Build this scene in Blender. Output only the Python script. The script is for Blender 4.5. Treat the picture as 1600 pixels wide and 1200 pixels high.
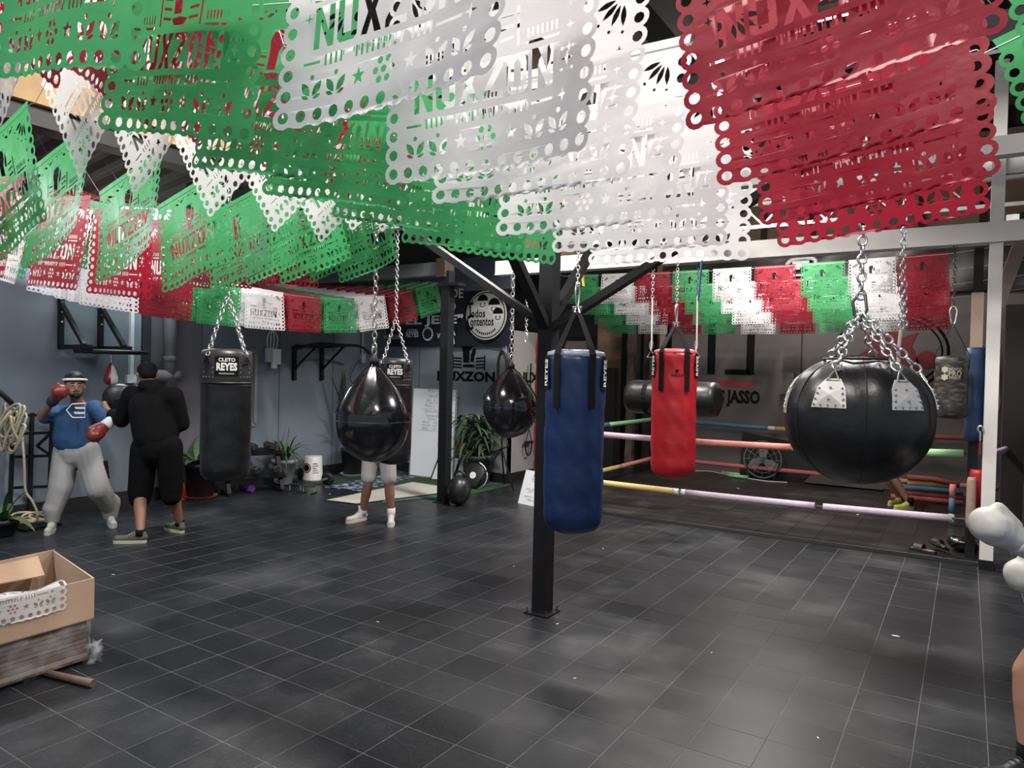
import bpy, bmesh, math, random
from mathutils import Vector, Matrix, Euler

# ------------------------------------------------------------------ camera, world, light, exposure
for o in list(bpy.data.objects): bpy.data.objects.remove(o)
SC = bpy.context.scene
COL = SC.collection
F, PITCH, ROLL, CAMH, YAW = 1108.0, 0.0165, 0.022, 1.70, math.radians(32.7)
CI, SI = math.cos(YAW), math.sin(YAW)
cd = bpy.data.cameras.new('camera'); cam = bpy.data.objects.new('camera', cd); COL.objects.link(cam)
cd.sensor_width = 36; cd.lens = F / 1600 * 36; cd.clip_start = 0.05; cd.clip_end = 200
cam.matrix_world = (Matrix.Translation((0, 0, CAMH)) @ Matrix.Rotation(YAW, 4, 'Z')
                    @ Matrix.Rotation(math.pi / 2 - PITCH, 4, 'X') @ Matrix.Rotation(ROLL, 4, 'Z'))
SC.camera = cam
w = bpy.data.worlds.new('world'); SC.world = w; w.use_nodes = True
bg = w.node_tree.nodes['Background']; bg.inputs[0].default_value = (0.72, 0.85, 1.0, 1); bg.inputs[1].default_value = 0.40
vs = SC.view_settings; vs.view_transform = 'Standard'; vs.look = 'None'; vs.exposure = 0.28; vs.gamma = 1.0
vs.use_curve_mapping = False

# ------------------------------------------------------------------ pixel -> place (directions only; distances come from floor or size)
def ray(u, v):
    x, y = u - 800, v - 600
    c, s = math.cos(ROLL), math.sin(ROLL)
    xx, yy = c * x + s * y, -s * x + c * y
    rx, rz = xx / F, -yy / F
    cp, sp = math.cos(PITCH), math.sin(PITCH)
    cx, cy, cz = rx, cp + sp * rz, -sp + cp * rz
    return Vector((CI * cx - SI * cy, SI * cx + CI * cy, cz)), cy
def G(u, v, z=0.0):
    r, _ = ray(u, v); t = (z - CAMH) / r.z
    return Vector((r.x * t, r.y * t, z))
def P(u, v, d):
    r, cy = ray(u, v); t = d / cy
    return Vector((r.x * t, r.y * t, CAMH + r.z * t))
def depth(p): return -SI * p.x + CI * p.y
def onX(u, v, X):
    r, _ = ray(u, v); t = X / r.x; return Vector((X, r.y * t, CAMH + r.z * t))
def onY(u, v, Y):
    r, _ = ray(u, v); t = Y / r.y; return Vector((r.x * t, Y, CAMH + r.z * t))

# ------------------------------------------------------------------ materials
MATS = {}
def nodes(m):
    m.use_nodes = True; nt = m.node_tree; return nt, nt.nodes, nt.links, nt.nodes['Principled BSDF']
def mat(name, col, rough=0.6, metal=0.0, noise=0.0, nscale=8.0, bump=0.0, bscale=30.0, emit=0.0, coat=0.0, spec=0.5, rvar=0.0):
    if name in MATS: return MATS[name]
    m = bpy.data.materials.new(name); nt, N, L, b = nodes(m)
    b.inputs['Base Color'].default_value = (*col, 1); b.inputs['Roughness'].default_value = rough
    b.inputs['Metallic'].default_value = metal; b.inputs['Specular IOR Level'].default_value = spec
    b.inputs['Coat Weight'].default_value = coat
    tc = N.new('ShaderNodeTexCoord')
    if noise or rvar:
        n = N.new('ShaderNodeTexNoise'); n.inputs['Scale'].default_value = nscale; n.inputs['Detail'].default_value = 5
        L.new(tc.outputs['Object'], n.inputs['Vector'])
        if noise:
            r = N.new('ShaderNodeMix'); r.data_type = 'RGBA'
            r.inputs['A'].default_value = (*[c * (1 - noise) for c in col], 1)
            r.inputs['B'].default_value = (*[min(1, c * (1 + noise) + noise * .01) for c in col], 1)
            L.new(n.outputs['Fac'], r.inputs['Factor']); L.new(r.outputs['Result'], b.inputs['Base Color'])
        if rvar:
            mp = N.new('ShaderNodeMapRange'); mp.inputs['To Min'].default_value = max(0, rough - rvar); mp.inputs['To Max'].default_value = min(1, rough + rvar)
            L.new(n.outputs['Fac'], mp.inputs['Value']); L.new(mp.outputs['Result'], b.inputs['Roughness'])
    if bump:
        n2 = N.new('ShaderNodeTexNoise'); n2.inputs['Scale'].default_value = bscale; n2.inputs['Detail'].default_value = 6
        L.new(tc.outputs['Object'], n2.inputs['Vector'])
        bp = N.new('ShaderNodeBump'); bp.inputs['Strength'].default_value = bump; bp.inputs['Distance'].default_value = 0.01
        L.new(n2.outputs['Fac'], bp.inputs['Height']); L.new(bp.outputs['Normal'], b.inputs['Normal'])
    if emit:
        b.inputs['Emission Color'].default_value = (*col, 1); b.inputs['Emission Strength'].default_value = emit
    MATS[name] = m; return m
def paper_mat(name, col, trans):
    m = bpy.data.materials.new(name); nt, N, L, b = nodes(m)
    b.inputs['Base Color'].default_value = (*col, 1); b.inputs['Roughness'].default_value = 0.42; b.inputs['Specular IOR Level'].default_value = 0.45
    tr = N.new('ShaderNodeBsdfTranslucent'); tr.inputs['Color'].default_value = (*trans, 1)
    mx = N.new('ShaderNodeMixShader'); mx.inputs[0].default_value = 0.45
    n = N.new('ShaderNodeTexNoise'); n.inputs['Scale'].default_value = 9; n.inputs['Detail'].default_value = 4
    tc = N.new('ShaderNodeTexCoord'); L.new(tc.outputs['Object'], n.inputs['Vector'])
    bp = N.new('ShaderNodeBump'); bp.inputs['Strength'].default_value = 0.25; bp.inputs['Distance'].default_value = 0.02
    L.new(n.outputs['Fac'], bp.inputs['Height']); L.new(bp.outputs['Normal'], b.inputs['Normal'])
    L.new(b.outputs[0], mx.inputs[1]); L.new(tr.outputs[0], mx.inputs[2]); L.new(mx.outputs[0], N['Material Output'].inputs[0])
    MATS[name] = m; return m
PAPER = {'green': paper_mat('green_plastic_sheet', (0.060, 0.33, 0.125), (0.085, 0.46, 0.17)),
         'red': paper_mat('red_plastic_sheet', (0.29, 0.012, 0.030), (0.42, 0.018, 0.045)),
         'white': paper_mat('white_plastic_sheet', (0.84, 0.83, 0.84), (0.86, 0.85, 0.86))}
black_steel = mat('black_painted_steel', (0.0065, 0.007, 0.0085), 0.55, 0.0, 0.3, 12, spec=.25)
grey_steel = mat('grey_painted_steel', (0.10, 0.11, 0.12), 0.5, 0, 0.2)
white_steel = mat('white_painted_steel', (0.66, 0.63, 0.60), 0.5, 0, 0.12, 5)
chrome = mat('galvanised_steel', (0.62, 0.62, 0.62), 0.28, 0.9, 0.2, 20)
dark_steel_chain = mat('rusty_chain_steel', (0.12, 0.08, 0.06), 0.5, 0.7)
wood_raw = mat('raw_timber', (0.42, 0.27, 0.13), 0.7, 0, 0.3, 6, 0.3, 20)
wood_dark = mat('dark_timber', (0.07, 0.035, 0.02), 0.7, 0, 0.3, 6)
black_rubber = mat('black_rubber', (0.007, 0.007, 0.0075), 0.5, 0, 0.2, 15)
black_cloth = mat('black_cloth', (0.005, 0.005, 0.0055), 0.85, 0, 0.2, 30, 0.25, 60, spec=.12)
black_leather = mat('black_leather', (0.0055, 0.0055, 0.0065), 0.38, 0, 0.2, 10, 0.35, 14, rvar=0.06)
white_paint = mat('white_print', (0.75, 0.74, 0.72), 0.6)
black_paint = mat('black_print', (0.004, 0.004, 0.0045), 0.7, spec=.15)
red_paint = mat('red_print', (0.30, 0.015, 0.02), 0.6)
cord_white = mat('white_cord', (0.62, 0.58, 0.52), 0.8)

# ------------------------------------------------------------------ mesh helpers
def obj(name, bm, m, parent=None, smooth=False, loc=None):
    me = bpy.data.meshes.new(name)
    if bm.faces: bmesh.ops.recalc_face_normals(bm, faces=bm.faces)
    bm.to_mesh(me); bm.free()
    if m: me.materials.append(m)
    if smooth:
        for p in me.polygons: p.use_smooth = len(p.vertices) <= 4
    o = bpy.data.objects.new(name, me); COL.objects.link(o)
    if parent: o.parent = parent
    if loc is not None: o.location = loc
    return o
def link(name, me, parent=None, loc=(0, 0, 0), rot=None):
    o = bpy.data.objects.new(name, me); COL.objects.link(o); o.parent = parent; o.location = loc
    if rot is not None: o.rotation_euler = rot
    return o
def thing(name, label, cat, loc=(0, 0, 0), rz=0.0, group=None):
    o = bpy.data.objects.new(name, None); COL.objects.link(o); o.location = loc; o.rotation_euler = (0, 0, rz)
    o.empty_display_size = 0.1
    return tag(o, label, cat, group)
def tag(o, label, cat, group=None):
    o['label'] = label; o['category'] = cat
    if group: o['group'] = group
    return o
def struct(o): o['kind'] = 'structure'; return o
def nb(): return bmesh.new()
def box(bm, c, s, rot=None, taper=None):
    r = bmesh.ops.create_cube(bm, size=1.0)
    M = Matrix.Translation(Vector(c))
    if rot is not None: M = M @ (rot.to_4x4() if not isinstance(rot, (tuple, list)) else Euler(rot).to_matrix().to_4x4())
    if taper:
        for v in r['verts']:
            if v.co.z > 0: v.co.x *= taper; v.co.y *= taper
    bmesh.ops.transform(bm, matrix=M @ Matrix.Diagonal((*s, 1)), verts=r['verts'])
    return r['verts']
def bbox(bm, a, b):
    a, b = Vector(a), Vector(b); box(bm, (a + b) / 2, [abs(x) for x in (b - a)])
def basis(d):
    d = d.normalized(); up = Vector((0, 0, 1)) if abs(d.z) < 0.95 else Vector((1, 0, 0))
    x = d.cross(up).normalized(); return x, x.cross(d).normalized()
def tube(bm, pts, r, seg=8, closed=False, cap=True):
    pts = [Vector(p) for p in pts]; n = len(pts); rings = []
    rr = r if isinstance(r, (list, tuple)) else [r] * n
    px = None
    for i, p in enumerate(pts):
        if closed: d = pts[(i + 1) % n] - pts[i - 1]
        else: d = pts[min(i + 1, n - 1)] - pts[max(i - 1, 0)]
        d.normalize()
        if px is None: x, y = basis(d); y = d.cross(x)
        else:
            x = px - d * px.dot(d)
            if x.length < 1e-5: x, y = basis(d)
            x.normalize(); y = d.cross(x)
        px = x
        rings.append([bm.verts.new(p + (x * math.cos(a) + y * math.sin(a)) * rr[i]) for a in [2 * math.pi * k / seg for k in range(seg)]])
    m = n if closed else n - 1
    for i in range(m):
        A, B = rings[i], rings[(i + 1) % n]
        for k in range(seg): bm.faces.new((A[k], A[(k + 1) % seg], B[(k + 1) % seg], B[k]))
    if cap and not closed:
        bm.faces.new(rings[0][::-1]); bm.faces.new(rings[-1])
def bar(bm, a, b, w, h=None, up=None):
    a, b = Vector(a), Vector(b); h = h or w; d = (b - a).normalized()
    x, y = basis(d)
    c = []
    for p in (a, b):
        c.append([bm.verts.new(p + x * sx * w / 2 + y * sy * h / 2) for sx, sy in ((-1, -1), (1, -1), (1, 1), (-1, 1))])
    for k in range(4): bm.faces.new((c[0][k], c[0][(k + 1) % 4], c[1][(k + 1) % 4], c[1][k]))
    bm.faces.new(c[0][::-1]); bm.faces.new(c[1])
def lathe(bm, prof, c=(0, 0, 0), seg=32, fn=None, capb=True, capt=True):
    c = Vector(c); rings = []
    for (r, z) in prof:
        ring = []
        for k in range(seg):
            a = 2 * math.pi * k / seg; rr = r + (fn(a, z) if fn else 0)
            ring.append(bm.verts.new(c + Vector((rr * math.cos(a), rr * math.sin(a), z))))
        rings.append(ring)
    for A, B in zip(rings, rings[1:]):
        for k in range(seg): bm.faces.new((A[k], A[(k + 1) % seg], B[(k + 1) % seg], B[k]))
    if capb: bm.faces.new(rings[0][::-1])
    if capt: bm.faces.new(rings[-1])
def ball(bm, c, r, sub=2, rot=None):
    q = bmesh.ops.create_icosphere(bm, subdivisions=sub, radius=1.0)
    s = r if isinstance(r, (tuple, list)) else (r, r, r)
    M = Matrix.Translation(Vector(c))
    if rot is not None: M = M @ Euler(rot).to_matrix().to_4x4()
    bmesh.ops.transform(bm, matrix=M @ Matrix.Diagonal((*s, 1)), verts=q['verts'])
def prism(bm, pts2, M, t):
    """closed 2-D outline (x, y) extruded by t along local z, placed by matrix M"""
    a = [bm.verts.new(M @ Vector((x, y, 0))) for x, y in pts2]; b = [bm.verts.new(M @ Vector((x, y, t))) for x, y in pts2]
    n = len(a)
    f1 = bm.faces.new(a[::-1]); f2 = bm.faces.new(b)
    for k in range(n): bm.faces.new((a[k], a[(k + 1) % n], b[(k + 1) % n], b[k]))
def capsule(bm, a, ra, b, rb, seg=10):
    a, b = Vector(a), Vector(b); d = b - a
    if d.length < 1e-4: ball(bm, a, ra); return
    n = d.normalized(); pts, rr = [], []
    for k in (-80, -55, -28): t = math.radians(k); pts.append(a + n * ra * math.sin(t)); rr.append(ra * math.cos(t))
    pts.append(a); rr.append(ra); pts.append((a + b) / 2); rr.append((ra + rb) / 2); pts.append(b); rr.append(rb)
    for k in (28, 55, 80): t = math.radians(k); pts.append(b + n * rb * math.sin(t)); rr.append(rb * math.cos(t))
    tube(bm, pts, rr, seg)
def bake(o, name, m, parent=None, smooth=True):
    """evaluate an object's modifiers into a fresh mesh object"""
    bpy.context.view_layer.update()
    dg = bpy.context.evaluated_depsgraph_get()
    me = bpy.data.meshes.new_from_object(o.evaluated_get(dg)); me.name = name
    bpy.data.objects.remove(o)
    me.materials.clear(); me.materials.append(m)
    if smooth:
        for p in me.polygons: p.use_smooth = True
    q = bpy.data.objects.new(name, me); COL.objects.link(q); q.parent = parent
    return q
def blob(name, bm, m, parent, voxel=0.012, smooth=5):
    """fuse overlapping closed shapes into ONE continuous surface"""
    o = obj(name + '_tmp', bm, m)
    r = o.modifiers.new('r', 'REMESH'); r.mode = 'VOXEL'; r.voxel_size = voxel
    if smooth:
        s = o.modifiers.new('s', 'SMOOTH'); s.factor = 0.5; s.iterations = smooth
    return bake(o, name, m, parent)
def arc(c, r, a0, a1, n): return [(c[0] + r * math.cos(a0 + (a1 - a0) * k / n), c[1] + r * math.sin(a0 + (a1 - a0) * k / n)) for k in range(n + 1)]
def text_mesh(s, height, width=None, bold=0.0, res=2, shear=0.0):
    """flat lettering as a mesh, centred on its origin, x right / y up"""
    c = bpy.data.curves.new('t', 'FONT'); c.body = s; c.size = 1; c.resolution_u = res; c.offset = bold; c.shear = shear
    c.extrude = 0.0
    o = bpy.data.objects.new('t', c); COL.objects.link(o); bpy.context.view_layer.update()
    me = bpy.data.meshes.new_from_object(o.evaluated_get(bpy.context.evaluated_depsgraph_get())); bpy.data.objects.remove(o)
    xs = [v.co.x for v in me.vertices]; ys = [v.co.y for v in me.vertices]
    sy = height / (max(ys) - min(ys)); sx = (width / (max(xs) - min(xs))) if width else sy
    cx, cy = (max(xs) + min(xs)) / 2, (max(ys) + min(ys)) / 2
    for v in me.vertices: v.co.x = (v.co.x - cx) * sx; v.co.y = (v.co.y - cy) * sy; v.co.z = 0
    return me
def put_mesh(name, me, m, M, parent=None):
    me.transform(M); me.materials.clear(); me.materials.append(m)
    o = bpy.data.objects.new(name, me); COL.objects.link(o); o.parent = parent; return o
def frame_M(origin, xdir, ydir):
    x = Vector(xdir).normalized(); z = x.cross(Vector(ydir)).normalized(); y = z.cross(x)
    return Matrix.Translation(Vector(origin)) @ Matrix((x, y, z)).transposed().to_4x4()
def text(s, height, M, m, parent=None, width=None, name='lettering', bold=0.0, shear=0.0):
    return put_mesh(name, text_mesh(s, height, width, bold, shear=shear), m, M, parent)
def wrap(me, r, a0, z0, out=0.002, fz=None):
    """bend flat lettering round a vertical cylinder of radius r (or r = fz(z)), centred at angle a0"""
    for v in me.vertices:
        z = z0 + v.co.y; R = (fz(z) if fz else r)
        a = a0 + v.co.x / R
        v.co = Vector(((R + out) * math.cos(a), (R + out) * math.sin(a), z))
LINK = {}
def link_mesh(L, wr, big=False):
    k = (round(L, 4), round(wr, 4))
    if k in LINK: return LINK[k]
    bm = nb(); h, w = L / 2 - wr, L * 0.30
    pts = [(w * math.cos(a), 0, (h - w) + w * math.sin(a)) for a in [math.pi * t / 4 for t in range(5)]] + \
          [(w * math.cos(a), 0, -(h - w) + w * math.sin(a)) for a in [math.pi + math.pi * t / 4 for t in range(5)]]
    tube(bm, pts, wr, 6 if big else 5, closed=True)
    bmesh.ops.recalc_face_normals(bm, faces=bm.faces)
    me = bpy.data.meshes.new('chain_link'); bm.to_mesh(me); bm.free()
    for p in me.polygons: p.use_smooth = True
    LINK[k] = me; return me
def chain_mats(a, b, L, wr):
    a, b = Vector(a), Vector(b); d = b - a; step = L - 2.6 * wr; n = max(1, int(round(d.length / step)))
    q = Vector((0, 0, 1)).rotation_difference(d.normalized()).to_matrix().to_4x4()
    for k in range(n):
        yield Matrix.Translation(a + d * ((k + 0.5) / n)) @ q @ Matrix.Rotation(math.pi / 2 * (k % 2) + 0.4, 4, 'Z')
def chain(name, segs, L, wr, m, parent):
    me0 = link_mesh(L, wr); bm = nb()
    for a, b in segs:
        for M in chain_mats(a, b, L, wr):
            t = bmesh.new(); t.from_mesh(me0); bmesh.ops.transform(t, matrix=M, verts=t.verts)
            tmp = bpy.data.meshes.new('x'); t.to_mesh(tmp); t.free(); bm.from_mesh(tmp); bpy.data.meshes.remove(tmp)
    return obj(name, bm, m, parent, True)
def catmull(pts, n=6):
    pts = [Vector(p) for p in pts]; out = []
    q = [pts[0] * 2 - pts[1]] + pts + [pts[-1] * 2 - pts[-2]]
    for i in range(1, len(q) - 2):
        for k in range(n):
            t = k / n; a, b, c, d = q[i - 1], q[i], q[i + 1], q[i + 2]
            out.append(0.5 * ((2 * b) + (c - a) * t + (2 * a - 5 * b + 4 * c - d) * t * t + (3 * b - a - 3 * c + d) * t ** 3))
    out.append(pts[-1]); return out
# ------------------------------------------------------------------ floor of single tiles
TILE = 0.2916; TX, TY = -2.79, 2.574
RX0, RX1, RY0, RY1 = -4.70, 0.12, 7.90, 12.10          # the ring
WL, WB, WS, WR = -8.55, 9.12, -5.92, 12.45            # left wall X, back wall Y, side wall X, ring back wall Y
def floor_mat(name, base, dust):
    m = bpy.data.materials.new(name); nt, N, L, b = nodes(m)
    tc = N.new('ShaderNodeNewGeometry')
    def noise(sc, det, rough=0.6):
        n = N.new('ShaderNodeTexNoise'); n.inputs['Scale'].default_value = sc; n.inputs['Detail'].default_value = det; n.inputs['Roughness'].default_value = rough
        L.new(tc.outputs['Position'], n.inputs['Vector']); return n
    def ramp(src, a, b_):
        r = N.new('ShaderNodeMapRange'); r.inputs['From Min'].default_value = a; r.inputs['From Max'].default_value = b_
        L.new(src, r.inputs['Value']); return r.outputs['Result']
    def mul(a, k):
        q = N.new('ShaderNodeMath'); q.operation = 'MULTIPLY'; L.new(a, q.inputs[0])
        if isinstance(k, float): q.inputs[1].default_value = k
        else: L.new(k, q.inputs[1])
        return q.outputs[0]
    def add(a, c):
        q = N.new('ShaderNodeMath'); q.operation = 'ADD'; q.use_clamp = True; L.new(a, q.inputs[0]); L.new(c, q.inputs[1]); return q.outputs[0]
    big = ramp(noise(0.9, 3).outputs['Fac'], 0.50, 0.72)
    mid = ramp(noise(5, 6).outputs['Fac'], 0.5, 0.8)
    fine = ramp(noise(70, 5, 0.85).outputs['Fac'], 0.54, 0.74)
    mp = N.new('ShaderNodeMapping'); mp.inputs['Scale'].default_value = (3, 60, 1); mp.inputs['Rotation'].default_value = (0, 0, 0.3)
    L.new(tc.outputs['Position'], mp.inputs['Vector'])
    sc = N.new('ShaderNodeTexNoise'); sc.inputs['Scale'].default_value = 3; sc.inputs['Detail'].default_value = 4; L.new(mp.outputs[0], sc.inputs['Vector'])
    scr = ramp(sc.outputs['Fac'], 0.60, 0.74)
    # one shade per tile
    sn = N.new('ShaderNodeVectorMath'); sn.operation = 'SNAP'; sn.inputs[1].default_value = (TILE, TILE, 9)
    of = N.new('ShaderNodeVectorMath'); of.operation = 'ADD'; of.inputs[1].default_value = (-TX, -TY, 4); L.new(tc.outputs['Position'], of.inputs[0]); L.new(of.outputs[0], sn.inputs[0])
    wn = N.new('ShaderNodeTexWhiteNoise'); L.new(sn.outputs[0], wn.inputs['Vector'])
    d = add(add(mul(big, 0.35), mul(mul(mid, 0.35), big)), add(mul(fine, 0.50), mul(scr, 0.30)))
    d = add(d, mul(ramp(noise(30, 8, 0.85).outputs['Fac'], 0.56, 0.68), 0.34))
    d = add(d, mul(wn.outputs['Value'], 0.09))
    mx = N.new('ShaderNodeMix'); mx.data_type = 'RGBA'; mx.inputs['A'].default_value = (*base, 1); mx.inputs['B'].default_value = (*dust, 1)
    L.new(d, mx.inputs['Factor']); L.new(mx.outputs['Result'], b.inputs['Base Color'])
    rr = N.new('ShaderNodeMapRange'); rr.inputs['To Min'].default_value = 0.34; rr.inputs['To Max'].default_value = 0.64
    L.new(d, rr.inputs['Value']); L.new(rr.outputs['Result'], b.inputs['Roughness'])
    bp = N.new('ShaderNodeBump'); bp.inputs['Strength'].default_value = 0.12; bp.inputs['Distance'].default_value = 0.004
    L.new(noise(35, 5).outputs['Fac'], bp.inputs['Height']); L.new(bp.outputs['Normal'], b.inputs['Normal'])
    b.inputs['Specular IOR Level'].default_value = 0.38
    return m
tile_m = floor_mat('black_vinyl_tile', (0.0075, 0.009, 0.012), (0.090, 0.092, 0.097))
ring_m = floor_mat('ring_vinyl_tile', (0.011, 0.010, 0.010), (0.09, 0.08, 0.078))
grout = mat('dusty_joint', (0.105, 0.10, 0.097), 0.9, 0, 0.85, 3)
bm = nb(); bbox(bm, (WL, -3.0, -0.08), (4.5, 13.5, -0.0012)); floor = struct(obj('floor', bm, grout))
def tile_bm(bm, x0, y0, x1, y1, z, g=0.0014, c=0.0014):
    x0 += g; y0 += g; x1 -= g; y1 -= g
    a = [bm.verts.new((x, y, z - 0.0018)) for x, y in ((x0, y0), (x1, y0), (x1, y1), (x0, y1))]
    t = [bm.verts.new((x, y, z)) for x, y in ((x0 + c, y0 + c), (x1 - c, y0 + c), (x1 - c, y1 - c), (x0 + c, y1 - c))]
    bm.faces.new(t)
    for k in range(4): bm.faces.new((a[k], a[(k + 1) % 4], t[(k + 1) % 4], t[k]))
def pxsize(x, y):
    d = -SI * x + CI * y
    if d < 1.5: return None
    u = 800 + F * (CI * x + SI * y) / d; v = 582 + F * CAMH / d
    if u < -80 or u > 1690 or v > 1290: return None
    return F * F * TILE * TILE * CAMH / d ** 3
cells = []
for i in range(-22, 26):
    for j in range(-20, 40):
        x0, y0 = TX + i * TILE, TY + j * TILE
        if x0 < WL - TILE or x0 > 4.4 or y0 < -2.9 or y0 > 13.3: continue
        if x0 > RX0 - .2 and x0 + TILE < RX1 + .25 and y0 > RY0 - 0.1 and y0 < RY1: continue
        s = pxsize(x0 + TILE / 2, y0 + TILE / 2); cells.append((s or 0, x0, y0))
cells.sort(key=lambda c: -c[0])
tb = nb(); tile_bm(tb, 0, 0, TILE, TILE, 0); tme = bpy.data.meshes.new('tile'); bmesh.ops.recalc_face_normals(tb, faces=tb.faces); tb.to_mesh(tme); tb.free(); tme.materials.append(tile_m)
rnd = random.Random(3)
for s, x, y in cells[:300]:
    link('tile', tme, floor, (x, y, rnd.uniform(-0.0003, 0.0003)))
bm = nb()
for s, x, y in cells[300:]: tile_bm(bm, x, y, x + TILE, y + TILE, rnd.uniform(-0.0003, 0.0003))
o = obj('distant_tiles', bm, tile_m, floor); o['kind'] = 'stuff'
# ring platform: a low raised deck with its own tiles and a dark joint in front
bm = nb(); bbox(bm, (RX0 - .12, RY0 - .02, 0.0), (RX1 + .1, RY1 + .25, 0.022)); ringf = struct(obj('floor_ring', bm, mat('ring_edge', (0.012, 0.011, 0.011), 0.6)))
bm = nb()
y = RY0 - .01
ii = 0
x = RX0 - .11
while x < RX1 + .05:
    x1 = min(x + TILE, RX1 + .09); yy = RY0
    while yy < RY1 + .2:
        y1 = min(yy + TILE * 2, RY1 + .24); tile_bm(bm, x, yy, x1, y1, 0.0262, 0.0012); yy = y1
    x = x1
    if x >= RX1 + .085: break
o = obj('ring_tiles', bm, ring_m, ringf); o['kind'] = 'stuff'
bm = nb(); bbox(bm, (RX0 - .12, RY0 - .075, 0.001), (RX1 + .1, RY0 - .055, 0.012)); bbox(bm, (RX0 - .12, RY0 - .04, 0.001), (RX1 + .1, RY0 - .03, 0.018))
obj('edge_strip', bm, mat('edge_rubber', (0.006, 0.006, 0.006), 0.7), ringf)

# ------------------------------------------------------------------ walls
def wall_mat(name, a, b_, sc=1.2, bump=.08):
    m = bpy.data.materials.new(name); nt, N, L, b = nodes(m); tc = N.new('ShaderNodeNewGeometry')
    n = N.new('ShaderNodeTexNoise'); n.inputs['Scale'].default_value = sc; n.inputs['Detail'].default_value = 8; L.new(tc.outputs['Position'], n.inputs['Vector'])
    mx = N.new('ShaderNodeMix'); mx.data_type = 'RGBA'; mx.inputs['A'].default_value = (*a, 1); mx.inputs['B'].default_value = (*b_, 1)
    mr = N.new('ShaderNodeMapRange'); mr.inputs['From Min'].default_value = .3; mr.inputs['From Max'].default_value = .7; L.new(n.outputs['Fac'], mr.inputs['Value'])
    L.new(mr.outputs[0], mx.inputs['Factor']); L.new(mx.outputs['Result'], b.inputs['Base Color']); b.inputs['Roughness'].default_value = .62
    n2 = N.new('ShaderNodeTexNoise'); n2.inputs['Scale'].default_value = 40; L.new(tc.outputs['Position'], n2.inputs['Vector'])
    bp = N.new('ShaderNodeBump'); bp.inputs['Strength'].default_value = bump; bp.inputs['Distance'].default_value = .01
    L.new(n2.outputs['Fac'], bp.inputs['Height']); L.new(bp.outputs['Normal'], b.inputs['Normal']); MATS[name] = m; return m
blue_wall = wall_mat('blue_grey_paint', (0.135, 0.165, 0.205), (0.165, 0.195, 0.235))
mauve_wall = wall_mat('mauve_grey_paint', (0.135, 0.125, 0.145), (0.16, 0.15, 0.17))
back_wall_m = wall_mat('steel_blue_paint', (0.17, 0.205, 0.245), (0.20, 0.235, 0.275))
side_wall_m = wall_mat('warm_grey_paint', (0.25, 0.235, 0.24), (0.29, 0.27, 0.27))
dark_wall = wall_mat('charcoal_paint', (0.085, 0.075, 0.072), (0.13, 0.115, 0.108), .8)
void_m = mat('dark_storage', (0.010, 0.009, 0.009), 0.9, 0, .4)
bm = nb(); bbox(bm, (WL - .15, -3.0, 0), (WL, WB + .15, 3.25)); wall_left = struct(obj('wall_left', bm, blue_wall))
# mauve bay in the left wall with pilaster strips
def wallY(u, v): return onX(u, v, WL).y
ya, yb = wallY(234, 560), wallY(312, 600)
bm = nb(); bbox(bm, (WL - .01, ya, 0.12), (WL + .02, yb, 3.2)); obj('wall_bay', bm, mauve_wall, wall_left)
y0, y1 = wallY(219, 560), wallY(231, 560)
bm = nb(); bbox(bm, (WL - .01, y0, 0.0), (WL + .05, y1, 3.2)); obj('pilaster', bm, mat('dark_slate_paint', (0.035, 0.042, 0.052), .6), wall_left)
y0 = wallY(207, 560)
bm = nb(); bbox(bm, (WL - .01, y0, 1.0), (WL + .03, wallY(218, 560), 3.2)); obj('trim_strip', bm, mat('pale_blue_strip', (0.26, 0.30, 0.35), .5), wall_left)
p = onX(204, 600, WL); bm = nb(); bbox(bm, (WL, y0 - .05, 1.55), (WL + .05, y0 - .01, 3.0)); bbox(bm, (WL, y0 - .09, 1.47), (WL + .06, y0 + .02, 1.57))
tag(obj('white_conduit', bm, mat('white_plastic', (0.80, 0.82, 0.84), .4)), 'slim white vertical cable duct on the left wall above the hooded man', 'duct')
bm = nb(); bbox(bm, (WL - .01, -3, 0), (WL + .025, WB, .16)); struct(obj('baseboard_left', bm, mat('black_skirting', (0.012, 0.012, 0.013), .5)))
# panel seams on left wall
for k, u in enumerate((436, 520)):
    yy = wallY(u, 600); bm = nb(); bbox(bm, (WL - .01, yy - .006, .16), (WL + .004, yy + .006, 3.1)); obj('panel_joint', bm, mat('joint_dark', (0.06, 0.075, 0.09), .7), wall_left)
bm = nb(); bbox(bm, (WL - .15, WB, 0), (WS + .0, WB + .12, 3.9)); wall_back = struct(obj('wall_back', bm, back_wall_m))
for u in (655,):
    xx = onY(u, 600, WB).x; bm = nb(); bbox(bm, (xx - .006, WB - .004, .1), (xx + .006, WB + .01, 3.2)); obj('panel_joint', bm, MATS['joint_dark'], wall_back)
bm = nb(); bbox(bm, (WL, WB - .025, 0), (WS, WB, .14)); struct(obj('baseboard_back', bm, MATS['black_skirting']))
bm = nb(); bbox(bm, (WS - .12, WB, 0), (WS, WB + 1.35, 2.35)); wall_side = struct(obj('wall_side', bm, side_wall_m))
bm = nb(); bbox(bm, (WS, WB + .0, 0), (WS + .025, WB + 1.35, .14)); struct(obj('baseboard_side', bm, MATS['black_skirting']))
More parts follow.
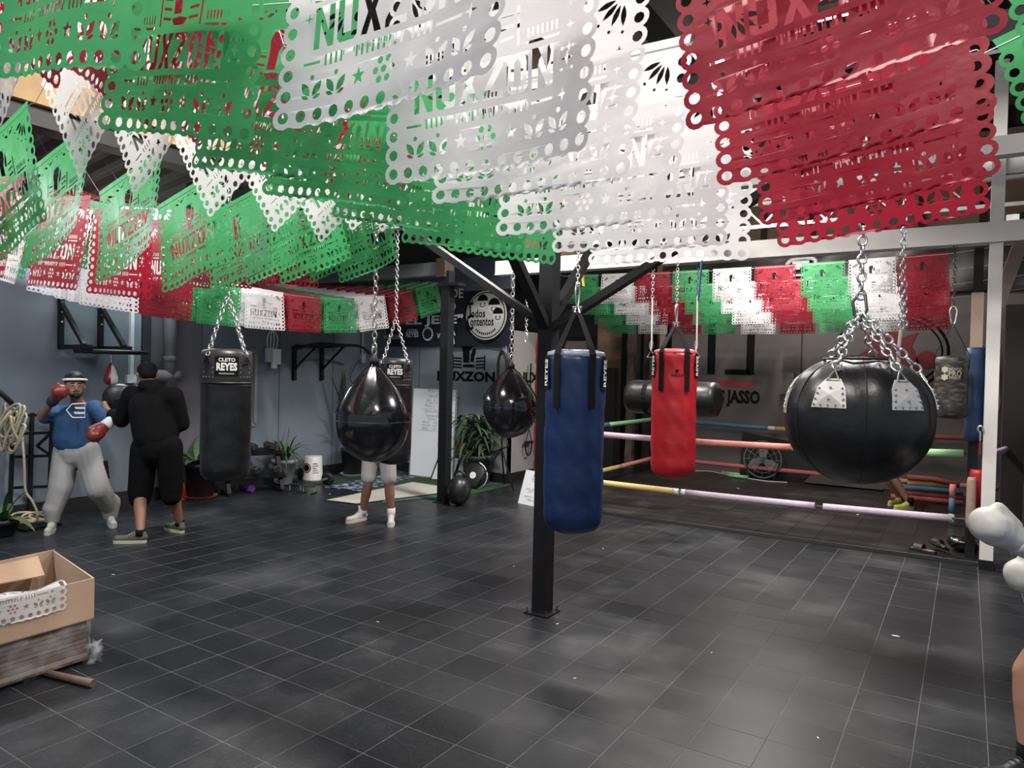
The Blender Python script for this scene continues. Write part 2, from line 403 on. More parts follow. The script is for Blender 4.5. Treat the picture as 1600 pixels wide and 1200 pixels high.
# ring back wall, storage behind, right side
bm = nb(); bbox(bm, (-4.55, WR, 0), (1.6, WR + .15, 3.35)); wall_ring = struct(obj('wall_ring', bm, dark_wall))
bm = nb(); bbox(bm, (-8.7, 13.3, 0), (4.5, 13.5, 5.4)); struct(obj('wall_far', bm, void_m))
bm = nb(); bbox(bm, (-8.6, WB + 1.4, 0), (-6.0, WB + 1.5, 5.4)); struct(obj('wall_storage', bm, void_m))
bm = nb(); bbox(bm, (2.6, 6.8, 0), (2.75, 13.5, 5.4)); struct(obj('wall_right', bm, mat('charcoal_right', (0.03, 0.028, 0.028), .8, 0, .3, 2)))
# ceiling: high roof over the hall, low lean-to roof over the left bay
roof_m = mat('dark_roof_sheet', (0.030, 0.024, 0.024), .7, 0, .4, 3)
bm = nb()
x = -5.65
while x < 4.6:      # corrugations
    bm_pts = [(x, 5.42), (x + .06, 5.46), (x + .12, 5.46), (x + .18, 5.42), (x + .24, 5.42)]
    for (xa, za), (xb, zb) in zip(bm_pts, bm_pts[1:]):
        vs_ = [bm.verts.new(q) for q in ((xa, -3, za), (xb, -3, zb), (xb, 13.5, zb), (xa, 13.5, za))]; bm.faces.new(vs_)
    x += .24
struct(obj('ceiling', bm, roof_m))
bm = nb(); y = -3
while y < WB + 1.4:
    q = [(y, 0), (y + .06, .03), (y + .12, .03), (y + .18, 0), (y + .24, 0)]
    for (ya_, za), (yb_, zb) in zip(q, q[1:]):
        vs_ = [bm.verts.new(r) for r in ((WL - .15, ya_, 3.22 + za), (WL - .15, yb_, 3.22 + zb), (-5.6, yb_, 3.62 + zb), (-5.6, ya_, 3.62 + za))]; bm.faces.new(vs_)
    y += .24
struct(obj('ceiling_low', bm, roof_m))
bm = nb(); bbox(bm, (-5.7, -3, 3.72), (-5.62, 11.0, 5.45)); cler = struct(obj('wall_clerestory', bm, mat('beige_panel', (0.60, 0.53, 0.48), .7, 0, .12, 1)))
nt = 0
def trim(a, b, m, child=None):
    global nt
    nt += 1; bm = nb(); bbox(bm, a, b); return struct(obj('trim_%d' % nt, bm, m))
trim((-5.6, -3, 3.50), (-5.50, 11, 3.72), wood_raw)
trim((-5.75, -3, 3.36), (-5.55, 11, 3.50), mat('black_beam', (0.012, 0.012, 0.012), .6))
for yy in (0.4, 2.6, 5.0): trim((WL, yy, 3.14), (-5.6, yy + .09, 3.24), MATS['black_beam'])
trim((-1.60, -1, 3.62), (-1.44, 7.9, 3.84), black_steel)
trim((-5.6, 4.75, 4.02), (2.4, 4.93, 4.22), wood_dark)
for yy in (1.2, 2.9, 6.7, 8.6, 10.5): trim((-5.6, yy, 5.18), (4.4, yy + .12, 5.40), wood_dark)
trim((-5.6, 5.9, 4.02), (2.4, 6.05, 4.2), white_steel)
for s in range(3): trim((-4.0 + s * 2.4, 2.0, 4.9), (-3.88 + s * 2.4, 13.2, 5.15), wood_raw)
# ------------------------------------------------------------------ lamps of the hall, some of them added out of view
lamp_m = mat('lamp_tube', (1.0, 0.97, 0.93), .4, emit=9.0)
def tube_lamp(x, y, z, along, power, label, L=1.2, col=(1, .95, .90)):
    t = thing('tube_lamp', label, 'lamp', (x, y, z), math.pi / 2 if along == 'Y' else 0, 'ceiling tube lamps')
    bm = nb(); box(bm, (0, 0, .05), (L, .12, .05)); obj('housing', bm, white_steel, t)
    for s in (-1, 1):
        bm = nb(); tube(bm, [(-L / 2 + .03, s * .03, 0), (L / 2 - .03, s * .03, 0)], .016, 8); obj('tube', bm, lamp_m, t)
    for s in (-1, 1):
        bm = nb(); bar(bm, (s * L * .4, 0, .07), (s * L * .4, 0, .07 + (5.36 - z if x > -5.6 else 3.22 + (x + 8.6) * .133 - z - .04)), .008); obj('hanger', bm, black_steel, t)
    l = bpy.data.lights.new('tube_light', 'AREA'); l.shape = 'RECTANGLE'; l.size = L; l.size_y = .14; l.energy = power; l.color = col
    o = bpy.data.objects.new('tube_light', l); COL.objects.link(o); o.parent = t; o.location = (0, 0, -.03)
tube_lamp(-3.6, 3.0, 4.35, 'X', 165, 'tube lamp above the paper sheets between the hanging bags')
tube_lamp(-0.4, 1.2, 4.35, 'X', 105, 'tube lamp high above the red and white paper sheets')
tube_lamp(-0.6, 5.6, 4.35, 'X', 170, 'tube lamp high over the floor in front of the ring')
tube_lamp(-3.7, 6.6, 4.45, 'X', 170, 'tube lamp high over the floor near the red bag')
tube_lamp(-7.7, 4.2, 3.10, 'Y', 60, 'added tube lamp hidden under the low roof to light the left wall', col=(.85, .93, 1))  # added lamp, kept hidden behind the papers, washes the left wall
tube_lamp(-6.0, 1.2, 3.10, 'Y', 80, 'tube lamp under the low roof near the viewer', col=(.85, .93, 1))
tube_lamp(-1.9, -.7, 4.35, 'X', 95, 'added unseen fill lamp above and behind the viewer on the left')  # added behind the camera to brighten the near sheets from the front
tube_lamp(1.2, -.9, 4.35, 'X', 60, 'added unseen fill lamp above and behind the viewer on the right')  # second added lamp out of view, weaker frontal fill
q = P(1205, 285, 9.0); tube_lamp(q.x, q.y, q.z, 'Y', 200, 'bright tube lamp in view over the boxing ring', 1.1)
# ------------------------------------------------------------------ cut-paper sheets (holes are real cuts)
PW, PH, PU = 13, 11, 0.0405          # scallops across, down, metres per scallop
def star(cx, cy, r, n=5, q=.42, ph=0):
    return [(cx + (r if k % 2 == 0 else r * q) * math.sin(math.pi * k / n + ph), cy - (r if k % 2 == 0 else r * q) * math.cos(math.pi * k / n + ph)) for k in range(2 * n)]
def circ(cx, cy, r, n=9, ry=None): return [(cx + r * math.cos(2 * math.pi * k / n), cy + (ry or r) * math.sin(2 * math.pi * k / n)) for k in range(n)]
def leaf(x, y, L, wd, a, n=4):
    c, s = math.cos(a), math.sin(a); up = [(L * k / n, wd * math.sin(math.pi * k / n)) for k in range(n + 1)]
    pts = up + [(px, -py) for px, py in up[-2:0:-1]]
    return [(x + px * c - py * s, y + px * s + py * c) for px, py in pts]
def rect(x0, y0, x1, y1): return [(x0, y0), (x1, y0), (x1, y1), (x0, y1)]
def letters(x0, y0, x1, y1):
    g = (x1 - x0) / 6; out = []
    def T(k, poly): out.append([(x0 + g * (k + .08 + .84 * a), y0 + (y1 - y0) * b) for a, b in poly])
    Np = [(0, 1), (0, 0), (.28, 0), (.72, .62), (.72, 0), (1, 0), (1, 1), (.72, 1), (.28, .38), (.28, 1)]
    T(0, Np); T(5, Np)
    T(1, [(0, 0), (.3, 0), (.3, .8), (.7, .8), (.7, 0), (1, 0), (1, .9), (.86, 1), (.14, 1), (0, .9)])
    T(2, [(0, 0), (.32, 0), (.5, .33), (.68, 0), (1, 0), (.68, .5), (1, 1), (.68, 1), (.5, .67), (.32, 1), (0, 1), (.32, .5)])
    T(3, [(0, 0), (1, 0), (1, .2), (.36, .82), (1, .82), (1, 1), (0, 1), (0, .82), (.64, .18), (0, .18)])
    O_ = [(.46, 0), (.2, 0), (0, .15), (0, .85), (.2, 1), (.46, 1), (.46, .83), (.34, .76), (.34, .24), (.46, .17)]; T(4, O_); T(4, [(1 - a, b) for a, b in O_])
    return out
def sheet_loops():
    R, h = .56, math.sqrt(.56 ** 2 - .25); cus = math.asin(h / R); outer = []
    W, H = PW - 1, PH - 1
    # down the left side, along the bottom, up the right side (y grows downwards)
    def bump(cx, cy, a0, a1, n=5):
        for k in range(n + 1):
            a = a0 + (a1 - a0) * k / n; outer.append((cx + R * math.cos(a), cy + R * math.sin(a)))
    outer.append((-.45, -.55))
    for k in range(1, H): bump(0, k, -math.pi / 2 - .46, -math.pi * 1.5 + .46)
    bump(0, H, -math.pi * .5 - .46, -math.pi * 2 + .46, 8)
    for k in range(1, W): bump(k, H, math.pi - .46, .46)
    bump(W, H, math.pi - .46, -math.pi / 2 + .46, 8)
    for k in range(H - 1, 0, -1): bump(W, k, math.pi / 2 - .46, -math.pi / 2 + .46)
    outer.append((W + .45, -.55))
    holes = []
    for k in range(1, H + 1): holes += [circ(0, k, .29), circ(W, k, .29)]
    for k in range(1, W): holes.append(circ(k, H, .29))
    # row of tulips, stars and a flower
    def tulip(cx, cy, s=1.0):
        return [leaf(cx - .08 * s, cy + .38 * s, .85 * s, .2 * s, math.radians(-128)), leaf(cx + .08 * s, cy + .38 * s, .85 * s, .2 * s, math.radians(-52)),
                leaf(cx - .12 * s, cy + .5 * s, .5 * s, .1 * s, math.radians(-160)), leaf(cx + .12 * s, cy + .5 * s, .5 * s, .1 * s, math.radians(-20)), circ(cx, cy - .48 * s, .13 * s, 7)]
    y = 8.75
    for cx in (1.5, 3.0, 9.0, 10.5): holes += tulip(cx, y)
    holes += [star(4.45, y, .42), star(7.55, y, .42), circ(6, y, .17, 7)]
    holes += [circ(6 + .48 * math.cos(a), y + .48 * math.sin(a), .17, 7) for a in [math.pi * k / 3 for k in range(6)]]
    # small caption strokes, word, emblem
    x = 2.2
    rr = random.Random(5)
    while x < 8.6:
        if rr.random() < .86: holes.append(rect(x, 7.35, x + .13, 7.85))
        if rr.random() < .5: holes.append(rect(x + .17, 7.38, x + .24, 7.6))
        x += .33
    holes += [rect(8.8, 7.55, 10.2, 7.68), star(10.7, 7.6, .34, 4, .3), rect(.9, 7.55, 1.9, 7.68)]
    holes += letters(1.3, 5.1, 10.2, 7.0)
    holes += [star(10.9, 6.0, .36, 4, .3), circ(10.6, 5.5, .1, 6), circ(11.2, 5.5, .1, 6), circ(10.6, 6.5, .1, 6), circ(11.2, 6.5, .1, 6)]
    for x0, x1 in ((1.3, 3.5), (8.5, 10.4)):
        holes.append(rect(x0, 4.68, x1, 4.82)); x = x0 + .05
        while x < x1 - .2: holes.append(rect(x, 4.05, x + .12, 4.5)); x += .27
    holes += [rect(3.9, 2.9, 4.05, 4.75), rect(7.95, 2.9, 8.1, 4.75)]
    for k in range(3):
        yy = 3.15 + .52 * k; holes += [[(4.25, yy), (5.1, yy + .1), (5.1, yy + .24), (4.25, yy + .16)], [(7.75, yy), (6.9, yy + .1), (6.9, yy + .24), (7.75, yy + .16)]]
    holes += [[(5.35, 4.1), (5.3, 2.9), (5.15, 2.3), (5.4, 1.75), (6.0, 1.6), (6.4, 1.9), (6.35, 2.6), (6.1, 3.0), (6.1, 4.1)], [(6.45, 3.3), (6.4, 2.8), (6.7, 2.2), (6.85, 2.6), (6.8, 3.1), (6.7, 3.4)],
              [(5.2, 4.35), (6.0, 4.25), (6.8, 4.35), (6.5, 4.7), (5.5, 4.7)]]
    # corner sprays and a vine along the top
    for sx, x0 in ((1, .9), (-1, 11.1)):
        for a in (18, 42, 66, 90):
            t = math.radians(a); holes.append(leaf(x0 + sx * .5 * math.cos(t), .6 + .5 * math.sin(t), 1.15, .16, t if sx > 0 else math.pi - t))
            holes.append(circ(x0 + sx * 1.95 * math.cos(t), .6 + 1.95 * math.sin(t), .1, 6))
        for k in range(3): holes.append(star(x0 + sx * .1, 3.5 + k * .0 + k * 1.0, .26, 4, .3))
    for k in range(6):
        cx = 3.6 + k * .95
        if abs(cx - 6) > .5: holes.append(leaf(cx - .3, .7 + .12 * (k % 2), .7, .13, math.radians(-20 if k % 2 else 20)))
        holes.append(circ(cx + .45, .45, .1, 6))
    return outer, holes
def build_sheet_flat():
    outer, holes = sheet_loops()
    cu = bpy.data.curves.new('s', 'CURVE'); cu.dimensions = '2D'; cu.fill_mode = 'BOTH'
    for loop in [outer] + holes:
        sp = cu.splines.new('POLY'); sp.points.add(len(loop) - 1)
        for q, (x, y) in zip(sp.points, loop): q.co = ((x - (PW - 1) / 2) * PU, -y * PU, 0, 1)
        sp.use_cyclic_u = True
    o = bpy.data.objects.new('s', cu); COL.objects.link(o); bpy.context.view_layer.update()
    me = bpy.data.meshes.new_from_object(o.evaluated_get(bpy.context.evaluated_depsgraph_get())); bpy.data.objects.remove(o)
    bm = nb(); bm.from_mesh(me); bpy.data.meshes.remove(me)
    W2, Hh = PW / 2 * PU, PH * PU
    for k in range(1, 14):
        x = -W2 + 2 * W2 * k / 14
        bmesh.ops.bisect_plane(bm, geom=bm.verts[:] + bm.edges[:] + bm.faces[:], plane_co=(x, 0, 0), plane_no=(1, 0, 0))
    for k in range(1, 10):
        bmesh.ops.bisect_plane(bm, geom=bm.verts[:] + bm.edges[:] + bm.faces[:], plane_co=(0, -Hh * k / 10, 0), plane_no=(0, 1, 0))
    me = bpy.data.meshes.new('sheet'); bm.to_mesh(me); bm.free(); return me
flat = build_sheet_flat()
SHEETS = []
for k in range(7):
    rr = random.Random(40 + k); me = flat.copy(); me.name = 'paper_sheet'
    f1, f2, p1, p2 = rr.uniform(5, 9), rr.uniform(10, 16), rr.uniform(0, 6), rr.uniform(0, 6); bend = rr.uniform(-.03, .03); cl, cr = rr.choice((0, .05, .1, -.04)), rr.choice((0, .06, -.05, .03))
    for v in me.vertices:
        x, y = v.co.x, v.co.y; t = -y / (PH * PU); xn = x / (PW * PU / 2)
        out = t * (.016 * math.sin(f1 * x * 1.2 + p1) + .004 * math.sin(f2 * x + p2 + 2 * t)) + bend * t * t
        out += cl * max(0, -xn - .35) ** 2 * t + cr * max(0, xn - .35) ** 2 * t + .004 * math.sin(4 * t + 3 * xn + p2) * t
        v.co = Vector((x, -out, y))
    me.materials.append(PAPER['white'])
    for pl in me.polygons: pl.use_smooth = True
    SHEETS.append(me)
H_SHEET = (PH - .5) * PU; W_SHEET = PW * PU
prnd = random.Random(11)
garland_n = 0
def garland(label, tops, cols, group, ends=None, lean=0.10):
    """tops: list of (TL, TR) points of the sheets along one cord; cols: colours"""
    t = thing('paper_garland', label, 'garland', (0, 0, 0), 0, group)
    pts = []
    for TL, TR in tops: pts += [TL, TR]
    if ends: pts = ([ends[0]] if ends[0] is not None else []) + pts + ([ends[1]] if ends[1] is not None else [])
    bm = nb(); tube(bm, pts, 0.0016, 4); obj('cord', bm, cord_white, t)
    for (TL, TR), c in zip(tops, cols):
        me = SHEETS[prnd.randrange(len(SHEETS))]
        o = bpy.data.objects.new('paper_sheet', me); COL.objects.link(o); o.parent = t
        x = (TR - TL).normalized(); z0 = Vector((0, 0, 1)); y = z0.cross(x).normalized(); z = x.cross(y)
        a = prnd.uniform(-lean, lean); R = Matrix((x, y, z)).transposed().to_4x4() @ Matrix.Rotation(a, 4, 'X')
        o.matrix_basis = Matrix.Translation((TL + TR) / 2 + Vector((0, 0, 0.0))) @ R
        o.material_slots[0].link = 'OBJECT'; o.material_slots[0].material = PAPER[c]
    return t
ZB = [(-6.3, 2.75), (-5.7, 2.50), (-5.1, 2.32), (-4.55, 2.20), (-4.0, 2.12), (-3.45, 2.06), (-2.86, 2.20), (-2.83, 2.20), (-2.29, 2.58), (-2.26, 2.62), (-1.72, 2.28), (-1.69, 2.2), (-1.15, 2.115), (-.58, 2.10), (0, 2.17), (.56, 2.36), (.59, 2.40), (1.13, 2.75), (1.6, 3.1)]
def zb(x):
    for (a, za), (b, zb_) in zip(ZB, ZB[1:]):
        if x <= b: return za + (zb_ - za) * (x - a) / (b - a)
    return ZB[-1][1]
HZ_ = 3.12
ORD = ['first', 'second', 'third', 'fourth', 'fifth', 'sixth', 'seventh', 'eighth', 'ninth', 'tenth', 'eleventh', 'twelfth']
SEQ = {0: 'green', 1: 'white', 2: 'red'}
rows = [(.66, .09), (.92, .03), (1.17, 0), (1.38, -.01), (1.66, -.035), (1.95, -.04), (2.22, -.04)]
for k, (Y, dz) in enumerate(rows):
    for part in ('left', 'right'):
        rng = range(-7, -1) if part == 'left' else range(-1, 5)
        if part == 'left' and Y < 1.0: rng = range(-5, -1)
        tops, cols = [], []
        jit = prnd.uniform(-.012, .012)
        for c in rng:
            xl = -1.69 + .57 * c + jit * (part == 'right') + {1: .025, 2: .012}.get(c, 0); xr = xl + .54
            h = H_SHEET + (.13 if k == 0 and c >= 1 else 0) + (.34 if k == 2 and c >= 2 else ({3: .09, 4: .06, 5: .035, 6: .02}.get(k, .09) if c == 2 else 0))
            if k < 2 and c >= 2: continue
            yo = .05 if part == 'left' else 0
            tops.append((Vector((xl, Y + yo + prnd.uniform(-.012, .012), zb(xl) + dz + h)), Vector((xr, Y + yo + prnd.uniform(-.012, .012), zb(xr) + dz + h)))); cols.append(SEQ[c % 3])
        e = (Vector((-6.2 if Y > 1 else -5.6, Y, 3.52)), Vector((-2.28, Y, zb(-2.28) + dz + H_SHEET + .02))) if part == 'left' else (Vector((-2.28, Y, zb(-2.28) + dz + H_SHEET + .02)), Vector((2.2, Y, 3.9)))
        lab = ('%s string back from the viewer of large green, white and red cut-paper sheets overhead' % ORD[k].capitalize()) if part == 'right' else \
              ('%s string back of cut-paper sheets in the left bay, left of the roof beam' % ORD[k].capitalize())
        garland(lab, tops, cols, 'large paper garlands overhead near the viewer' if part == 'right' else 'paper garlands over the left bay', e, .04 if part == 'right' else .08)
for k, Y in enumerate((2.43, 2.65, 2.88, 3.10)):
    tops, cols = [], []
    for c in range(-7, -1):
        xl = -1.69 + .57 * c; xr = xl + .54; dz = .05 + .03 * k
        tops.append((Vector((xl, Y, zb(xl) + dz + H_SHEET)), Vector((xr, Y + prnd.uniform(-.02, .02), zb(xr) + dz + H_SHEET)))); cols.append(SEQ[c % 3])
    garland('%s string back of cut-paper sheets in the left bay, left of the roof beam' % ORD[k + 7].capitalize(), tops, cols, 'paper garlands over the left bay', (Vector((-6.2, Y, 3.52)), Vector((-2.5, Y, HZ_ + .13))))
# strings along the left wall
FZ = [(2.2, 2.95), (3.2, 2.66), (4.5, 2.56), (5.5, 2.55), (6.5, 2.57), (7.2, 2.68), (7.8, 2.84), (8.4, 3.02), (9, 3.1)]
def fz(y):
    for (a, za), (b, zb_) in zip(FZ, FZ[1:]):
        if y <= b: return za + (zb_ - za) * (y - a) / (b - a)
    return FZ[-1][1]
for s in range(10):
    X = -6.75 - .145 * s; tops, cols = [], []
    off = -.04 * s
    for k in range(10):
        ya = 8.42 + off - .57 * (k + 1); yb2 = ya + .54
        if ya < 3.1: break
        tops.append((Vector((X, yb2, fz(yb2) + .026 * s)), Vector((X, ya, fz(ya) + .026 * s)))[::-1]); cols.append(['green', 'red', 'white'][k % 3])
    tops = tops[::-1]; cols = cols[::-1]
    garland('%s string of small cut-paper sheets hung along the left wall, counted towards the wall' % ORD[s].capitalize(), tops, cols, 'paper garlands along the left wall', (Vector((X, 2.1, 3.24 + (X + 8.6) * .133)), Vector((X, 9.1, 3.12))), .06)
# strings over the ring
for k, (Y, zt) in enumerate(((9.8, 3.17), (10.3, 3.04), (10.8, 2.92), (11.3, 2.80))):
    tops, cols = [], []
    for c in range(-4, 6):
        xl = -3.03 + .57 * c + prnd.uniform(-.02, .02); xr = xl + .54
        if xl < -5.6 or xr > .25: continue
        sag = lambda x: .05 * ((x + 2.6) / 2.8) ** 2
        tops.append((Vector((xl, Y, zt + sag(xl))), Vector((xr, Y, zt + sag(xr))))); cols.append(['white', 'red', 'green'][c % 3])
    garland('%s string of cut-paper sheets across the boxing ring, counted from the front' % ORD[k].capitalize(), tops, cols, 'paper garlands over the boxing ring', (Vector((-5.6, Y, zt + .1)), Vector((.9, Y, zt + .16))), .05)
# ------------------------------------------------------------------ steel frame: columns, beams
t = thing('steel_column', 'black square steel column with four slanted braces beside the blue bag', 'column', G(847, 957))
cx, cy = t.location.x, t.location.y
bm = nb(); bbox(bm, (-.055, -.055, .012), (.055, .055, 3.12)); obj('shaft', bm, black_steel, t)
bm = nb(); box(bm, (0, 0, .006), (.19, .19, .012)); obj('base_plate', bm, black_steel, t)
for sx in (-1, 1):
    for sy in (-1, 1):
        bm = nb(); lathe(bm, [(.012, .012), (.012, .022), (.006, .022), (.006, .045)], (sx * .078, sy * .078, 0), 6); obj('bolt', bm, dark_steel_chain, t)
for dx, dy, s, L, z0 in ((1, 0, .55, 1.75, 2.03), (-1, 0, .62, 1.75, 2.05), (0, -1, 1.0, 1.0, 2.03), (0, 1, .95, 1.05, 2.1)):
    bm = nb(); bar(bm, (dx * .05, dy * .05, z0), (dx * (.05 + L), dy * (.05 + L), z0 + s * L), .075, .05); obj('brace', bm, black_steel, t)
t = thing('steel_column', 'dark steel column standing between the tall whiteboard and the plant', 'column', G(693, 785))
bm = nb(); bbox(bm, (-.062, -.062, .01), (.062, .062, 2.98)); obj('shaft', bm, black_steel, t)
bm = nb(); box(bm, (0, 0, .005), (.2, .2, .01)); obj('base_plate', bm, black_steel, t)
bm = nb(); box(bm, (.06, 0, 2.80), (.34, .16, .035)); obj('cap_plate', bm, black_steel, t)
c2 = t.location.copy()
bm = nb(); bbox(bm, (c2.x - .12, c2.y - .1, 2.9), (c2.x + .02, c2.y + .1, 3.14)); obj('bracket', bm, mat('rust_brown', (0.045, 0.025, 0.02), .7), None)
bpy.data.objects['bracket'].parent = t; bpy.data.objects['bracket'].location = -c2
trim((WL, c2.y - .06, 2.93), (c2.x, c2.y + .06, 3.10), grey_steel)
# hanging beams the bags are chained to
HZ = 3.12
trim((-5.6, 3.56, HZ), (1.5, 3.66, HZ + .12), black_steel)
trim((-5.75, 5.36, HZ), (1.6, 5.46, HZ + .12), white_steel)
trim((cx - .05, -.5, HZ + .12), (cx + .05, 7.9, HZ + .26), black_steel)
# white ring portal
t = thing('white_post', 'white steel post with black foot at the right corner of the ring', 'post', G(1540, 889))
px_, py_ = t.location.x, t.location.y
bm = nb(); bbox(bm, (-.052, -.052, .09), (.052, .052, 4.6)); obj('shaft', bm, white_steel, t)
bm = nb(); bbox(bm, (-.056, -.056, 0), (.056, .056, .09)); obj('foot', bm, black_steel, t)
t = thing('white_beam', 'long white steel beam across the front of the boxing ring', 'beam', (0, 0, 2.98))
bm = nb(); bbox(bm, (-5.25, py_ - .075, 0), (2.4, py_ + .075, .17)); obj('web', bm, white_steel, t)
bm = nb(); bbox(bm, (-5.25, py_ - .09, -.014), (2.4, py_ + .09, 0)); obj('flange', bm, white_steel, t)
t = thing('white_beam', 'upper white steel beam above the ring front beam', 'beam', (0, 0, 3.6))
bm = nb(); bbox(bm, (-5.3, py_ + .06, 0), (2.4, py_ + .2, .15)); obj('web', bm, white_steel, t)
bm = nb(); bbox(bm, (-5.3, py_ + .04, -.05), (2.4, py_ + .1, -.02)); obj('rail', bm, white_steel, t)
trim((px_ - .06, py_ + .1, 4.3), (2.4, py_ + .3, 4.42), wood_dark)
# slim white lattice truss behind the beams
t = thing('lattice_truss', 'slim white lattice truss in front of the tan upper wall over the ring', 'truss', (0, 9.3, 3.62))
bm = nb(); bar(bm, (-5.2, 0, .42), (.7, 0, .42), .05); obj('top_chord', bm, white_steel, t)
bm = nb(); bar(bm, (-5.2, 0, 0), (.7, 0, 0), .04); obj('bottom_chord', bm, white_steel, t)
for k in range(8):
    x0 = -5.2 + k * .74
    bm = nb(); tube(bm, [(x0, 0, 0.02), (x0 + .37, 0, .40), (x0 + .74, 0, .02)], .011, 5); obj('lattice_rod', bm, white_steel, t)
bm = nb(); bbox(bm, (.62, -.06, -.5), (.76, .06, .6)); obj('end_post', bm, white_steel, t)
# tan upper wall with rusty studs, dark sheet below it
bm = nb(); bbox(bm, (-4.9, WR + .1, 3.3), (2.6, WR + .22, 5.4)); up = struct(obj('wall_upper', bm, mat('tan_rough_board', (0.32, 0.235, 0.17), .9, 0, .45, 3, .6, 7)))
for k in range(8):
    x = -4.6 + k * .78; bm = nb(); bbox(bm, (x, WR + .04, 3.3), (x + .09, WR + .12, 5.3)); obj('stud', bm, mat('rust_stud', (0.07, 0.03, 0.022), .8), up)
bm = nb()
n = 44; vv = []
for i in range(n + 1):
    x = -4.7 + i * 5.6 / n; row = []
    for j in range(9):
        z = 3.98 - j * .118 - (.05 * math.sin(i * .6) if j == 0 else 0)
        row.append(bm.verts.new((x, WR - .14 + .035 * math.sin(x * 5 + j * .7) + .03 * math.sin(x * 2.3 - j * .5), z)))
    vv.append(row)
for i in range(n):
    for j in range(8): bm.faces.new((vv[i][j], vv[i + 1][j], vv[i + 1][j + 1], vv[i][j + 1]))
tag(obj('dark_tarpaulin', bm, mat('black_plastic_sheet', (0.022, 0.020, 0.020), .38, 0, .2, 4), None, True), 'black plastic tarpaulin stretched along the top of the ring wall', 'tarpaulin')
# ------------------------------------------------------------------ wall paintings
Mw = lambda u, v: frame_M(onY(u, v, WR - .004), (1, 0, 0), (0, 0, 1))
tj = thing('wall_emblem', 'black angular letters over a red bar and a name painted on the ring wall', 'painting', onY(1140, 600, WR - .004))
L0 = tj.location
def wrect(parent, org, Y, u0, v0, u1, v1, m, name):
    a, b = onY(u0, v0, Y), onY(u1, v1, Y); bm = nb(); bbox(bm, (a.x - org.x, -.003, a.z - org.z), (b.x - org.x, .003, b.z - org.z)); return obj(name, bm, m, parent)
wrect(tj, L0, WR, 1108, 470, 1117, 585, black_paint, 'letter_stroke')
wrect(tj, L0, WR, 1169, 470, 1178, 586, black_paint, 'letter_stroke')
wrect(tj, L0, WR, 1133, 577, 1172, 586, black_paint, 'letter_stroke')
wrect(tj, L0, WR, 1070, 594, 1177, 605, red_paint, 'bar')
a, b = onY(1072, 622, WR - .006), onY(1188, 622, WR - .006)
text('S JASSO', .30, Matrix.Translation(Vector((onY(1155, 623, WR).x - L0.x, -.006, onY(1155, 623, WR).z - L0.z))) @ Matrix.Rotation(math.pi / 2, 4, 'X'), black_paint, tj, width=onY(1188, 622, WR).x - onY(1124, 622, WR).x, bold=.045)
# red drawn figure with a halo ring
fg = thing('wall_mural', 'dark red round mural painted on the ring wall behind the big black ball', 'painting', onY(1390, 550, WR - .004))
c = fg.location; bm = nb(); tube(bm, [(.78 * math.cos(a), 0, .62 * math.sin(a)) for a in [2 * math.pi * k / 40 for k in range(40)]], .02, 4, closed=True); obj('outer_line', bm, black_paint, fg)
bm = nb(); tube(bm, [(.70 * math.cos(a), 0, .55 * math.sin(a)) for a in [2 * math.pi * k / 40 for k in range(40)]], .012, 4, closed=True); obj('inner_line', bm, black_paint, fg)
dk_red = mat('dull_red_print', (0.16, 0.012, 0.016), .7)
bm = nb(); prism(bm, [(-.5, -.4), (-.25, -.5), (.0, -.45), (.3, -.5), (.42, -.2), (.3, .1), (.38, .3), (.15, .22), (.05, .4), (-.1, .22), (-.3, .33), (-.3, .05), (-.5, -.1)], Matrix.Rotation(math.pi / 2, 4, 'X'), .006); obj('figure', bm, dk_red, fg)
bm = nb(); prism(bm, circ(.5, -.12, .14, 14), Matrix.Rotation(math.pi / 2, 4, 'X'), .006); obj('dot', bm, dk_red, fg)
# pilaster with grey box on the ring wall
x0, x1 = onY(1224, 600, WR).x, onY(1252, 600, WR).x
bm = nb(); bbox(bm, (x0, WR - .09, .02), (x1, WR, 3.3)); obj('pilaster', bm, dark_wall, wall_ring)
a = onY(1236, 600, WR - .15); bm = nb(); bbox(bm, (x0 - .02, WR - .2, onY(1236, 616, WR).z), (x1 - .08, WR - .09, onY(1236, 583, WR).z))
tag(obj('junction_box', bm, mat('grey_box', (0.13, 0.12, 0.115), .6)), 'grey electrical box on the ring wall pilaster left of the big ball', 'box')
# back wall emblem + word
lo = thing('wall_emblem', 'black boxing glove emblem and word painted on the blue-grey back wall', 'painting', onY(727, 588, WB - .004))
A = lo.location; k_ = (onY(770, 588, WB).x - onY(680, 588, WB).x)
text('NUXZON', .165, Matrix.Rotation(math.pi / 2, 4, 'X'), black_paint, lo, width=k_, bold=.045)
def glove_emblem(parent, s, M, m):
    R = M @ Matrix.Rotation(math.pi / 2, 4, 'X') @ Matrix.Diagonal((s, s, s, 1))
    def pr(name, pts): bm = nb(); prism(bm, pts, R, .004 / s); obj(name, bm, m, parent)
    pr('glove', [(-.35, 0), (-.38, .55), (-.5, .95), (-.35, 1.25), (.0, 1.32), (.25, 1.15), (.22, .8), (.05, .62), (.05, 0)]); pr('thumb', [(.12, .05), (.14, .42), (.3, .75), (.45, .72), (.45, .5), (.36, .3), (.36, .05)])
    for y in (-.28, -.12, .06, .22):
        pr('rope_line', [(-1.0, y), (-.45, y - .04), (-.45, y + .04), (-1.0, y + .07)]); pr('rope_line', [(1.0, y), (.48, y - .04), (.48, y + .04), (1.0, y + .07)])
    pr('canvas', [(-.42, -.25), (.42, -.25), (.3, -.1), (-.3, -.1)])
    for x in (-1.06, 1.0): pr('ring_post', [(x, -.4), (x + .07, -.4), (x + .07, .38), (x, .38)])
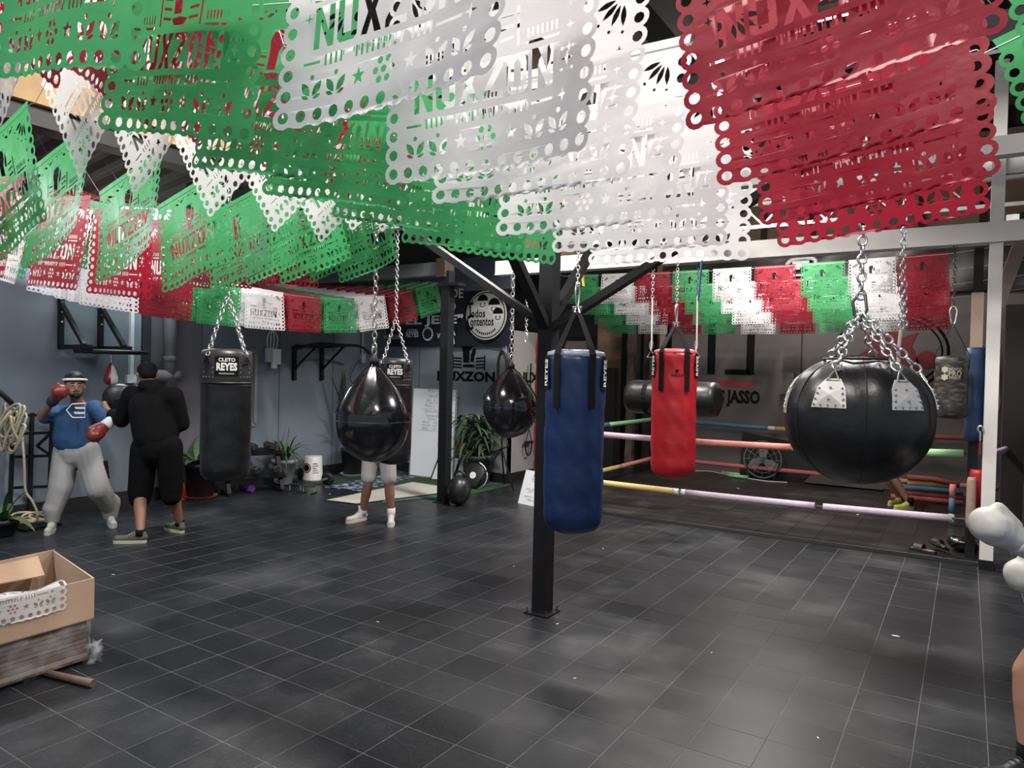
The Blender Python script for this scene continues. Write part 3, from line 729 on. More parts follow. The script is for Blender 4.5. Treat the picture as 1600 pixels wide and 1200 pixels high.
glove_emblem(lo, .30, Matrix.Translation((.06, 0, .22)), black_paint)
lo2 = thing('wall_emblem', 'black word fragment painted on the warm grey side wall by the red post', 'painting', onX(826, 590, WS + .006))
text('NUX', .17, frame_M((0, 0, 0), (0, 1, 0), (0, 0, 1)), black_paint, lo2, width=.62, bold=.045)
# banner on the back wall
pa, pb = onY(604, 540, WB - .07), onY(799, 541, WB - .07)
zt, zbm = onY(790, 452, WB).z, pb.z
pa.x = max(pa.x, WL + .06)
ban = thing('vinyl_banner', 'dark navy vinyl banner with white lettering and a round logo on the back wall', 'banner', (pa.x, WB - .07, zbm))
BW, BH = pb.x - pa.x, zt - zbm
bm = nb(); vv = []
for i in range(31):
    row = []
    for j in range(9):
        x, z = BW * i / 30, BH * j / 8; row.append(bm.verts.new((x, .035 * math.sin(2.6 * x + 3 * z) * (z / BH) + .02 * math.sin(7 * x - 5 * z), z)))
    vv.append(row)
for i in range(30):
    for j in range(8): bm.faces.new((vv[i][j], vv[i + 1][j], vv[i + 1][j + 1], vv[i][j + 1]))
obj('sheet', bm, mat('navy_vinyl', (0.020, 0.024, 0.036), .33, 0, .2, 3), ban, True)
RXm = Matrix.Rotation(math.pi / 2, 4, 'X')
def bt(s, u, v, h, w, m, name='lettering', bold=.02):
    q = onY(u, v, WB - .07); return text(s, h, Matrix.Translation((q.x - pa.x, -.062, q.z - zbm)) @ RXm, m, ban, width=w, name=name, bold=bold)
bw = lambda u0, u1: onY(u1, 500, WB - .07).x - onY(u0, 500, WB - .07).x
bt('DE', 718, 459, .15, bw(708, 727), mat('cream_print', (0.72, 0.68, 0.62), .6)); bt('BOXEO', 685, 480, .17, bw(655, 716), white_paint); bt('"EL JEFE"', 676, 502, .19, bw(626, 725), white_paint, bold=.035)
bt('REYES', 648, 523, .09, bw(638, 658), white_paint, bold=.03); bt('CLETO', 648, 516.5, .04, bw(640, 656), white_paint, bold=.02); bt('NUXZON', 616, 527, .07, bw(604, 628), white_paint)
q = onY(672, 522, WB - .07)
bm = nb(); prism(bm, star(0, 0, .12, 14, .86), Matrix.Translation((q.x - pa.x, -.058, q.z - zbm)) @ RXm, .004); obj('round_badge', bm, white_paint, ban)
bm = nb(); prism(bm, circ(0, 0, .085, 18), Matrix.Translation((q.x - pa.x, -.063, q.z - zbm)) @ RXm, .004); obj('badge_centre', bm, MATS['navy_vinyl'], ban)
bt('W', 691, 525, .09, bw(686, 696), white_paint, bold=.03)
q = onY(710, 523, WB - .07)
for pts in (circ(0, .1, .035, 10), [(-.03, .06), (.04, .06), (.07, -.02), (.03, -.01), (.06, -.15), (.02, -.15), (0, -.05), (-.04, -.15), (-.08, -.15), (-.04, -.02)]):
    bm = nb(); prism(bm, pts, Matrix.Translation((q.x - pa.x, -.062, q.z - zbm)) @ RXm, .003); obj('boxer_mark', bm, white_paint, ban)
q = onY(763, 493, WB - .07); rx = bw(732, 795) / 2; rz = (onY(763, 455, WB).z - onY(763, 531, WB).z) / 2
Mb = lambda dy: Matrix.Translation((q.x - pa.x, dy, q.z - zbm)) @ RXm
for nm, k, mm, dy in (('logo_rim', 1.0, mat('cream_rim', (0.62, 0.60, 0.50), .6), -.058), ('logo_line', .945, black_paint, -.062), ('logo_field', .90, mat('grey_print', (0.50, 0.51, 0.50), .55), -.066)):
    bm = nb(); prism(bm, circ(0, 0, rx * k, 36, rz * k), Mb(dy), .004); obj(nm, bm, mm, ban)
bt2 = lambda s, x, z, h, w_, n='lettering': text(s, h, Matrix.Translation((q.x - pa.x + x * rx, -.073, q.z - zbm + z * rz)) @ RXm, black_paint, ban, width=w_, name=n, bold=.02)
bt2('T', -.78, .22, .25, .12); bt2('odos', -.38, .08, .13, .27); bt2('C', -.78, -.27, .25, .14); bt2('ontentos', -.18, -.28, .12, .44)
for fx, fz_, fr in ((-.16, .52, .105), (.40, .34, .11), (.60, -.02, .10)):
    bm = nb(); prism(bm, circ(fx * rx, fz_ * rz, fr, 16), Mb(-.068), .003); obj('face', bm, mat('pale_print', (0.62, 0.62, 0.60), .6), ban)
    bm = nb(); prism(bm, arc((fx * rx, fz_ * rz + fr * .25), fr * .95, 0, math.pi, 8), Mb(-.071), .003); obj('hair', bm, black_paint, ban)
    for e in (-.35, .35):
        bm = nb(); prism(bm, circ(fx * rx + e * fr, fz_ * rz - .02, .014, 6), Mb(-.071), .003); obj('eye', bm, black_paint, ban)
    bm = nb(); tube(bm, [(Mb(-.074) @ Vector((fx * rx + fr * .5 * math.cos(a), fz_ * rz - fr * .3 + fr * .35 * math.sin(a), 0))) for a in [math.pi + math.pi * k / 6 for k in range(7)]], .006, 4); obj('smile', bm, black_paint, ban)
for k in range(11):
    a = math.pi * (1.28 + .44 * k / 10); c_ = Mb(-.071) @ Vector((rx * .72 * math.cos(a), rz * .76 * math.sin(a), 0)); bm = nb(); box(bm, c_, (.022, .003, .035)); obj('caption_mark', bm, black_paint, ban)
# ------------------------------------------------------------------ left wall fittings
def lw(u, v, off=0.0): return onX(u, v, WL + off)
# speed ball platform
sp = thing('speed_bag_platform', 'black steel speed bag frame bolted high on the left wall', 'frame', lw(120, 540, .05))
A = sp.location
yL, yR = lw(92, 545).y - A.y, lw(154, 540).y - A.y
zlow = lw(92, 545).z - A.z
for nm, yy in (('upright', yL), ('upright', yR)):
    bm = nb(); bar(bm, (-.01, yy, zlow), (-.01, yy, zlow + .95), .05); obj(nm, bm, black_steel, sp)
    for k in range(6):
        bm = nb(); ball(bm, (.02, yy, zlow + .3 + k * .11), .014, 1); obj('bolt', bm, chrome, sp)
    bm = nb(); bar(bm, (0, yy, zlow + .02), (.62, yy, zlow + .02), .05); obj('arm', bm, black_steel, sp)
    bm = nb(); bar(bm, (0, yy, zlow + .5), (.5, yy, zlow + .04), .045); obj('strut', bm, black_steel, sp)
bm = nb(); bar(bm, (.05, yL, zlow + .02), (.05, yR, zlow + .02), .04); obj('cross_bar', bm, black_steel, sp)
ym = (yL + yR) / 2 + .12
bm = nb(); lathe(bm, [(.36, zlow - .045), (.37, zlow - .03), (.37, zlow - .012), (.36, zlow)], (.42, ym, 0), 32); obj('drum_board', bm, black_steel, sp)
spc = Vector((A.x + .42, A.y + ym, A.z + zlow - .05))
sb = thing('speed_bag', 'small red, white and green speed bag under the wall frame', 'speed bag', spc)
bm = nb(); tube(bm, [(0, 0, 0), (0, 0, -.09)], .012, 6); obj('swivel', bm, chrome, sb)
prof = [(.012, -.09), (.03, -.12), (.055, -.18), (.078, -.25), (.082, -.29), (.06, -.335), (.01, -.352)]
for k, mm in enumerate((mat('red_leather', (0.25, 0.012, 0.015), .35), mat('white_leather', (0.62, 0.60, 0.58), .4), mat('green_leather', (0.03, 0.12, 0.03), .4)) * 2):
    bm = nb(); rings = []
    for r, z in prof: rings.append([bm.verts.new((r * math.cos(a), r * math.sin(a), z)) for a in [math.radians(-92 + k * 60 + t * 12) for t in range(6)]])
    for A1, B1 in zip(rings, rings[1:]):
        for t in range(5): bm.faces.new((A1[t], A1[t + 1], B1[t + 1], B1[t]))
    obj('panel', bm, mm, sb, True)
# mauve drain pipe with elbow
pp = thing('drain_pipe', 'mauve painted drain pipe with a capped elbow on the left wall', 'pipe', lw(265, 590, .15))
bm = nb(); tube(bm, [(0, 0, -.3), (0, 0, 1.25)], .075, 16); obj('pipe', bm, mauve_wall, pp, True)
bm = nb(); tube(bm, [(0, -.28, .02), (0, .06, .02), (0, .14, .02)], [.075, .075, .06], 16); obj('elbow', bm, mauve_wall, pp, True)
bm = nb(); tube(bm, [(0, 0, .2), (0, 0, .27)], .083, 16); obj('collar', bm, mauve_wall, pp, True)
bm = nb(); tube(bm, [(0, 0, -1.75), (0, 0, -.3)], .065, 16); obj('lower_pipe', bm, mat('dark_pipe', (0.05, 0.05, 0.06), .6), pp, True)
# framed notice board behind the black bag
y0, y1 = lw(315, 600).y, lw(397, 600).y; z0, z1 = lw(395, 663).z, lw(395, 550).z
fr = thing('notice_frame', 'metal framed grey notice panel on the left wall behind the black bag', 'panel', (WL + .02, (y0 + y1) / 2, z0))
h = (y1 - y0) / 2
for a, b in (((-h, 0), (-h, z1 - z0)), ((h, 0), (h, z1 - z0)), ((-h, 0), (h, 0)), ((-h, z1 - z0), (h, z1 - z0))):
    bm = nb(); bar(bm, (0, a[0], a[1]), (0, b[0], b[1]), .045); obj('frame_bar', bm, mat('dull_aluminium', (0.30, 0.31, 0.33), .45, .5), fr)
bm = nb(); bbox(bm, (-.012, -h, 0), (-.004, h, z1 - z0)); obj('pane', bm, mat('grey_panel', (0.14, 0.15, 0.17), .4), fr)
bm = nb(); bbox(bm, (-.003, h - .22, z1 - z0 - .3), (.004, h - .1, z1 - z0 - .1)); obj('black_tape', bm, black_paint, fr)
# router box with cables
A = lw(425, 555, .06); rb = thing('router_box', 'white router box with looping cables on the left wall', 'router', A)
bm = nb(); box(bm, (0, -.05, 0), (.06, .1, .2)); obj('side_unit', bm, mat('grey_white_plastic', (0.45, 0.46, 0.47), .5), rb)
bm = nb(); box(bm, (.02, .06, -.02), (.05, .13, .22)); box(bm, (.02, .02, -.15), (.04, .08, .08)); obj('case', bm, mat('white_plastic', (.8, .8, .8)), rb)
for k in range(4):
    bm = nb(); tube(bm, catmull([(0, -.08 + k * .05, .09), (.02, -.1 + k * .06, .25), (0, .0, .40)], 5), .006, 4); obj('cable', bm, MATS['white_plastic'], rb)
# pull-up bar
pu = thing('pull_up_bar', 'black pull-up bar rack mounted on the left wall', 'pull-up bar', lw(500, 545, 0))
A = pu.location
def pl(u, v, off): q = onX(u, v, WL + off); return (off, q.y - A.y, q.z - A.z)
for u0, u1 in ((460, 460), (503, 503)):
    bm = nb(); bar(bm, pl(u0, 541, .03), pl(u1, 594, .03), .05); obj('upright', bm, black_steel, pu)
    a = Vector(pl(u0, 542, .03)); bm = nb(); tube(bm, [a, a + Vector((.62, 0, .02))], .02, 8); obj('arm', bm, black_steel, pu)
    c_ = Vector(pl(u0, 578, .03)); bm = nb(); tube(bm, [c_, c_ + Vector((.2, 0, .16)), a + Vector((.5, 0, .02))], .018, 8); obj('strut', bm, black_steel, pu)
yA, yB = pl(460, 541, 0)[1], pl(503, 541, 0)[1]; zz = pl(480, 541, .03)[2]
bm = nb(); tube(bm, catmull([(.5, yA - .45, zz - .08), (.62, yA - .1, zz + .02), (.64, (yA + yB) / 2, zz + .02), (.62, yB + .2, zz + .02), (.5, yB + .55, zz - .08)], 5), .021, 8); obj('grip_bar', bm, black_steel, pu)
bm = nb(); tube(bm, [(.03, yA, zz), (.03, yB, zz)], .02, 8); obj('wall_bar', bm, black_steel, pu)
# conduit and socket near the banner
cn = thing('wall_socket', 'grey conduit and socket box on the left wall beside the banner', 'socket', lw(566, 560, .03)); A = cn.location
bm = nb(); box(bm, (0, 0, 0), (.07, .09, .15)); obj('box', bm, mat('pale_grey_plastic', (0.42, 0.45, 0.48), .5), cn)
bm = nb(); tube(bm, [(0, 0, .07), (0, 0, .9)], .02, 8); obj('conduit', bm, mat('grey_conduit', (0.33, 0.36, 0.40), .5), cn)
bm = nb(); tube(bm, catmull([(.02, -.02, 0), (.05, -.2, -.12), (.02, -.28, -.35), (.05, -.1, -.5)], 6), .006, 5); obj('cable', bm, black_rubber, cn)
# loop and suspension trainer on the side wall
lp = thing('resistance_loop', 'black rubber loop hanging on the back wall at the corner beside the painted word', 'loop', onY(785, 575, WB - .04))
bm = nb(); tube(bm, [(.085 * math.cos(a), 0, .26 * math.sin(a)) for a in [2 * math.pi * k / 24 for k in range(24)]], .018, 6, closed=True); obj('band', bm, black_rubber, lp)
bm = nb(); box(bm, (.02, .02, .3), (.06, .04, .14)); obj('hook', bm, MATS['grey_conduit'], lp)
sq = onX(826, 690, WS + .06); st = thing('suspension_trainer', 'black suspension strap with a hanging handle against the side wall', 'strap', sq)
bm = nb(); bar(bm, (0, 0, .18), (0, .02, 1.25), .035, .006); obj('strap', bm, black_cloth, st)
bm = nb(); tube(bm, [(0, 0, .2), (0, -.09, 0), (0, .09, 0)], .008, 5, closed=True); obj('triangle_strap', bm, black_cloth, st)
bm = nb(); tube(bm, [(0, -.11, -.01), (0, .11, -.01)], .022, 8); obj('grip', bm, black_rubber, st)
bm = nb(); tube(bm, [(0, .1 * math.cos(a), -.02 + .2 * math.sin(a)) for a in [math.pi + math.pi * k / 10 for k in range(11)]], .011, 6); obj('foot_loop', bm, black_cloth, st)
# ------------------------------------------------------------------ hanging bags
def campos(u, d): q = P(u, 600, d); return q.x, q.y
def hanger(t, x, y, zb):
    Yb = 3.61 if abs(y - 3.61) < abs(y - 5.41) else 5.41
    bm = nb(); bar(bm, (0, 0, HZ - zb + .03), (0, Yb - y, HZ - zb + .03), .05, .06); obj('hanger_bar', bm, black_steel, t)
def face_a(x, y): return math.atan2(-y, -x)          # direction back towards the viewer
def strap_bag(label, u, d, zt, zbm, r, m, top_m, hookz, logo=None, side='REYES', chain_r=.0035, chain_L=.034, hang=HZ, wob=.0):
    x, y = campos(u, d); fa = face_a(x, y)
    t = thing('heavy_bag', label, 'punching bag', (x, y, zbm), 0, 'hanging punching bags')
    h = zt - zbm
    def fn(a, z): return .004 * math.sin(9 * a + 2.1 * z * 9) * math.sin(z * 17) + .003 * math.sin(3 * a + z * 6)
    prof = [(r * .55, 0), (r * .82, .02), (r * .96, .06), (r, .12)] + [(r * (1 - .012 * math.sin(k * .9)), .12 + (h - .17) * k / 26) for k in range(1, 27)] + [(r * .985, h - .03)]
    bm = nb(); lathe(bm, prof, (0, 0, 0), 48, fn); obj('body', bm, m, t, True)
    bm = nb(); lathe(bm, [(r * .99, h - .035), (r * .95, h - .005), (r * .7, h + .008), (r * .3, h + .002)], (0, 0, 0), 48); obj('top_cover', bm, top_m, t, True)
    hk = Vector((0, 0, hookz - zbm)); hanger(t, x, y, zbm)
    for k, da in enumerate((-.62, .55, math.pi - .6, math.pi + .6)):
        a = fa + da; n = Vector((math.cos(a), math.sin(a), 0)); tx = Vector((-n.y, n.x, 0)); w2 = .021
        pts = [n * (r + .006) + Vector((0, 0, h - .34)), n * (r + .007) + Vector((0, 0, h - .02)), n * (r * .93) + Vector((0, 0, h + .02)), hk + n * .02 - Vector((0, 0, .03))]
        ws = [w2, w2, w2, w2 * .7]; bm = nb(); prev = None
        for q, ww in zip(pts, ws):
            row = [bm.verts.new(q - tx * ww), bm.verts.new(q + tx * ww), bm.verts.new(q + tx * ww + n * .004), bm.verts.new(q - tx * ww + n * .004)]
            if prev:
                for s in range(4): bm.faces.new((prev[s], prev[(s + 1) % 4], row[(s + 1) % 4], row[s]))
            prev = row
        obj('strap', bm, mat('black_webbing', (0.005, 0.005, 0.005), .8, 0, .2, 40, spec=.15), t)
    for k in range(3):
        a = fa + k * 2.1; bm = nb(); c = hk + Vector((.02 * math.cos(a), .02 * math.sin(a), -.01))
        tube(bm, [c + Vector((.028 * math.cos(b) * -math.sin(a), .028 * math.cos(b) * math.cos(a), .03 * math.sin(b))) for b in [2 * math.pi * q / 3 + .52 for q in range(3)]], .005, 5, closed=True); obj('d_ring', bm, chrome, t)
    c = hk + Vector((0, 0, .07)); pts = [c + Vector((.0, .028 * s, z)) for s, z in ((.2, -.075), (-.6, -.04), (-1, .03), (-.5, .075), (.5, .075), (1, .03), (.6, -.04))]
    bm = nb(); tube(bm, pts, .006, 6, closed=True); obj('carabiner', bm, chrome, t, True)
    chain('chain', [(hk + Vector((0, 0, .13)), (0, 0, hang - zbm))], chain_L, chain_r, chrome, t)
    for da in (-1.25, 1.25):
        me = text_mesh(side, .055, .16, .02); a0 = fa + da
        for v in me.vertices: v.co = Vector((-v.co.y, v.co.x, 0))
        pch = nb(); NS = 6; rows_ = []
        for s in range(NS + 1):
            a = a0 + (s / NS - .5) * .085 / r; rows_.append([pch.verts.new(((r + .005) * math.cos(a), (r + .005) * math.sin(a), h - .13 + zz)) for zz in (-.1, .1)])
        for A1, B1 in zip(rows_, rows_[1:]): pch.faces.new((A1[0], B1[0], B1[1], A1[1]))
        obj('patch', pch, black_paint, t); wrap(me, r, a0, h - .13, .007); put_mesh('lettering', me, white_paint, Matrix(), t)
    if logo:
        me = text_mesh(logo, .022, .10, .02); wrap(me, r, fa + .1, h - .21, .006); put_mesh('lettering', me, black_paint, Matrix(), t)
        bm = nb(); bmg = [(-.012, 0), (-.015, .02), (-.002, .03), (.012, .022), (.006, .012), (.008, 0)]
        me = bpy.data.meshes.new('m'); bm.faces.new([bm.verts.new((px, py, 0)) for px, py in bmg]); bm.to_mesh(me); bm.free(); wrap(me, r, fa + .1, h - .19, .006); put_mesh('logo_mark', me, black_paint, Matrix(), t)
    return t
blue_l = mat('blue_vinyl', (0.003, 0.016, 0.072), .40, 0, .15, 5, .45, 11)
red_l = mat('red_vinyl', (0.36, 0.008, 0.014), .42, 0, .1, 5, .45, 11)
strap_bag('blue vinyl heavy bag hung by black straps beside the centre column', 899, 4.3, 1.835, .745, .180, blue_l, mat('pale_blue_cover', (0.22, 0.25, 0.34), .35), 2.10, None, hang=HZ)
strap_bag('red vinyl heavy bag hung by black straps in front of the ring', 1054, 5.9, 1.915, .855, .182, red_l, mat('pale_red_cover', (0.45, 0.10, 0.12), .4), 2.14, 'NUXZON')
def chain_bag(label, u, d, zt, zbm, r, hubz):
    x, y = campos(u, d); fa = face_a(x, y); h = zt - zbm
    t = thing('heavy_bag', label, 'punching bag', (x, y, zbm), 0, 'hanging punching bags')
    def fn(a, z): return .0012 * math.sin(z * 34 + 2 * math.sin(3 * a)) + .001 * math.sin(5 * a + z * 20)
    prof = [(r * .5, 0), (r * .8, .015), (r * .95, .05), (r, .1)] + [(r, .1 + (h * .74 - .1) * k / 30) for k in range(1, 31)]
    bm = nb(); lathe(bm, prof, (0, 0, 0), 44, fn); obj('body', bm, black_leather, t, True)
    bm = nb(); lathe(bm, [(r * 1.01, h * .74 - .01), (r * 1.025, h * .745), (r * 1.025, h - .05), (r * .97, h - .015), (r * .6, h), (r * .2, h - .004)], (0, 0, 0), 44); obj('collar', bm, mat('black_vinyl_collar', (0.022, 0.022, 0.024), .4, 0, .1, 8, .2, 12), t, True)
    bm = nb(); tube(bm, [(r * 1.03 * math.cos(a), r * 1.03 * math.sin(a), h * .745) for a in [2 * math.pi * k / 40 for k in range(40)]], .005, 5, closed=True); obj('seam', bm, black_rubber, t)
    segs = []; hanger(t, x, y, zbm)
    for k in range(4):
        a = fa - .78 + k * math.pi / 2; n = Vector((math.cos(a), math.sin(a), 0)); tx = Vector((-n.y, n.x, 0)); b = n * r * 1.06 + Vector((0, 0, h - .08))
        bm = nb(); tube(bm, [b + tx * .035 - Vector((0, 0, .035)), b - tx * .035 - Vector((0, 0, .035)), b + Vector((0, 0, .025))], .006, 5, closed=True); obj('triangle_ring', bm, black_steel, t)
        for i in range(4):
            for j in range(3):
                if j < 2 and 0 < i < 3: continue
                aa = a + (i - 1.5) * .03 / r; bm = nb(); ball(bm, (r * 1.03 * math.cos(aa), r * 1.03 * math.sin(aa), h - .15 - j * .035), .0055, 1); obj('rivet', bm, chrome, t)
        segs.append((b + Vector((0, 0, .02)), Vector((0, 0, hubz - zbm)) + n * .012))
    chain('bag_chains', segs, .048, .0048, chrome, t)
    chain('hanging_chain', [(Vector((0, 0, hubz - zbm)), (0, 0, HZ - zbm))], .048, .0048, chrome, t)
    pch = nb(); rows_ = []
    for s in range(9):
        a = fa + (s / 8 - .5) * .17 / r; rows_.append([pch.verts.new(((r * 1.03 + .002) * math.cos(a), (r * 1.03 + .002) * math.sin(a), h - .135 + zz)) for zz in (-.075, .075)])
    for A1, B1 in zip(rows_, rows_[1:]): pch.faces.new((A1[0], B1[0], B1[1], A1[1]))
    obj('patch', pch, black_paint, t)
    for s, hh, ww, dz, bo in (('REYES', .062, .15, -.005, .045), ('CLETO', .028, .12, .048, .03), ('PROFESSIONAL', .011, .11, -.058, .0)):
        me = text_mesh(s, hh, ww, bo); wrap(me, r * 1.03, fa, h - .135 + dz, .004); put_mesh('lettering', me, white_paint, Matrix(), t)
    return t
chain_bag('black leather heavy bag hung by four chains in front of the left wall', 354, 5.6, 1.835, .80, .188, 2.24)
chain_bag('black leather heavy bag on chains half hidden behind the big teardrop bag', 617, 7.2, 1.82, .745, .172, 2.20)
# teardrop bags
tear_m = mat('glossy_black_vinyl', (0.006, 0.006, 0.008), .16, 0, .1, 5, .06, 9, coat=.4)
def teardrop(label, u, d, ztop, zbot, r):
    x, y = campos(u, d); fa = face_a(x, y); h = ztop - zbot
    t = thing('teardrop_bag', label, 'punching bag', (x, y, zbot), 0, 'glossy teardrop bags')
    N_ = 26; zc = r * 1.13; prof = []
    for k in range(1, 15):
        a = -math.pi / 2 + (math.pi / 2 + .12) * k / 14; prof.append((r * math.cos(a), zc + zc * math.sin(a)))
    rl, zl = prof[-1]
    for k in range(1, N_):
        s = k / N_; prof.append((max(.022, rl * ((1 - s ** 1.6) * .94 + .06 * (1 - s))), zl + (h - zl) * s))
    def fn(a, z):
        s = max(0, (z - zc) / (h - zc)); return .006 * s * math.sin(8 * a) * (1 - .4 * s)
    bm = nb(); lathe(bm, [(.02, 0)] + prof, (0, 0, 0), 48, fn); obj('body', bm, tear_m, t, True)
    hanger(t, x, y, zbot)
    bm = nb(); tube(bm, [(r * 1.002 * math.cos(a), r * 1.002 * math.sin(a), zc) for a in [2 * math.pi * k / 48 for k in range(48)]], .002, 5, closed=True); obj('seam', bm, black_rubber, t)
    for s in (-1, 1):
        a = fa + s * 1.35; n = Vector((math.cos(a), math.sin(a), 0)); bm = nb(); pts = []
        for (rr, zz) in prof[15:]: pts.append(n * (rr + .004) + Vector((0, 0, zz)))
        tube(bm, pts, .004, 5); obj('side_piping', bm, tear_m, t)
    bm = nb(); lathe(bm, [(.03, h - .02), (.034, h + .005), (.02, h + .03), (.012, h + .05)], (0, 0, 0), 12); obj('neck', bm, black_rubber, t, True)
    bm = nb(); tube(bm, [(0, .02 * math.cos(a), h + .07 + .03 * math.sin(a)) for a in [2 * math.pi * k / 12 for k in range(12)]], .006, 6, closed=True); obj('shackle', bm, chrome, t, True)
    chain('chain', [((0, 0, h + .08), (0, 0, HZ - zbot))], .05, .0046, chrome, t)
teardrop('larger glossy black teardrop bag in front of the legs in grey shorts', 584, 4.7, 1.75, 1.085, .243)
teardrop('glossy black teardrop bag just left of the centre column', 798, 6.2, 1.755, 1.125, .243)
# horizontal bag
q0, q1 = P(985, 620, 8.35), P(1120, 624, 7.75)
hx = thing('uppercut_bag', 'black horizontal cylinder bag hanging behind the red bag', 'punching bag', (q0 + q1) / 2, math.atan2((q1 - q0).y, (q1 - q0).x))
hl = .52; r = .195
bm = nb(); pr = [(r * .6, -hl - .03), (r * .93, -hl), (r, -hl + .05)] + [(r * (1 + .01 * math.sin(k * 2.2)), -hl + .05 + (2 * hl - .1) * k / 14) for k in range(1, 14)] + [(r, hl - .05), (r * .93, hl), (r * .6, hl + .03)]
lathe(bm, pr, (0, 0, 0), 36); bmesh.ops.rotate(bm, verts=bm.verts, matrix=Matrix.Rotation(math.pi / 2, 3, 'Y')); obj('body', bm, black_leather, hx, True)
for s in (-1, 1):
    x = s * .27
    bm = nb(); pts = [(x, -r * 1.03 * math.sin(a) * 1, r * 1.03 * math.cos(a)) for a in [2 * math.pi * k / 24 for k in range(24)]]
    prev = None; first = None
    for p_ in pts + [pts[0]]:
        row = [bm.verts.new((p_[0] - .028, p_[1], p_[2])), bm.verts.new((p_[0] + .028, p_[1], p_[2]))]
        if prev: bm.faces.new((prev[0], prev[1], row[1], row[0]))
        prev = row
    obj('strap', bm, MATS['black_webbing'], hx)
    bm = nb(); bar(bm, (x, 0, r), (x, 0, .46), .055, .006); obj('strap', bm, MATS['black_webbing'], hx)
    bm = nb(); tube(bm, [(x - .05, 0, .46), (x + .05, 0, .46), (x, 0, .54)], .007, 5, closed=True); obj('triangle_ring', bm, chrome, hx)
    bm = nb(); tube(bm, [(x, .0, .54), (x + .005, 0, .62), (x, 0, 1.15)], .009, 6); obj('cable', bm, cord_white, hx)
    bm = nb(); tube(bm, [(x + .02 * math.cos(a), 0, .6 + .05 * math.sin(a)) for a in [2 * math.pi * k / 10 for k in range(10)]], .007, 5, closed=True); obj('thimble', bm, chrome, hx)
    chain('chain', [((x, 0, 1.14), (x, 0, 2.98 - hx.location.z))], .05, .0045, chrome if s < 0 else dark_steel_chain, hx)
# big ball
x, y = campos(1341, 3.3); fa = face_a(x, y); zc = P(1341, 655, 3.3).z; R = .318
bt_ = thing('wrecking_ball_bag', 'huge round black leather bag with steel plates hung by heavy chains', 'punching bag', (x, y, zc - .30))
def brad(z):           # outline radius of the flattened ball
    s = z / (.30 if z < 0 else .295)
    if z > 0: return R * max(.02, 1 - abs(s) ** 2.55) ** .5 if s < .985 else R * .22
    return R * max(.005, 1 - abs(s) ** 2.1) ** .5
bm = nb(); zs = [-.30 * math.cos(math.pi / 2 * k / 16) for k in range(17)] + [.295 * math.sin(math.pi / 2 * k / 18) for k in range(1, 18)]
def fnb(a, z):
    s = (z - .3) / .3; lob = abs(math.sin((a - fa - .12) * 3)); return -.010 * (1 - lob) ** 4 * max(0, 1 - abs(s) * .6) + .006 * math.sin(a * 7 + 3 * s) * max(0, s) + .004 * math.sin(a * 13 + 8 * s) * max(0, s)
lathe(bm, [(max(brad(z), .01), z + .30) for z in zs], (0, 0, 0), 72, fnb)
obj('body', bm, black_leather, bt_, True)
for k in range(6):
    a = fa + .12 + k * math.pi / 3; bm = nb(); tube(bm, [Vector((math.cos(a) * (brad(z) - .006), math.sin(a) * (brad(z) - .006), z + .3)) for z in zs[4:-1]], .0035, 5); obj('seam_piping', bm, black_rubber, bt_)
bm = nb(); tube(bm, [(R * .47 * math.cos(a), R * .47 * math.sin(a), .578) for a in [2 * math.pi * k / 36 for k in range(36)]], .006, 5, closed=True); obj('rim_seam', bm, black_rubber, bt_)
plate_m = mat('brushed_steel_plate', (0.56, 0.53, 0.52), .45, .35, .15, 30); riv_m = mat('rivet_steel', (0.34, 0.33, 0.33), .4, .6)
hanger(bt_, x, y, zc - .30)
hub = Vector((0, 0, P(1352, 492, 3.3).z - (zc - .30)))
lk = link_mesh(.058, .0062, True)
for k, da in enumerate((-.37, .66, 1.75, 2.8, -1.42, -2.4)):
    if k in (4,): continue
    a = fa + da
    def onb(wx, z, out): aa = a + wx / R; r_ = brad(z) + out; return Vector((r_ * math.cos(aa), r_ * math.sin(aa), z + .3))
    cz = .125
    outl = [(-.075, -.066), (.075, -.066), (.066, .022), (.036, .062), (-.036, .062), (-.066, .022)]
    bm = nb(); f_ = [bm.verts.new(onb(wx, cz + wz, .010)) for wx, wz in outl]; b_ = [bm.verts.new(onb(wx, cz + wz, .003)) for wx, wz in outl]
    cv = bm.verts.new(onb(0, cz - .005, .0105)); bm.faces.new(b_[::-1])
    for s in range(6): bm.faces.new((f_[s], f_[(s + 1) % 6], cv))
    for s in range(6): bm.faces.new((b_[s], b_[(s + 1) % 6], f_[(s + 1) % 6], f_[s]))
    pl_ = obj('plate', bm, plate_m, bt_)
    for wx, wz in ((-.053, .02), (-.057, -.002), (-.061, -.027), (-.064, -.052), (.053, .02), (.057, -.002), (.061, -.027), (.064, -.052), (-.032, -.053), (0, -.053), (.032, -.053), (0, -.027), (0, .022)):
        bm = nb(); ball(bm, onb(wx, cz + wz, .011), .0055, 1); obj('rivet', bm, riv_m, pl_)
    top = onb(0, cz + .10, .030); ln, rn = onb(-.03, cz + .055, .010), onb(.03, cz + .055, .010)
    bm = nb(); tube(bm, [ln, rn, top], .0055, 6, closed=True); obj('triangle_ring', bm, chrome, bt_)
    c0 = obj('chain', nb(), chrome, bt_)
    for M in chain_mats(top, hub + Vector((math.cos(a), math.sin(a), 0)) * .014, .058, .0062):
        o = link('link', lk, c0); o.matrix_basis = M
lk.materials.append(chrome) if not lk.materials else None
c0 = obj('hanging_chain', nb(), chrome, bt_)
for M in chain_mats(hub + Vector((0, 0, .07)), (0, 0, HZ - (zc - .30)), .058, .0062):
    o = link('link', lk, c0); o.matrix_basis = M
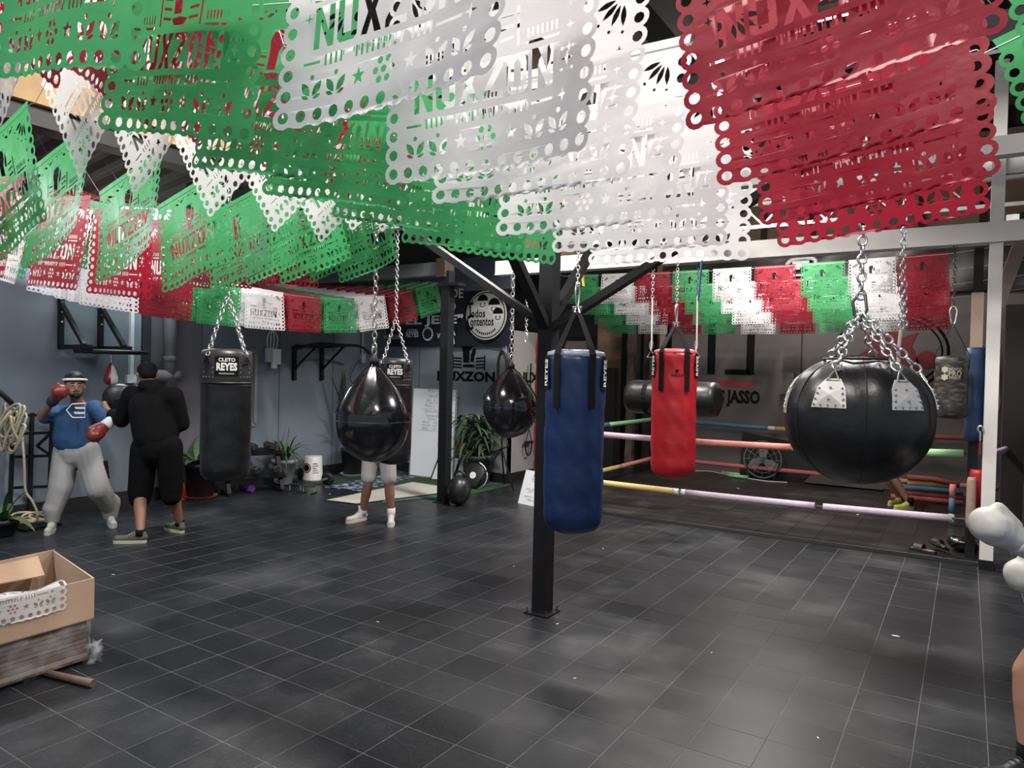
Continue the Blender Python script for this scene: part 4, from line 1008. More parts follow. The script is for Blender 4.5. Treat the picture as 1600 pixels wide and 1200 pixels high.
bm = nb(); tube(bm, [hub + Vector((.03 * s, .0, z)) for s, z in ((0, -.03), (-.8, .0), (-1.1, .06), (-.3, .1), (.6, .09), (.9, .02))], .008, 6, closed=True); obj('carabiner', bm, mat('dark_steel', (0.12, 0.12, 0.13), .35, .8), bt_, True)
a = fa - 1.32
me = text_mesh('REYES', .05, .15, .03); rows_ = []
for v in me.vertices: v.co = Vector((-v.co.y, v.co.x, 0))
pch = nb()
for s in range(9):
    zz = .02 + .2 * s / 8; rows_.append([pch.verts.new(((brad(zz) + .004) * math.cos(a + e / R), (brad(zz) + .004) * math.sin(a + e / R), zz + .3)) for e in (-.04, .04)])
for A1, B1 in zip(rows_, rows_[1:]): pch.faces.new((A1[0], A1[1], B1[1], B1[0]))
obj('patch', pch, mat('grey_patch', (0.32, 0.31, 0.31), .5), bt_)
for v in me.vertices:
    zz = .12 + v.co.y; aa = a + v.co.x / R; v.co = Vector(((brad(zz) + .007) * math.cos(aa), (brad(zz) + .007) * math.sin(aa), zz + .3))
put_mesh('lettering', me, white_paint, Matrix(), bt_)
# spare chain with a pale strap hanging behind the ball
cx_, cy_ = campos(1405, 4.6)
sc_ = thing('spare_chain', 'loose steel chain ending in a pale rope, just right of the ball chains', 'chain', (cx_, cy_, 1.75))
chain('chain', [((0, 0, P(1405, 515, 4.6).z - 1.75), (0, 0, 3.62 - 1.75))], .052, .005, chrome, sc_)
chain('doubled_chain', [((.02, .01, P(1405, 510, 4.6).z - 1.75), (.01, 0, P(1405, 440, 4.6).z - 1.75))], .052, .005, chrome, sc_)
bm = nb(); tube(bm, [(0, 0, P(1405, 515, 4.6).z - 1.75), (-.01, 0, .15), (-.005, 0, -.25), (0, 0, -.4)], .012, 6); obj('rope', bm, mat('pale_rope', (0.55, 0.47, 0.42), .8), sc_)
trim((cx_ - .05, 2.0, 3.62), (cx_ + .05, 7.8, 3.74), white_steel)
# camouflage bag on the beam
x, y = campos(1486, 6.62); fa = face_a(x, y); zb0 = P(1486, 654, 6.62).z; zt0 = P(1486, 556, 6.62).z; r = .138; h = zt0 - zb0
cb = thing('heavy_bag', 'small grey camouflage heavy bag hanging left of the white post', 'punching bag', (x, y, zb0), 0, 'hanging punching bags')
cm = bpy.data.materials.new('grey_camouflage'); ntc, Nn, Ll, bb = nodes(cm); vn = Nn.new('ShaderNodeTexNoise'); vn.inputs['Scale'].default_value = 14; vn.inputs['Detail'].default_value = 3
mpn = Nn.new('ShaderNodeMapping'); mpn.inputs['Scale'].default_value = (1, 1, 2.6); tcn = Nn.new('ShaderNodeTexCoord'); Ll.new(tcn.outputs['Object'], mpn.inputs[0]); Ll.new(mpn.outputs[0], vn.inputs['Vector'])
cr_ = Nn.new('ShaderNodeValToRGB'); cr_.color_ramp.interpolation = 'CONSTANT'
for pos, c in ((0, (.016, .015, .014)), (.5, (.035, .032, .028)), (.6, (.075, .068, .06))):
    e = cr_.color_ramp.elements[0] if pos == 0 else (cr_.color_ramp.elements[1] if pos == .5 else cr_.color_ramp.elements.new(pos)); e.position = pos; e.color = (*c, 1)
Ll.new(vn.outputs['Fac'], cr_.inputs[0]); Ll.new(cr_.outputs[0], bb.inputs['Base Color']); bb.inputs['Roughness'].default_value = .5; MATS['camo'] = cm
bm = nb(); lathe(bm, [(r * .5, 0), (r * .9, .015), (r, .05)] + [(r, .05 + (h - .09) * k / 12) for k in range(1, 13)] + [(r * .93, h - .015), (r * .5, h)], (0, 0, 0), 32, lambda a, z: .004 * math.sin(5 * a + 40 * z)); obj('body', bm, cm, cb, True)
for s in (-1, 1):
    n = Vector((math.cos(fa + 1.5 * s), math.sin(fa + 1.5 * s), 0)); bm = nb(); bar(bm, n * (r + .003) + Vector((0, 0, h - .12)), n * (r + .003) + Vector((0, 0, h)), .035, .005); bar(bm, n * (r + .003) + Vector((0, 0, h)), Vector((0, 0, h + .30)), .035, .005); obj('strap', bm, MATS['black_webbing'], cb)
for s, hh, ww, dz in (('PRO', .05, .10, -.165), ('MEXICO', .024, .1, -.125), ('FIGHT', .024, .09, -.205)):
    me = text_mesh(s, hh, ww, .01); wrap(me, r, fa + .22, h + dz, .006); put_mesh('lettering', me, mat('cream_mark', (0.36, 0.32, 0.25), .6), Matrix(), cb)
for dz in (-.13, -.2):
    me = bpy.data.meshes.new('m'); bm = nb(); bm.faces.new([bm.verts.new((px, py, 0)) for px, py in star(0, 0, .034, 6, .7)]); bm.to_mesh(me); bm.free(); wrap(me, r, fa - .38, h + dz, .006); put_mesh('logo_mark', me, MATS['cream_mark'], Matrix(), cb)
bm = nb(); c = Vector((0, 0, h + .37)); tube(bm, [c + Vector((.03 * s, 0, z)) for s, z in ((0, -.09), (-.6, -.05), (-1, .05), (-.4, .09), (.4, .09), (1, .05), (.6, -.05))], .007, 6, closed=True); obj('carabiner', bm, chrome, cb, True)
chain('chain', [((0, 0, h + .45), (0, 0, 2.97 - zb0))], .045, .004, dark_steel_chain, cb)
# ------------------------------------------------------------------ plants
leaf_g = mat('leaf_green', (0.045, 0.095, 0.035), .5, 0, .35, 6); leaf_d = mat('dark_leaf', (0.020, 0.045, 0.022), .5, 0, .3, 6); leaf_y = mat('variegated_leaf', (0.13, 0.15, 0.06), .5, 0, .5, 14)
def blade(bm, base, az, L, rise, droop, w, n=7, fold=.25):
    base = Vector(base); d = Vector((math.cos(az), math.sin(az), 0)); s_ = Vector((-d.y, d.x, 0)); rows_ = []
    for k in range(n + 1):
        t = k / n; c = base + d * L * (t * (1 - rise * .45)) + Vector((0, 0, L * (rise * t - droop * t * t)))
        ww = w * math.sin(math.pi * (.12 + .88 * t) ** .8) * (1 if t < 1 else 0.05); rows_.append([bm.verts.new(c - s_ * ww + Vector((0, 0, fold * ww))), bm.verts.new(c), bm.verts.new(c + s_ * ww + Vector((0, 0, fold * ww)))])
    for A, B in zip(rows_, rows_[1:]):
        bm.faces.new((A[0], A[1], B[1], B[0])); bm.faces.new((A[1], A[2], B[2], B[1]))
def pot(t, r0, r1, h, m, saucer=None, name='pot'):
    bm = nb(); lathe(bm, [(r0 * .9, .0), (r0, .01), (r1, h - .05), (r1 * 1.05, h - .05), (r1 * 1.05, h), (r1 * .93, h), (r1 * .9, h - .04)], (0, 0, .012), 28); obj(name, bm, m, t, True)
    bm = nb(); lathe(bm, [(r1 * .9, h - .03), (.01, h - .02)], (0, 0, 0), 20, capt=True); obj('soil', bm, mat('dark_soil', (0.02, 0.014, 0.010), .95), t)
    if saucer:
        bm = nb(); lathe(bm, [(r0 * 1.1, 0), (r0 * 1.35, .035), (r0 * 1.28, .035), (r0 * 1.05, .008)], (0, 0, 0), 28); obj('saucer', bm, saucer, t)
def by_wall(u, off): X = WL + off; return Vector((X, onX(u, 755, X).y, 0))
def plant(label, loc, potargs, leaves, cat='plant', name='potted_plant'):
    loc.y = min(loc.y, WB - .30)
    t = thing(name, label, cat, loc); pot(t, *potargs)
    for k, (args, m) in enumerate(leaves):
        bm = nb(); blade(bm, *args)
        for v in bm.verts:
            v.co.x = max(v.co.x, WL + .05 - t.location.x); v.co.y = min(v.co.y, WB - .05 - t.location.y)
            if v.co.z < .03: v.co.z = .03
        obj('leaf', bm, m, t, True)
    return t
rp = random.Random(8)
# black pot with broad leaves, behind the first bag
h = .44; lv = []
for az, L, rise, dr, w in ((2.6, .55, .95, .25, .09), (3.3, .5, .6, .3, .085), (4.1, .42, .55, .35, .08), (-.2, .5, .85, .4, .085), (.9, .55, .9, .3, .085), (1.8, .45, 1.0, .2, .07), (5.2, .5, .5, .4, .09)): lv.append((((0, 0, h - .02), az, L, rise, dr, w), leaf_g))
plant('broad-leaved plant in a black pot on an orange saucer behind the black bag', by_wall(314, .30), (.15, .19, h, mat('black_plastic_pot', (0.010, 0.010, 0.011), .5), mat('terracotta', (0.34, 0.11, 0.06), .7)), lv)
# spider plant in a grey pot
h = .36; lv = []
for k in range(64):
    az = rp.uniform(0, 2 * math.pi); L = rp.uniform(.40, .72); lv.append((((rp.uniform(-.04, .04), rp.uniform(-.04, .04), h - .02), az, L, rp.uniform(.75, 1.25), rp.uniform(.45, 1.1), .015), rp.choice((leaf_g, leaf_y, leaf_d))))
plant('spiky spider plant in a pale grey pot by the left wall', by_wall(444, .27), (.13, .175, h, mat('grey_glazed_pot', (0.30, 0.31, 0.33), .45)), lv)
# dark pot with sword leaves behind the teardrop
h = .42; lv = []
for az, L, rise, dr, w in ((4.6, .75, 1.5, .35, .06), (4.3, 1.0, 1.3, .2, .05), (4.5, .85, 1.1, .5, .05), (4.9, .8, .9, .5, .045), (2.0, .8, 1.5, .2, .055), (.4, .7, 1.2, .3, .055), (5.4, .7, .9, .5, .05), (3.0, 1.05, 1.35, .25, .06)): lv.append((((0, 0, h + .12), az, L, rise, dr, w), leaf_d))
tt = plant('sword-leaved plant in a dark pot on a white saucer behind the teardrop bag', by_wall(551, .32), (.15, .19, h, MATS['black_plastic_pot'], MATS['white_plastic']), lv)
bm = nb(); tube(bm, [(0, 0, h - .04), (.01, 0, h + .2)], .02, 6); obj('stem', bm, leaf_d, tt)
# bushy plant with hanging leaves in a grey planter
h = .42; lv = []
for k in range(190):
    az = rp.uniform(0, 2 * math.pi); zz = rp.uniform(.42, 1.0); q = (rp.uniform(-.24, .24), rp.uniform(-.2, .2), zz)
    lv.append(((q, az, rp.uniform(.26, .44), rp.uniform(.3, .7), rp.uniform(.6, 1.3), rp.uniform(.026, .040), 5), rp.choice((leaf_g, leaf_d, leaf_d, leaf_y))))
tt = plant('bushy plant with drooping leaves in a dark grey planter against the side wall', G(757, 752), (.19, .23, h, mat('dark_grey_planter', (0.07, 0.07, 0.075), .6)), lv)
for k in range(7):
    a = rp.uniform(0, 6.28); bm = nb(); tube(bm, [(0, 0, h - .03), (.08 * math.cos(a), .08 * math.sin(a), .72), (.12 * math.cos(a), .12 * math.sin(a), rp.uniform(.85, 1.05))], .009, 5); obj('stem', bm, leaf_d, tt)
# leaf plant at the far left edge
tt = thing('potted_plant', 'green and yellow leaved plant at the far left edge near the coiled rope', 'plant', G(4, 838))
pot(tt, .1, .13, .16, MATS['black_plastic_pot'])
for az, L, rise, dr, w, m in ((.3, .5, .4, .55, .05, leaf_y), (-.5, .42, .8, .55, .06, leaf_g), (.9, .5, 1.1, .5, .04, leaf_g), (2.5, .4, .8, .5, .06, leaf_g), (4, .4, .7, .5, .05, leaf_y), (-.1, .55, 1.2, .6, .02, leaf_d)):
    bm = nb(); blade(bm, (0, 0, .15), az, L, rise, dr, w); obj('leaf', bm, m, tt, True)
# ------------------------------------------------------------------ gym floor things on the left
def at(u, v): return G(u, v)
cn = thing('traffic_cone', 'small orange cone on the floor beside the black plant pot', 'cone', at(287, 779))
bm = nb(); lathe(bm, [(.055, .012), (.012, .19), (.008, .195)], (0, 0, 0), 16); obj('cone', bm, mat('orange_plastic', (0.62, 0.07, 0.02), .5), cn, True)
bm = nb(); box(bm, (0, 0, .006), (.15, .15, .012)); obj('base', bm, MATS['orange_plastic'], cn)
# dumbbell rack
dr_ = thing('dumbbell_rack', 'black dumbbell rack standing behind the black heavy bag', 'rack', at(396, 770), math.radians(70))
for s in (-.35, .35):
    bm = nb(); bar(bm, (s, -.18, .02), (s, .22, .02), .05); obj('foot', bm, black_steel, dr_)
    bm = nb(); bar(bm, (s, -.12, .02), (s, .18, .62), .05); obj('upright', bm, black_steel, dr_)
for z, y in ((.24, -.04), (.54, .12)):
    bm = nb(); box(bm, (0, y, z), (.8, .17, .02), (.45, 0, 0)); obj('shelf', bm, black_steel, dr_)
def dumbbell(label, loc, rz, m, s=1.0, group=None):
    t = thing('dumbbell', label, 'dumbbell', loc, rz, group)
    bm = nb(); tube(bm, [(-.06 * s, 0, 0), (.06 * s, 0, 0)], .015 * s, 8); obj('handle', bm, chrome, t)
    for q in (-1, 1):
        bm = nb(); lathe(bm, [(.042 * s, -.04 * s), (.055 * s, -.028 * s), (.055 * s, .028 * s), (.042 * s, .04 * s)], (0, 0, 0), 6); bmesh.ops.rotate(bm, verts=bm.verts, matrix=Matrix.Rotation(math.pi / 2, 3, 'Y')); bmesh.ops.translate(bm, verts=bm.verts, vec=(q * .1 * s, 0, 0)); obj('head', bm, m, t)
for k, (x, z, y) in enumerate(((-.25, .315, -.04), (0, .315, -.04), (.25, .315, -.04), (-.25, .615, .12), (0, .615, .12), (.25, .615, .12))):
    q = dr_.location + Matrix.Rotation(math.radians(70), 3, 'Z') @ Vector((x, y, z))
    dumbbell('black hexagonal dumbbell, %s on the %s shelf of the dumbbell rack' % (('nearest', 'middle', 'farthest')[k % 3], 'lower' if k < 3 else 'upper'), q, math.radians(160), black_rubber, 1.0, 'dumbbells on the %s rack shelf' % ('lower' if k < 3 else 'upper'))
dumbbell('purple dumbbell lying on the floor in front of the rack', at(386, 768) + Vector((0, 0, .055)), math.radians(-10), mat('purple_vinyl', (0.10, 0.02, 0.20), .5), 1.05)
# kettlebells
def kettlebell(label, loc, m, s=1.0, rz=0.0, group=None):
    t = thing('kettlebell', label, 'kettlebell', loc, rz, group)
    bm = nb(); lathe(bm, [(.05 * s, 0), (.085 * s, .02 * s), (.1 * s, .08 * s), (.085 * s, .145 * s), (.05 * s, .175 * s), (.02 * s, .185 * s)], (0, 0, 0), 24); obj('bell', bm, m, t, True)
    bm = nb(); tube(bm, catmull([(-.06 * s, 0, .15 * s), (-.075 * s, 0, .21 * s), (-.055 * s, 0, .255 * s), (0, 0, .265 * s), (.055 * s, 0, .255 * s), (.075 * s, 0, .21 * s), (.06 * s, 0, .15 * s)], 4), .016 * s, 8); obj('handle', bm, m, t, True)
    bm = nb(); lathe(bm, [(.05 * s, 0), (.05 * s, .004)], (0, 0, 0), 18); bmesh.ops.rotate(bm, verts=bm.verts, matrix=Matrix.Rotation(math.pi / 2, 3, 'X')); bmesh.ops.translate(bm, verts=bm.verts, vec=(0, -.094 * s, .09 * s)); obj('disc', bm, mat('grey_disc', (0.10, 0.11, 0.12), .5), t)
    return t
kettlebell('black kettlebell with grey disc, left of the pair under the spider plant', at(438, 758), black_rubber, .95, math.radians(20))
kettlebell('black kettlebell with grey disc, right of the pair under the spider plant', at(455, 757), black_rubber, .95, math.radians(20))
# push-up handles
for k, (u, v) in enumerate(((461, 768), (482, 771))):
    t = thing('push_up_handle', 'thin black push-up handle on the floor, %s of the pair' % ('left' if k == 0 else 'right'), 'handle', at(u, v), math.radians(20))
    bm = nb(); tube(bm, [(-.09, 0, .1), (.09, 0, .1)], .013, 6); obj('grip', bm, black_rubber, t)
    for s in (-.08, .08):
        bm = nb(); tube(bm, [(s, 0, .1), (s, 0, .01)], .008, 6); obj('leg', bm, chrome, t)
        bm = nb(); tube(bm, [(s, -.08, .01), (s, .08, .01)], .01, 6); obj('foot', bm, black_rubber, t)
# bucket
bk = thing('plastic_bucket', 'white plastic bucket upside down with printed badge by the left wall', 'bucket', by_wall(489, .24)); fa = face_a(*bk.location[:2])
bm = nb(); lathe(bm, [(.152, 0), (.155, .03), (.145, .035), (.147, .06), (.14, .065), (.128, .36), (.120, .368), (.02, .37)], (0, 0, 0), 32); obj('body', bm, mat('bucket_white', (0.62, 0.60, 0.58), .5), bk, True)
for rr_, mm in ((.075, mat('badge_red', (0.20, 0.03, 0.04), .6)), (.06, MATS['bucket_white']), (.05, black_paint)):
    bm = nb(); me = bpy.data.meshes.new('m'); bm.faces.new([bm.verts.new((px, py, 0)) for px, py in circ(0, 0, rr_, 20)]); bm.to_mesh(me); bm.free(); wrap(me, .142, fa - .75, .2, .003 + (.075 - rr_) * .05); put_mesh('badge', me, mm, Matrix(), bk)
for k in range(5):
    bm = nb(); me = bpy.data.meshes.new('m'); bm.faces.new([bm.verts.new(q) for q in ((-.04, 0, 0), (.04 - .012 * (k % 3), 0, 0), (.04 - .012 * (k % 3), .012, 0), (-.04, .012, 0))]); bm.to_mesh(me); bm.free(); wrap(me, .14, fa + .25, .12 + k * .035, .004); put_mesh('print_line', me, mat('grey_ink', (0.2, 0.2, 0.2), .6), Matrix(), bk)
# ab wheel
ab = thing('ab_wheel', 'black exercise wheel lying beside the patterned mat', 'wheel', at(512, 758), math.radians(15))
bm = nb(); lathe(bm, [(.035, -.03), (.085, -.03), (.095, -.018), (.095, .018), (.085, .03), (.035, .03)], (0, 0, 0), 28); bmesh.ops.rotate(bm, verts=bm.verts, matrix=Matrix.Rotation(math.pi / 2, 3, 'X')); bmesh.ops.translate(bm, verts=bm.verts, vec=(0, 0, .095)); obj('tyre', bm, black_rubber, ab, True)
bm = nb(); tube(bm, [(0, -.16, .095), (0, .14, .095)], .018, 8); obj('axle', bm, grey_steel, ab)
# turf and mats
def quad_thing(name, label, cat, pts, z, th, m):
    bm = nb(); a = [bm.verts.new((p.x, p.y, z)) for p in pts]; b = [bm.verts.new((p.x, p.y, z + th)) for p in pts]
    bm.faces.new(b); bm.faces.new(a[::-1]); n = len(pts)
    for k in range(n): bm.faces.new((a[k], a[(k + 1) % n], b[(k + 1) % n], b[k]))
    return tag(obj(name, bm, m), label, cat)
turf_m = mat('artificial_turf', (0.020, 0.050, 0.022), .95, 0, .5, 60, .8, 200)
quad_thing('artificial_turf', 'green artificial turf mat laid along the back wall', 'mat', [at(482, 757), at(690, 783), Vector((-5.75, WB - .1, 0)), Vector((WL + .1, WB - .1, 0)), Vector((WL + .1, 7.3, 0))], .0012, .003, turf_m)
pm = bpy.data.materials.new('blue_pattern'); nt_, N_, L_, b_ = nodes(pm); vo = N_.new('ShaderNodeTexVoronoi'); vo.inputs['Scale'].default_value = 12; tc_ = N_.new('ShaderNodeTexCoord'); L_.new(tc_.outputs['Object'], vo.inputs['Vector'])
rp_ = N_.new('ShaderNodeValToRGB'); rp_.color_ramp.interpolation = 'CONSTANT'; rp_.color_ramp.elements[0].color = (.012, .02, .05, 1); rp_.color_ramp.elements[1].position = .5; rp_.color_ramp.elements[1].color = (.10, .16, .22, 1); e = rp_.color_ramp.elements.new(.62); e.color = (.32, .36, .38, 1)
L_.new(vo.outputs['Distance'], rp_.inputs[0]); L_.new(rp_.outputs[0], b_.inputs['Base Color']); b_.inputs['Roughness'].default_value = .85
quad_thing('patterned_mat', 'blue and white patterned exercise mat on the green turf', 'mat', [at(508, 762), at(562, 768), at(648, 746), at(600, 742)], .0045, .008, pm)
quad_thing('beige_mat', 'long pale beige exercise mat lying across the turf edge', 'mat', [at(511, 783), at(556, 788.5), at(692, 771), at(690, 762), at(645, 755)], .0128, .006, mat('beige_foam', (0.50, 0.47, 0.41), .8, 0, .1, 4))
quad_thing('green_mat_strip', 'thin teal mat edge showing under the beige mat', 'mat', [at(597, 786), at(690, 776.5), at(690, 773), at(600, 783)], .0045, .002, mat('teal_foam', (0.06, 0.14, 0.10), .8))
# whiteboards
def board(label, BL, BR, TL, TR, m, frame=None, lines=(), name='whiteboard'):
    t = thing(name, label, 'board', (BL + BR) / 2); o_ = t.location
    c = [BL - o_, BR - o_, TR - o_, TL - o_]; n = (c[1] - c[0]).cross(c[3] - c[0]).normalized()
    bm = nb(); f_ = [bm.verts.new(p) for p in c]; b2 = [bm.verts.new(p - n * .02) for p in c]; bm.faces.new(f_); bm.faces.new(b2[::-1])
    for k in range(4): bm.faces.new((f_[k], f_[(k + 1) % 4], b2[(k + 1) % 4], b2[k]))
    obj('panel', bm, m, t)
    if frame:
        for k in range(4): bm = nb(); bar(bm, c[k] + n * .002, c[(k + 1) % 4] + n * .002, .014, .02); obj('frame_bar', bm, frame, t)
    M = frame_M(c[0], c[1] - c[0], c[3] - c[0]); W_ = (c[1] - c[0]).length; H_ = (c[3] - c[0]).length
    for s, fx, fy, hh, ww in lines:
        hw = text(s, hh, M @ Matrix.Translation((fx * W_, fy * H_, .004)), mat('pale_ink', (0.26, 0.29, 0.33), .6), t, width=ww * W_, bold=-.004, shear=.2, name='handwriting'); hw['kind'] = 'stuff'
    return t, M, W_, H_, n
wb_m = mat('whiteboard_face', (0.74, 0.76, 0.79), .35)
xl, xr = onY(638, 745, WB - .45).x, onY(706, 745, WB - .45).x
BL, BR = Vector((xl, WB - .42, .012)), Vector((xr, WB - .42, .012)); zt = onY(680, 607, WB - .06).z
tb_, M, W_, H_, n = board('tall whiteboard with faint handwriting leaning on the back wall', BL, BR, Vector((onY(646, 608, WB - .06).x, WB - .06, zt)), Vector((onY(714, 607, WB - .06).x, WB - .06, zt)), wb_m, mat('thin_grey_frame', (0.22, 0.23, 0.25), .5),
      [('Ejercicio', .28, .955, .045, .42), ('Tip 5', .2, .89, .05, .2), ('Abs  5', .18, .845, .04, .22), ('Lunges  8', .2, .815, .04, .28), ('Press 2', .18, .785, .04, .24), ('Ejercicio', .28, .72, .05, .4), ('Sentadilla', .3, .675, .04, .34), ('Core', .28, .64, .04, .2), ('Pull   10', .25, .60, .035, .34), ('Push  12', .25, .565, .035, .34), ('Abs   15', .25, .53, .035, .34),
       ('Ejer', .72, .955, .045, .3), ('Tip 8', .72, .91, .04, .22), ('Press', .7, .87, .04, .24), ('Ejer', .7, .72, .045, .28), ('Tren', .72, .68, .04, .22), ('Core', .68, .64, .035, .2), ('Saltos', .7, .60, .035, .24), ('Ejer', .7, .50, .045, .28), ('Fondo', .7, .46, .035, .24), ('Cuerda', .7, .40, .035, .26), ('Paso', .68, .36, .035, .2)])
for fy in (.745, .505): bm = nb(); bbox(bm, (.02, fy * H_, .0035), (W_ * .55, fy * H_ + .004, .0045)); bmesh.ops.transform(bm, matrix=M, verts=bm.verts); obj('ruled_line', bm, MATS['pale_ink'], tb_)
bm = nb(); bbox(bm, (W_ * .52, .33 * H_, .0035), (W_ * .525, .97 * H_, .0045)); bmesh.ops.transform(bm, matrix=M, verts=bm.verts); obj('ruled_line', bm, MATS['pale_ink'], tb_)
q0, q1 = at(673, 749), at(706, 752)
board('small whiteboard leaning on the tall one beside the dark column', q0, q1, q0 + Vector((.06, .13, .36)), q1 + Vector((.06, .13, .36)), wb_m, black_rubber, [('- x', .3, .7, .03, .2), ('- 2', .3, .5, .03, .2), ('- 7', .35, .3, .03, .2)])
q0, q1 = at(809, 786), at(846, 794)
board('small white sign board with faint handwriting leaning on the ring corner post', q0, q1, q0 + Vector((.02, .16, .42)), q1 + Vector((.02, .16, .42)), wb_m, None, [('KO', .5, .86, .05, .35), ('TKO', .5, .72, .05, .4), ('un round', .5, .48, .03, .6), ('TKO', .4, .40, .03, .2), ('sparring', .5, .24, .03, .6), ('libre', .5, .16, .03, .3)])
q0, q1 = at(709, 752), at(735, 752)
ps = board('red, white and green poster leaning behind the bushy plant', q0, q1, q0 + Vector((.06, .25, .52)), q1 + Vector((.06, .25, .52)), white_paint, None, (), 'poster_board')
t, M, W_, H_, n = ps
for pts, mm in (([(0, .4), (.35, .15), (.5, .0), (0, 0)], mat('green_print', (0.05, 0.25, 0.09), .6)), ([(.55, 1), (1, 1), (1, .72), (.7, .78)], red_paint), ([(.3, 1), (.5, 1), (.45, .8), (.3, .86)], red_paint)):
    bm = nb(); prism(bm, [(x * W_, y * H_) for x, y in pts], M @ Matrix.Translation((0, 0, .002)), .002); obj('colour_shape', bm, mm, t)
# heavy ball kettlebell in front of the dark column
kb = thing('medicine_ball', 'large black ball with a handle on the floor in front of the dark column', 'ball', at(717, 789), math.radians(20))
bm = nb(); ball(bm, (0, 0, .19), (.15, .185, .19), 3); obj('ball', bm, mat('scuffed_black', (0.013, 0.013, 0.014), .33, 0, .4, 9, .3, 8), kb, True)
bm = nb(); tube(bm, [(.07 * math.cos(a), 0, .36 + .07 * math.sin(a)) for a in [math.pi * k / 8 for k in range(9)]], .016, 7); obj('handle', bm, black_rubber, kb, True)
bm = nb(); tube(bm, [(-.02 + .05 * math.cos(a), -.16, .06 + .04 * math.sin(a)) for a in [math.pi * k / 6 + 2 for k in range(7)]], .01, 6); obj('lower_handle', bm, black_rubber, kb)
wp = thing('weight_plate', 'black weight plate with white centre leaning beside the bushy plant', 'weight plate', at(740, 763), math.radians(10))
bm = nb(); lathe(bm, [(.05, -.03), (.16, -.03), (.185, -.015), (.185, .015), (.16, .03), (.05, .03)], (0, 0, 0), 32); bmesh.ops.rotate(bm, verts=bm.verts, matrix=Matrix.Rotation(math.radians(72), 3, 'X')); bmesh.ops.translate(bm, verts=bm.verts, vec=(0, 0, .185)); obj('disc', bm, black_rubber, wp, True)
bm = nb(); lathe(bm, [(.048, 0), (.05, .01)], (0, 0, .03), 20); bmesh.ops.rotate(bm, verts=bm.verts, matrix=Matrix.Rotation(math.radians(72), 3, 'X')); bmesh.ops.translate(bm, verts=bm.verts, vec=(0, 0, .185)); obj('centre_cap', bm, white_paint, wp)
bm = nb(); tube(bm, [(.2 * math.cos(a), .03, .19 + .2 * math.sin(a)) for a in [-1.4 + 2.6 * k / 12 for k in range(13)]], .008, 5); obj('white_strap', bm, MATS['white_plastic'], wp)
# folding stand
q = at(775, 770)
sd = thing('tripod_stand', 'thin black folding stand in front of the bushy plant', 'stand', q)
for u, v in ((742, 765), (803, 770), (788, 757)):
    bm = nb(); tube(bm, [(0, .12, .62), at(u, v) - q + Vector((0, 0, .012))], .011, 6); obj('leg', bm, black_steel, sd)
bm = nb(); tube(bm, [(-.14, .1, .55), (.12, .12, .66)], .011, 6); obj('arm', bm, black_steel, sd)
bm = nb(); tube(bm, [(0, .12, .60), (0, .12, .85)], .013, 6); obj('mast', bm, black_steel, sd)
# ------------------------------------------------------------------ hand truck with rope
ht = thing('hand_truck', 'dark steel hand truck with rungs leaning by the left wall', 'hand truck', at(52, 826)); A = ht.location
def hp(u, v, d): return P(u, v, d) - A
d0 = depth(A)
for u0, u1, dd in ((14, 22, .1), (46, 50, .45), (76, 82, .3)):
    top = 645 if u0 != 14 else 640
    bm = nb(); bar(bm, hp(u0, 824, d0 + dd), hp(u1, top, d0 + dd + .05), .035); obj('rail', bm, black_steel, ht)
for k, v in enumerate((648, 676, 712, 760)):
    bm = nb(); bar(bm, hp(22, v + 2, d0 + .3), hp(80, v, d0 + .36), .028); obj('rung', bm, black_steel, ht)
bm = nb(); tube(bm, catmull([hp(18, 690, d0 + .12), hp(20, 648, d0 + .1), hp(20, 634, d0 + .05), hp(12, 624, d0 - .05), hp(-4, 610, d0 - .12)], 5), .026, 8); obj('handle', bm, black_steel, ht, True)
bm = nb(); bar(bm, hp(58, 697, d0 + .33), hp(78, 678, d0 + .34), .026); bar(bm, hp(58, 697, d0 + .33), hp(80, 712, d0 + .34), .02); obj('gusset', bm, black_steel, ht)
bm = nb(); a = [at(10, 824), at(38, 831), at(98, 820), at(70, 812)]
v0 = [bm.verts.new(p - A + Vector((0, 0, .006))) for p in a]; v1 = [bm.verts.new(p - A + Vector((0, 0, .02))) for p in a]; bm.faces.new(v1); bm.faces.new(v0[::-1])
for k in range(4): bm.faces.new((v0[k], v0[(k + 1) % 4], v1[(k + 1) % 4], v1[k]))
obj('toe_plate', bm, black_steel, ht)
rope_m = mat('beige_rope', (0.42, 0.36, 0.25), .85, 0, .3, 60)
rp0 = thing('coiled_rope', 'thick beige rope coiled on the hand truck and trailing to the floor', 'rope', at(58, 826)); A = rp0.location
rr_ = random.Random(4)
for k in range(9):
    cu, cv, ru, rv = rr_.uniform(8, 26), rr_.uniform(660, 690), rr_.uniform(8, 16), rr_.uniform(18, 34); ph = rr_.uniform(0, 6); dd = rr_.uniform(-.12, .06)
    pts = [P(cu + ru * math.cos(a + ph) + 4 * math.sin(2 * a), cv + rv * math.sin(a + ph * .2), d0 + .02 + dd + .06 * math.cos(a)) - A for a in [2 * math.pi * s / 16 for s in range(16)]]
    bm = nb(); tube(bm, pts, .0125, 6, closed=True); obj('coil', bm, rope_m, rp0, True)
bm = nb(); tube(bm, catmull([P(34, 680, d0 - .05) - A, P(38, 720, d0 - .05) - A, P(40, 765, d0 - .02) - A, P(50, 782, d0 - .02) - A, P(58, 800, d0) - A, P(58, 815, d0) - A], 6), .0125, 6); obj('hanging_end', bm, rope_m, rp0, True)
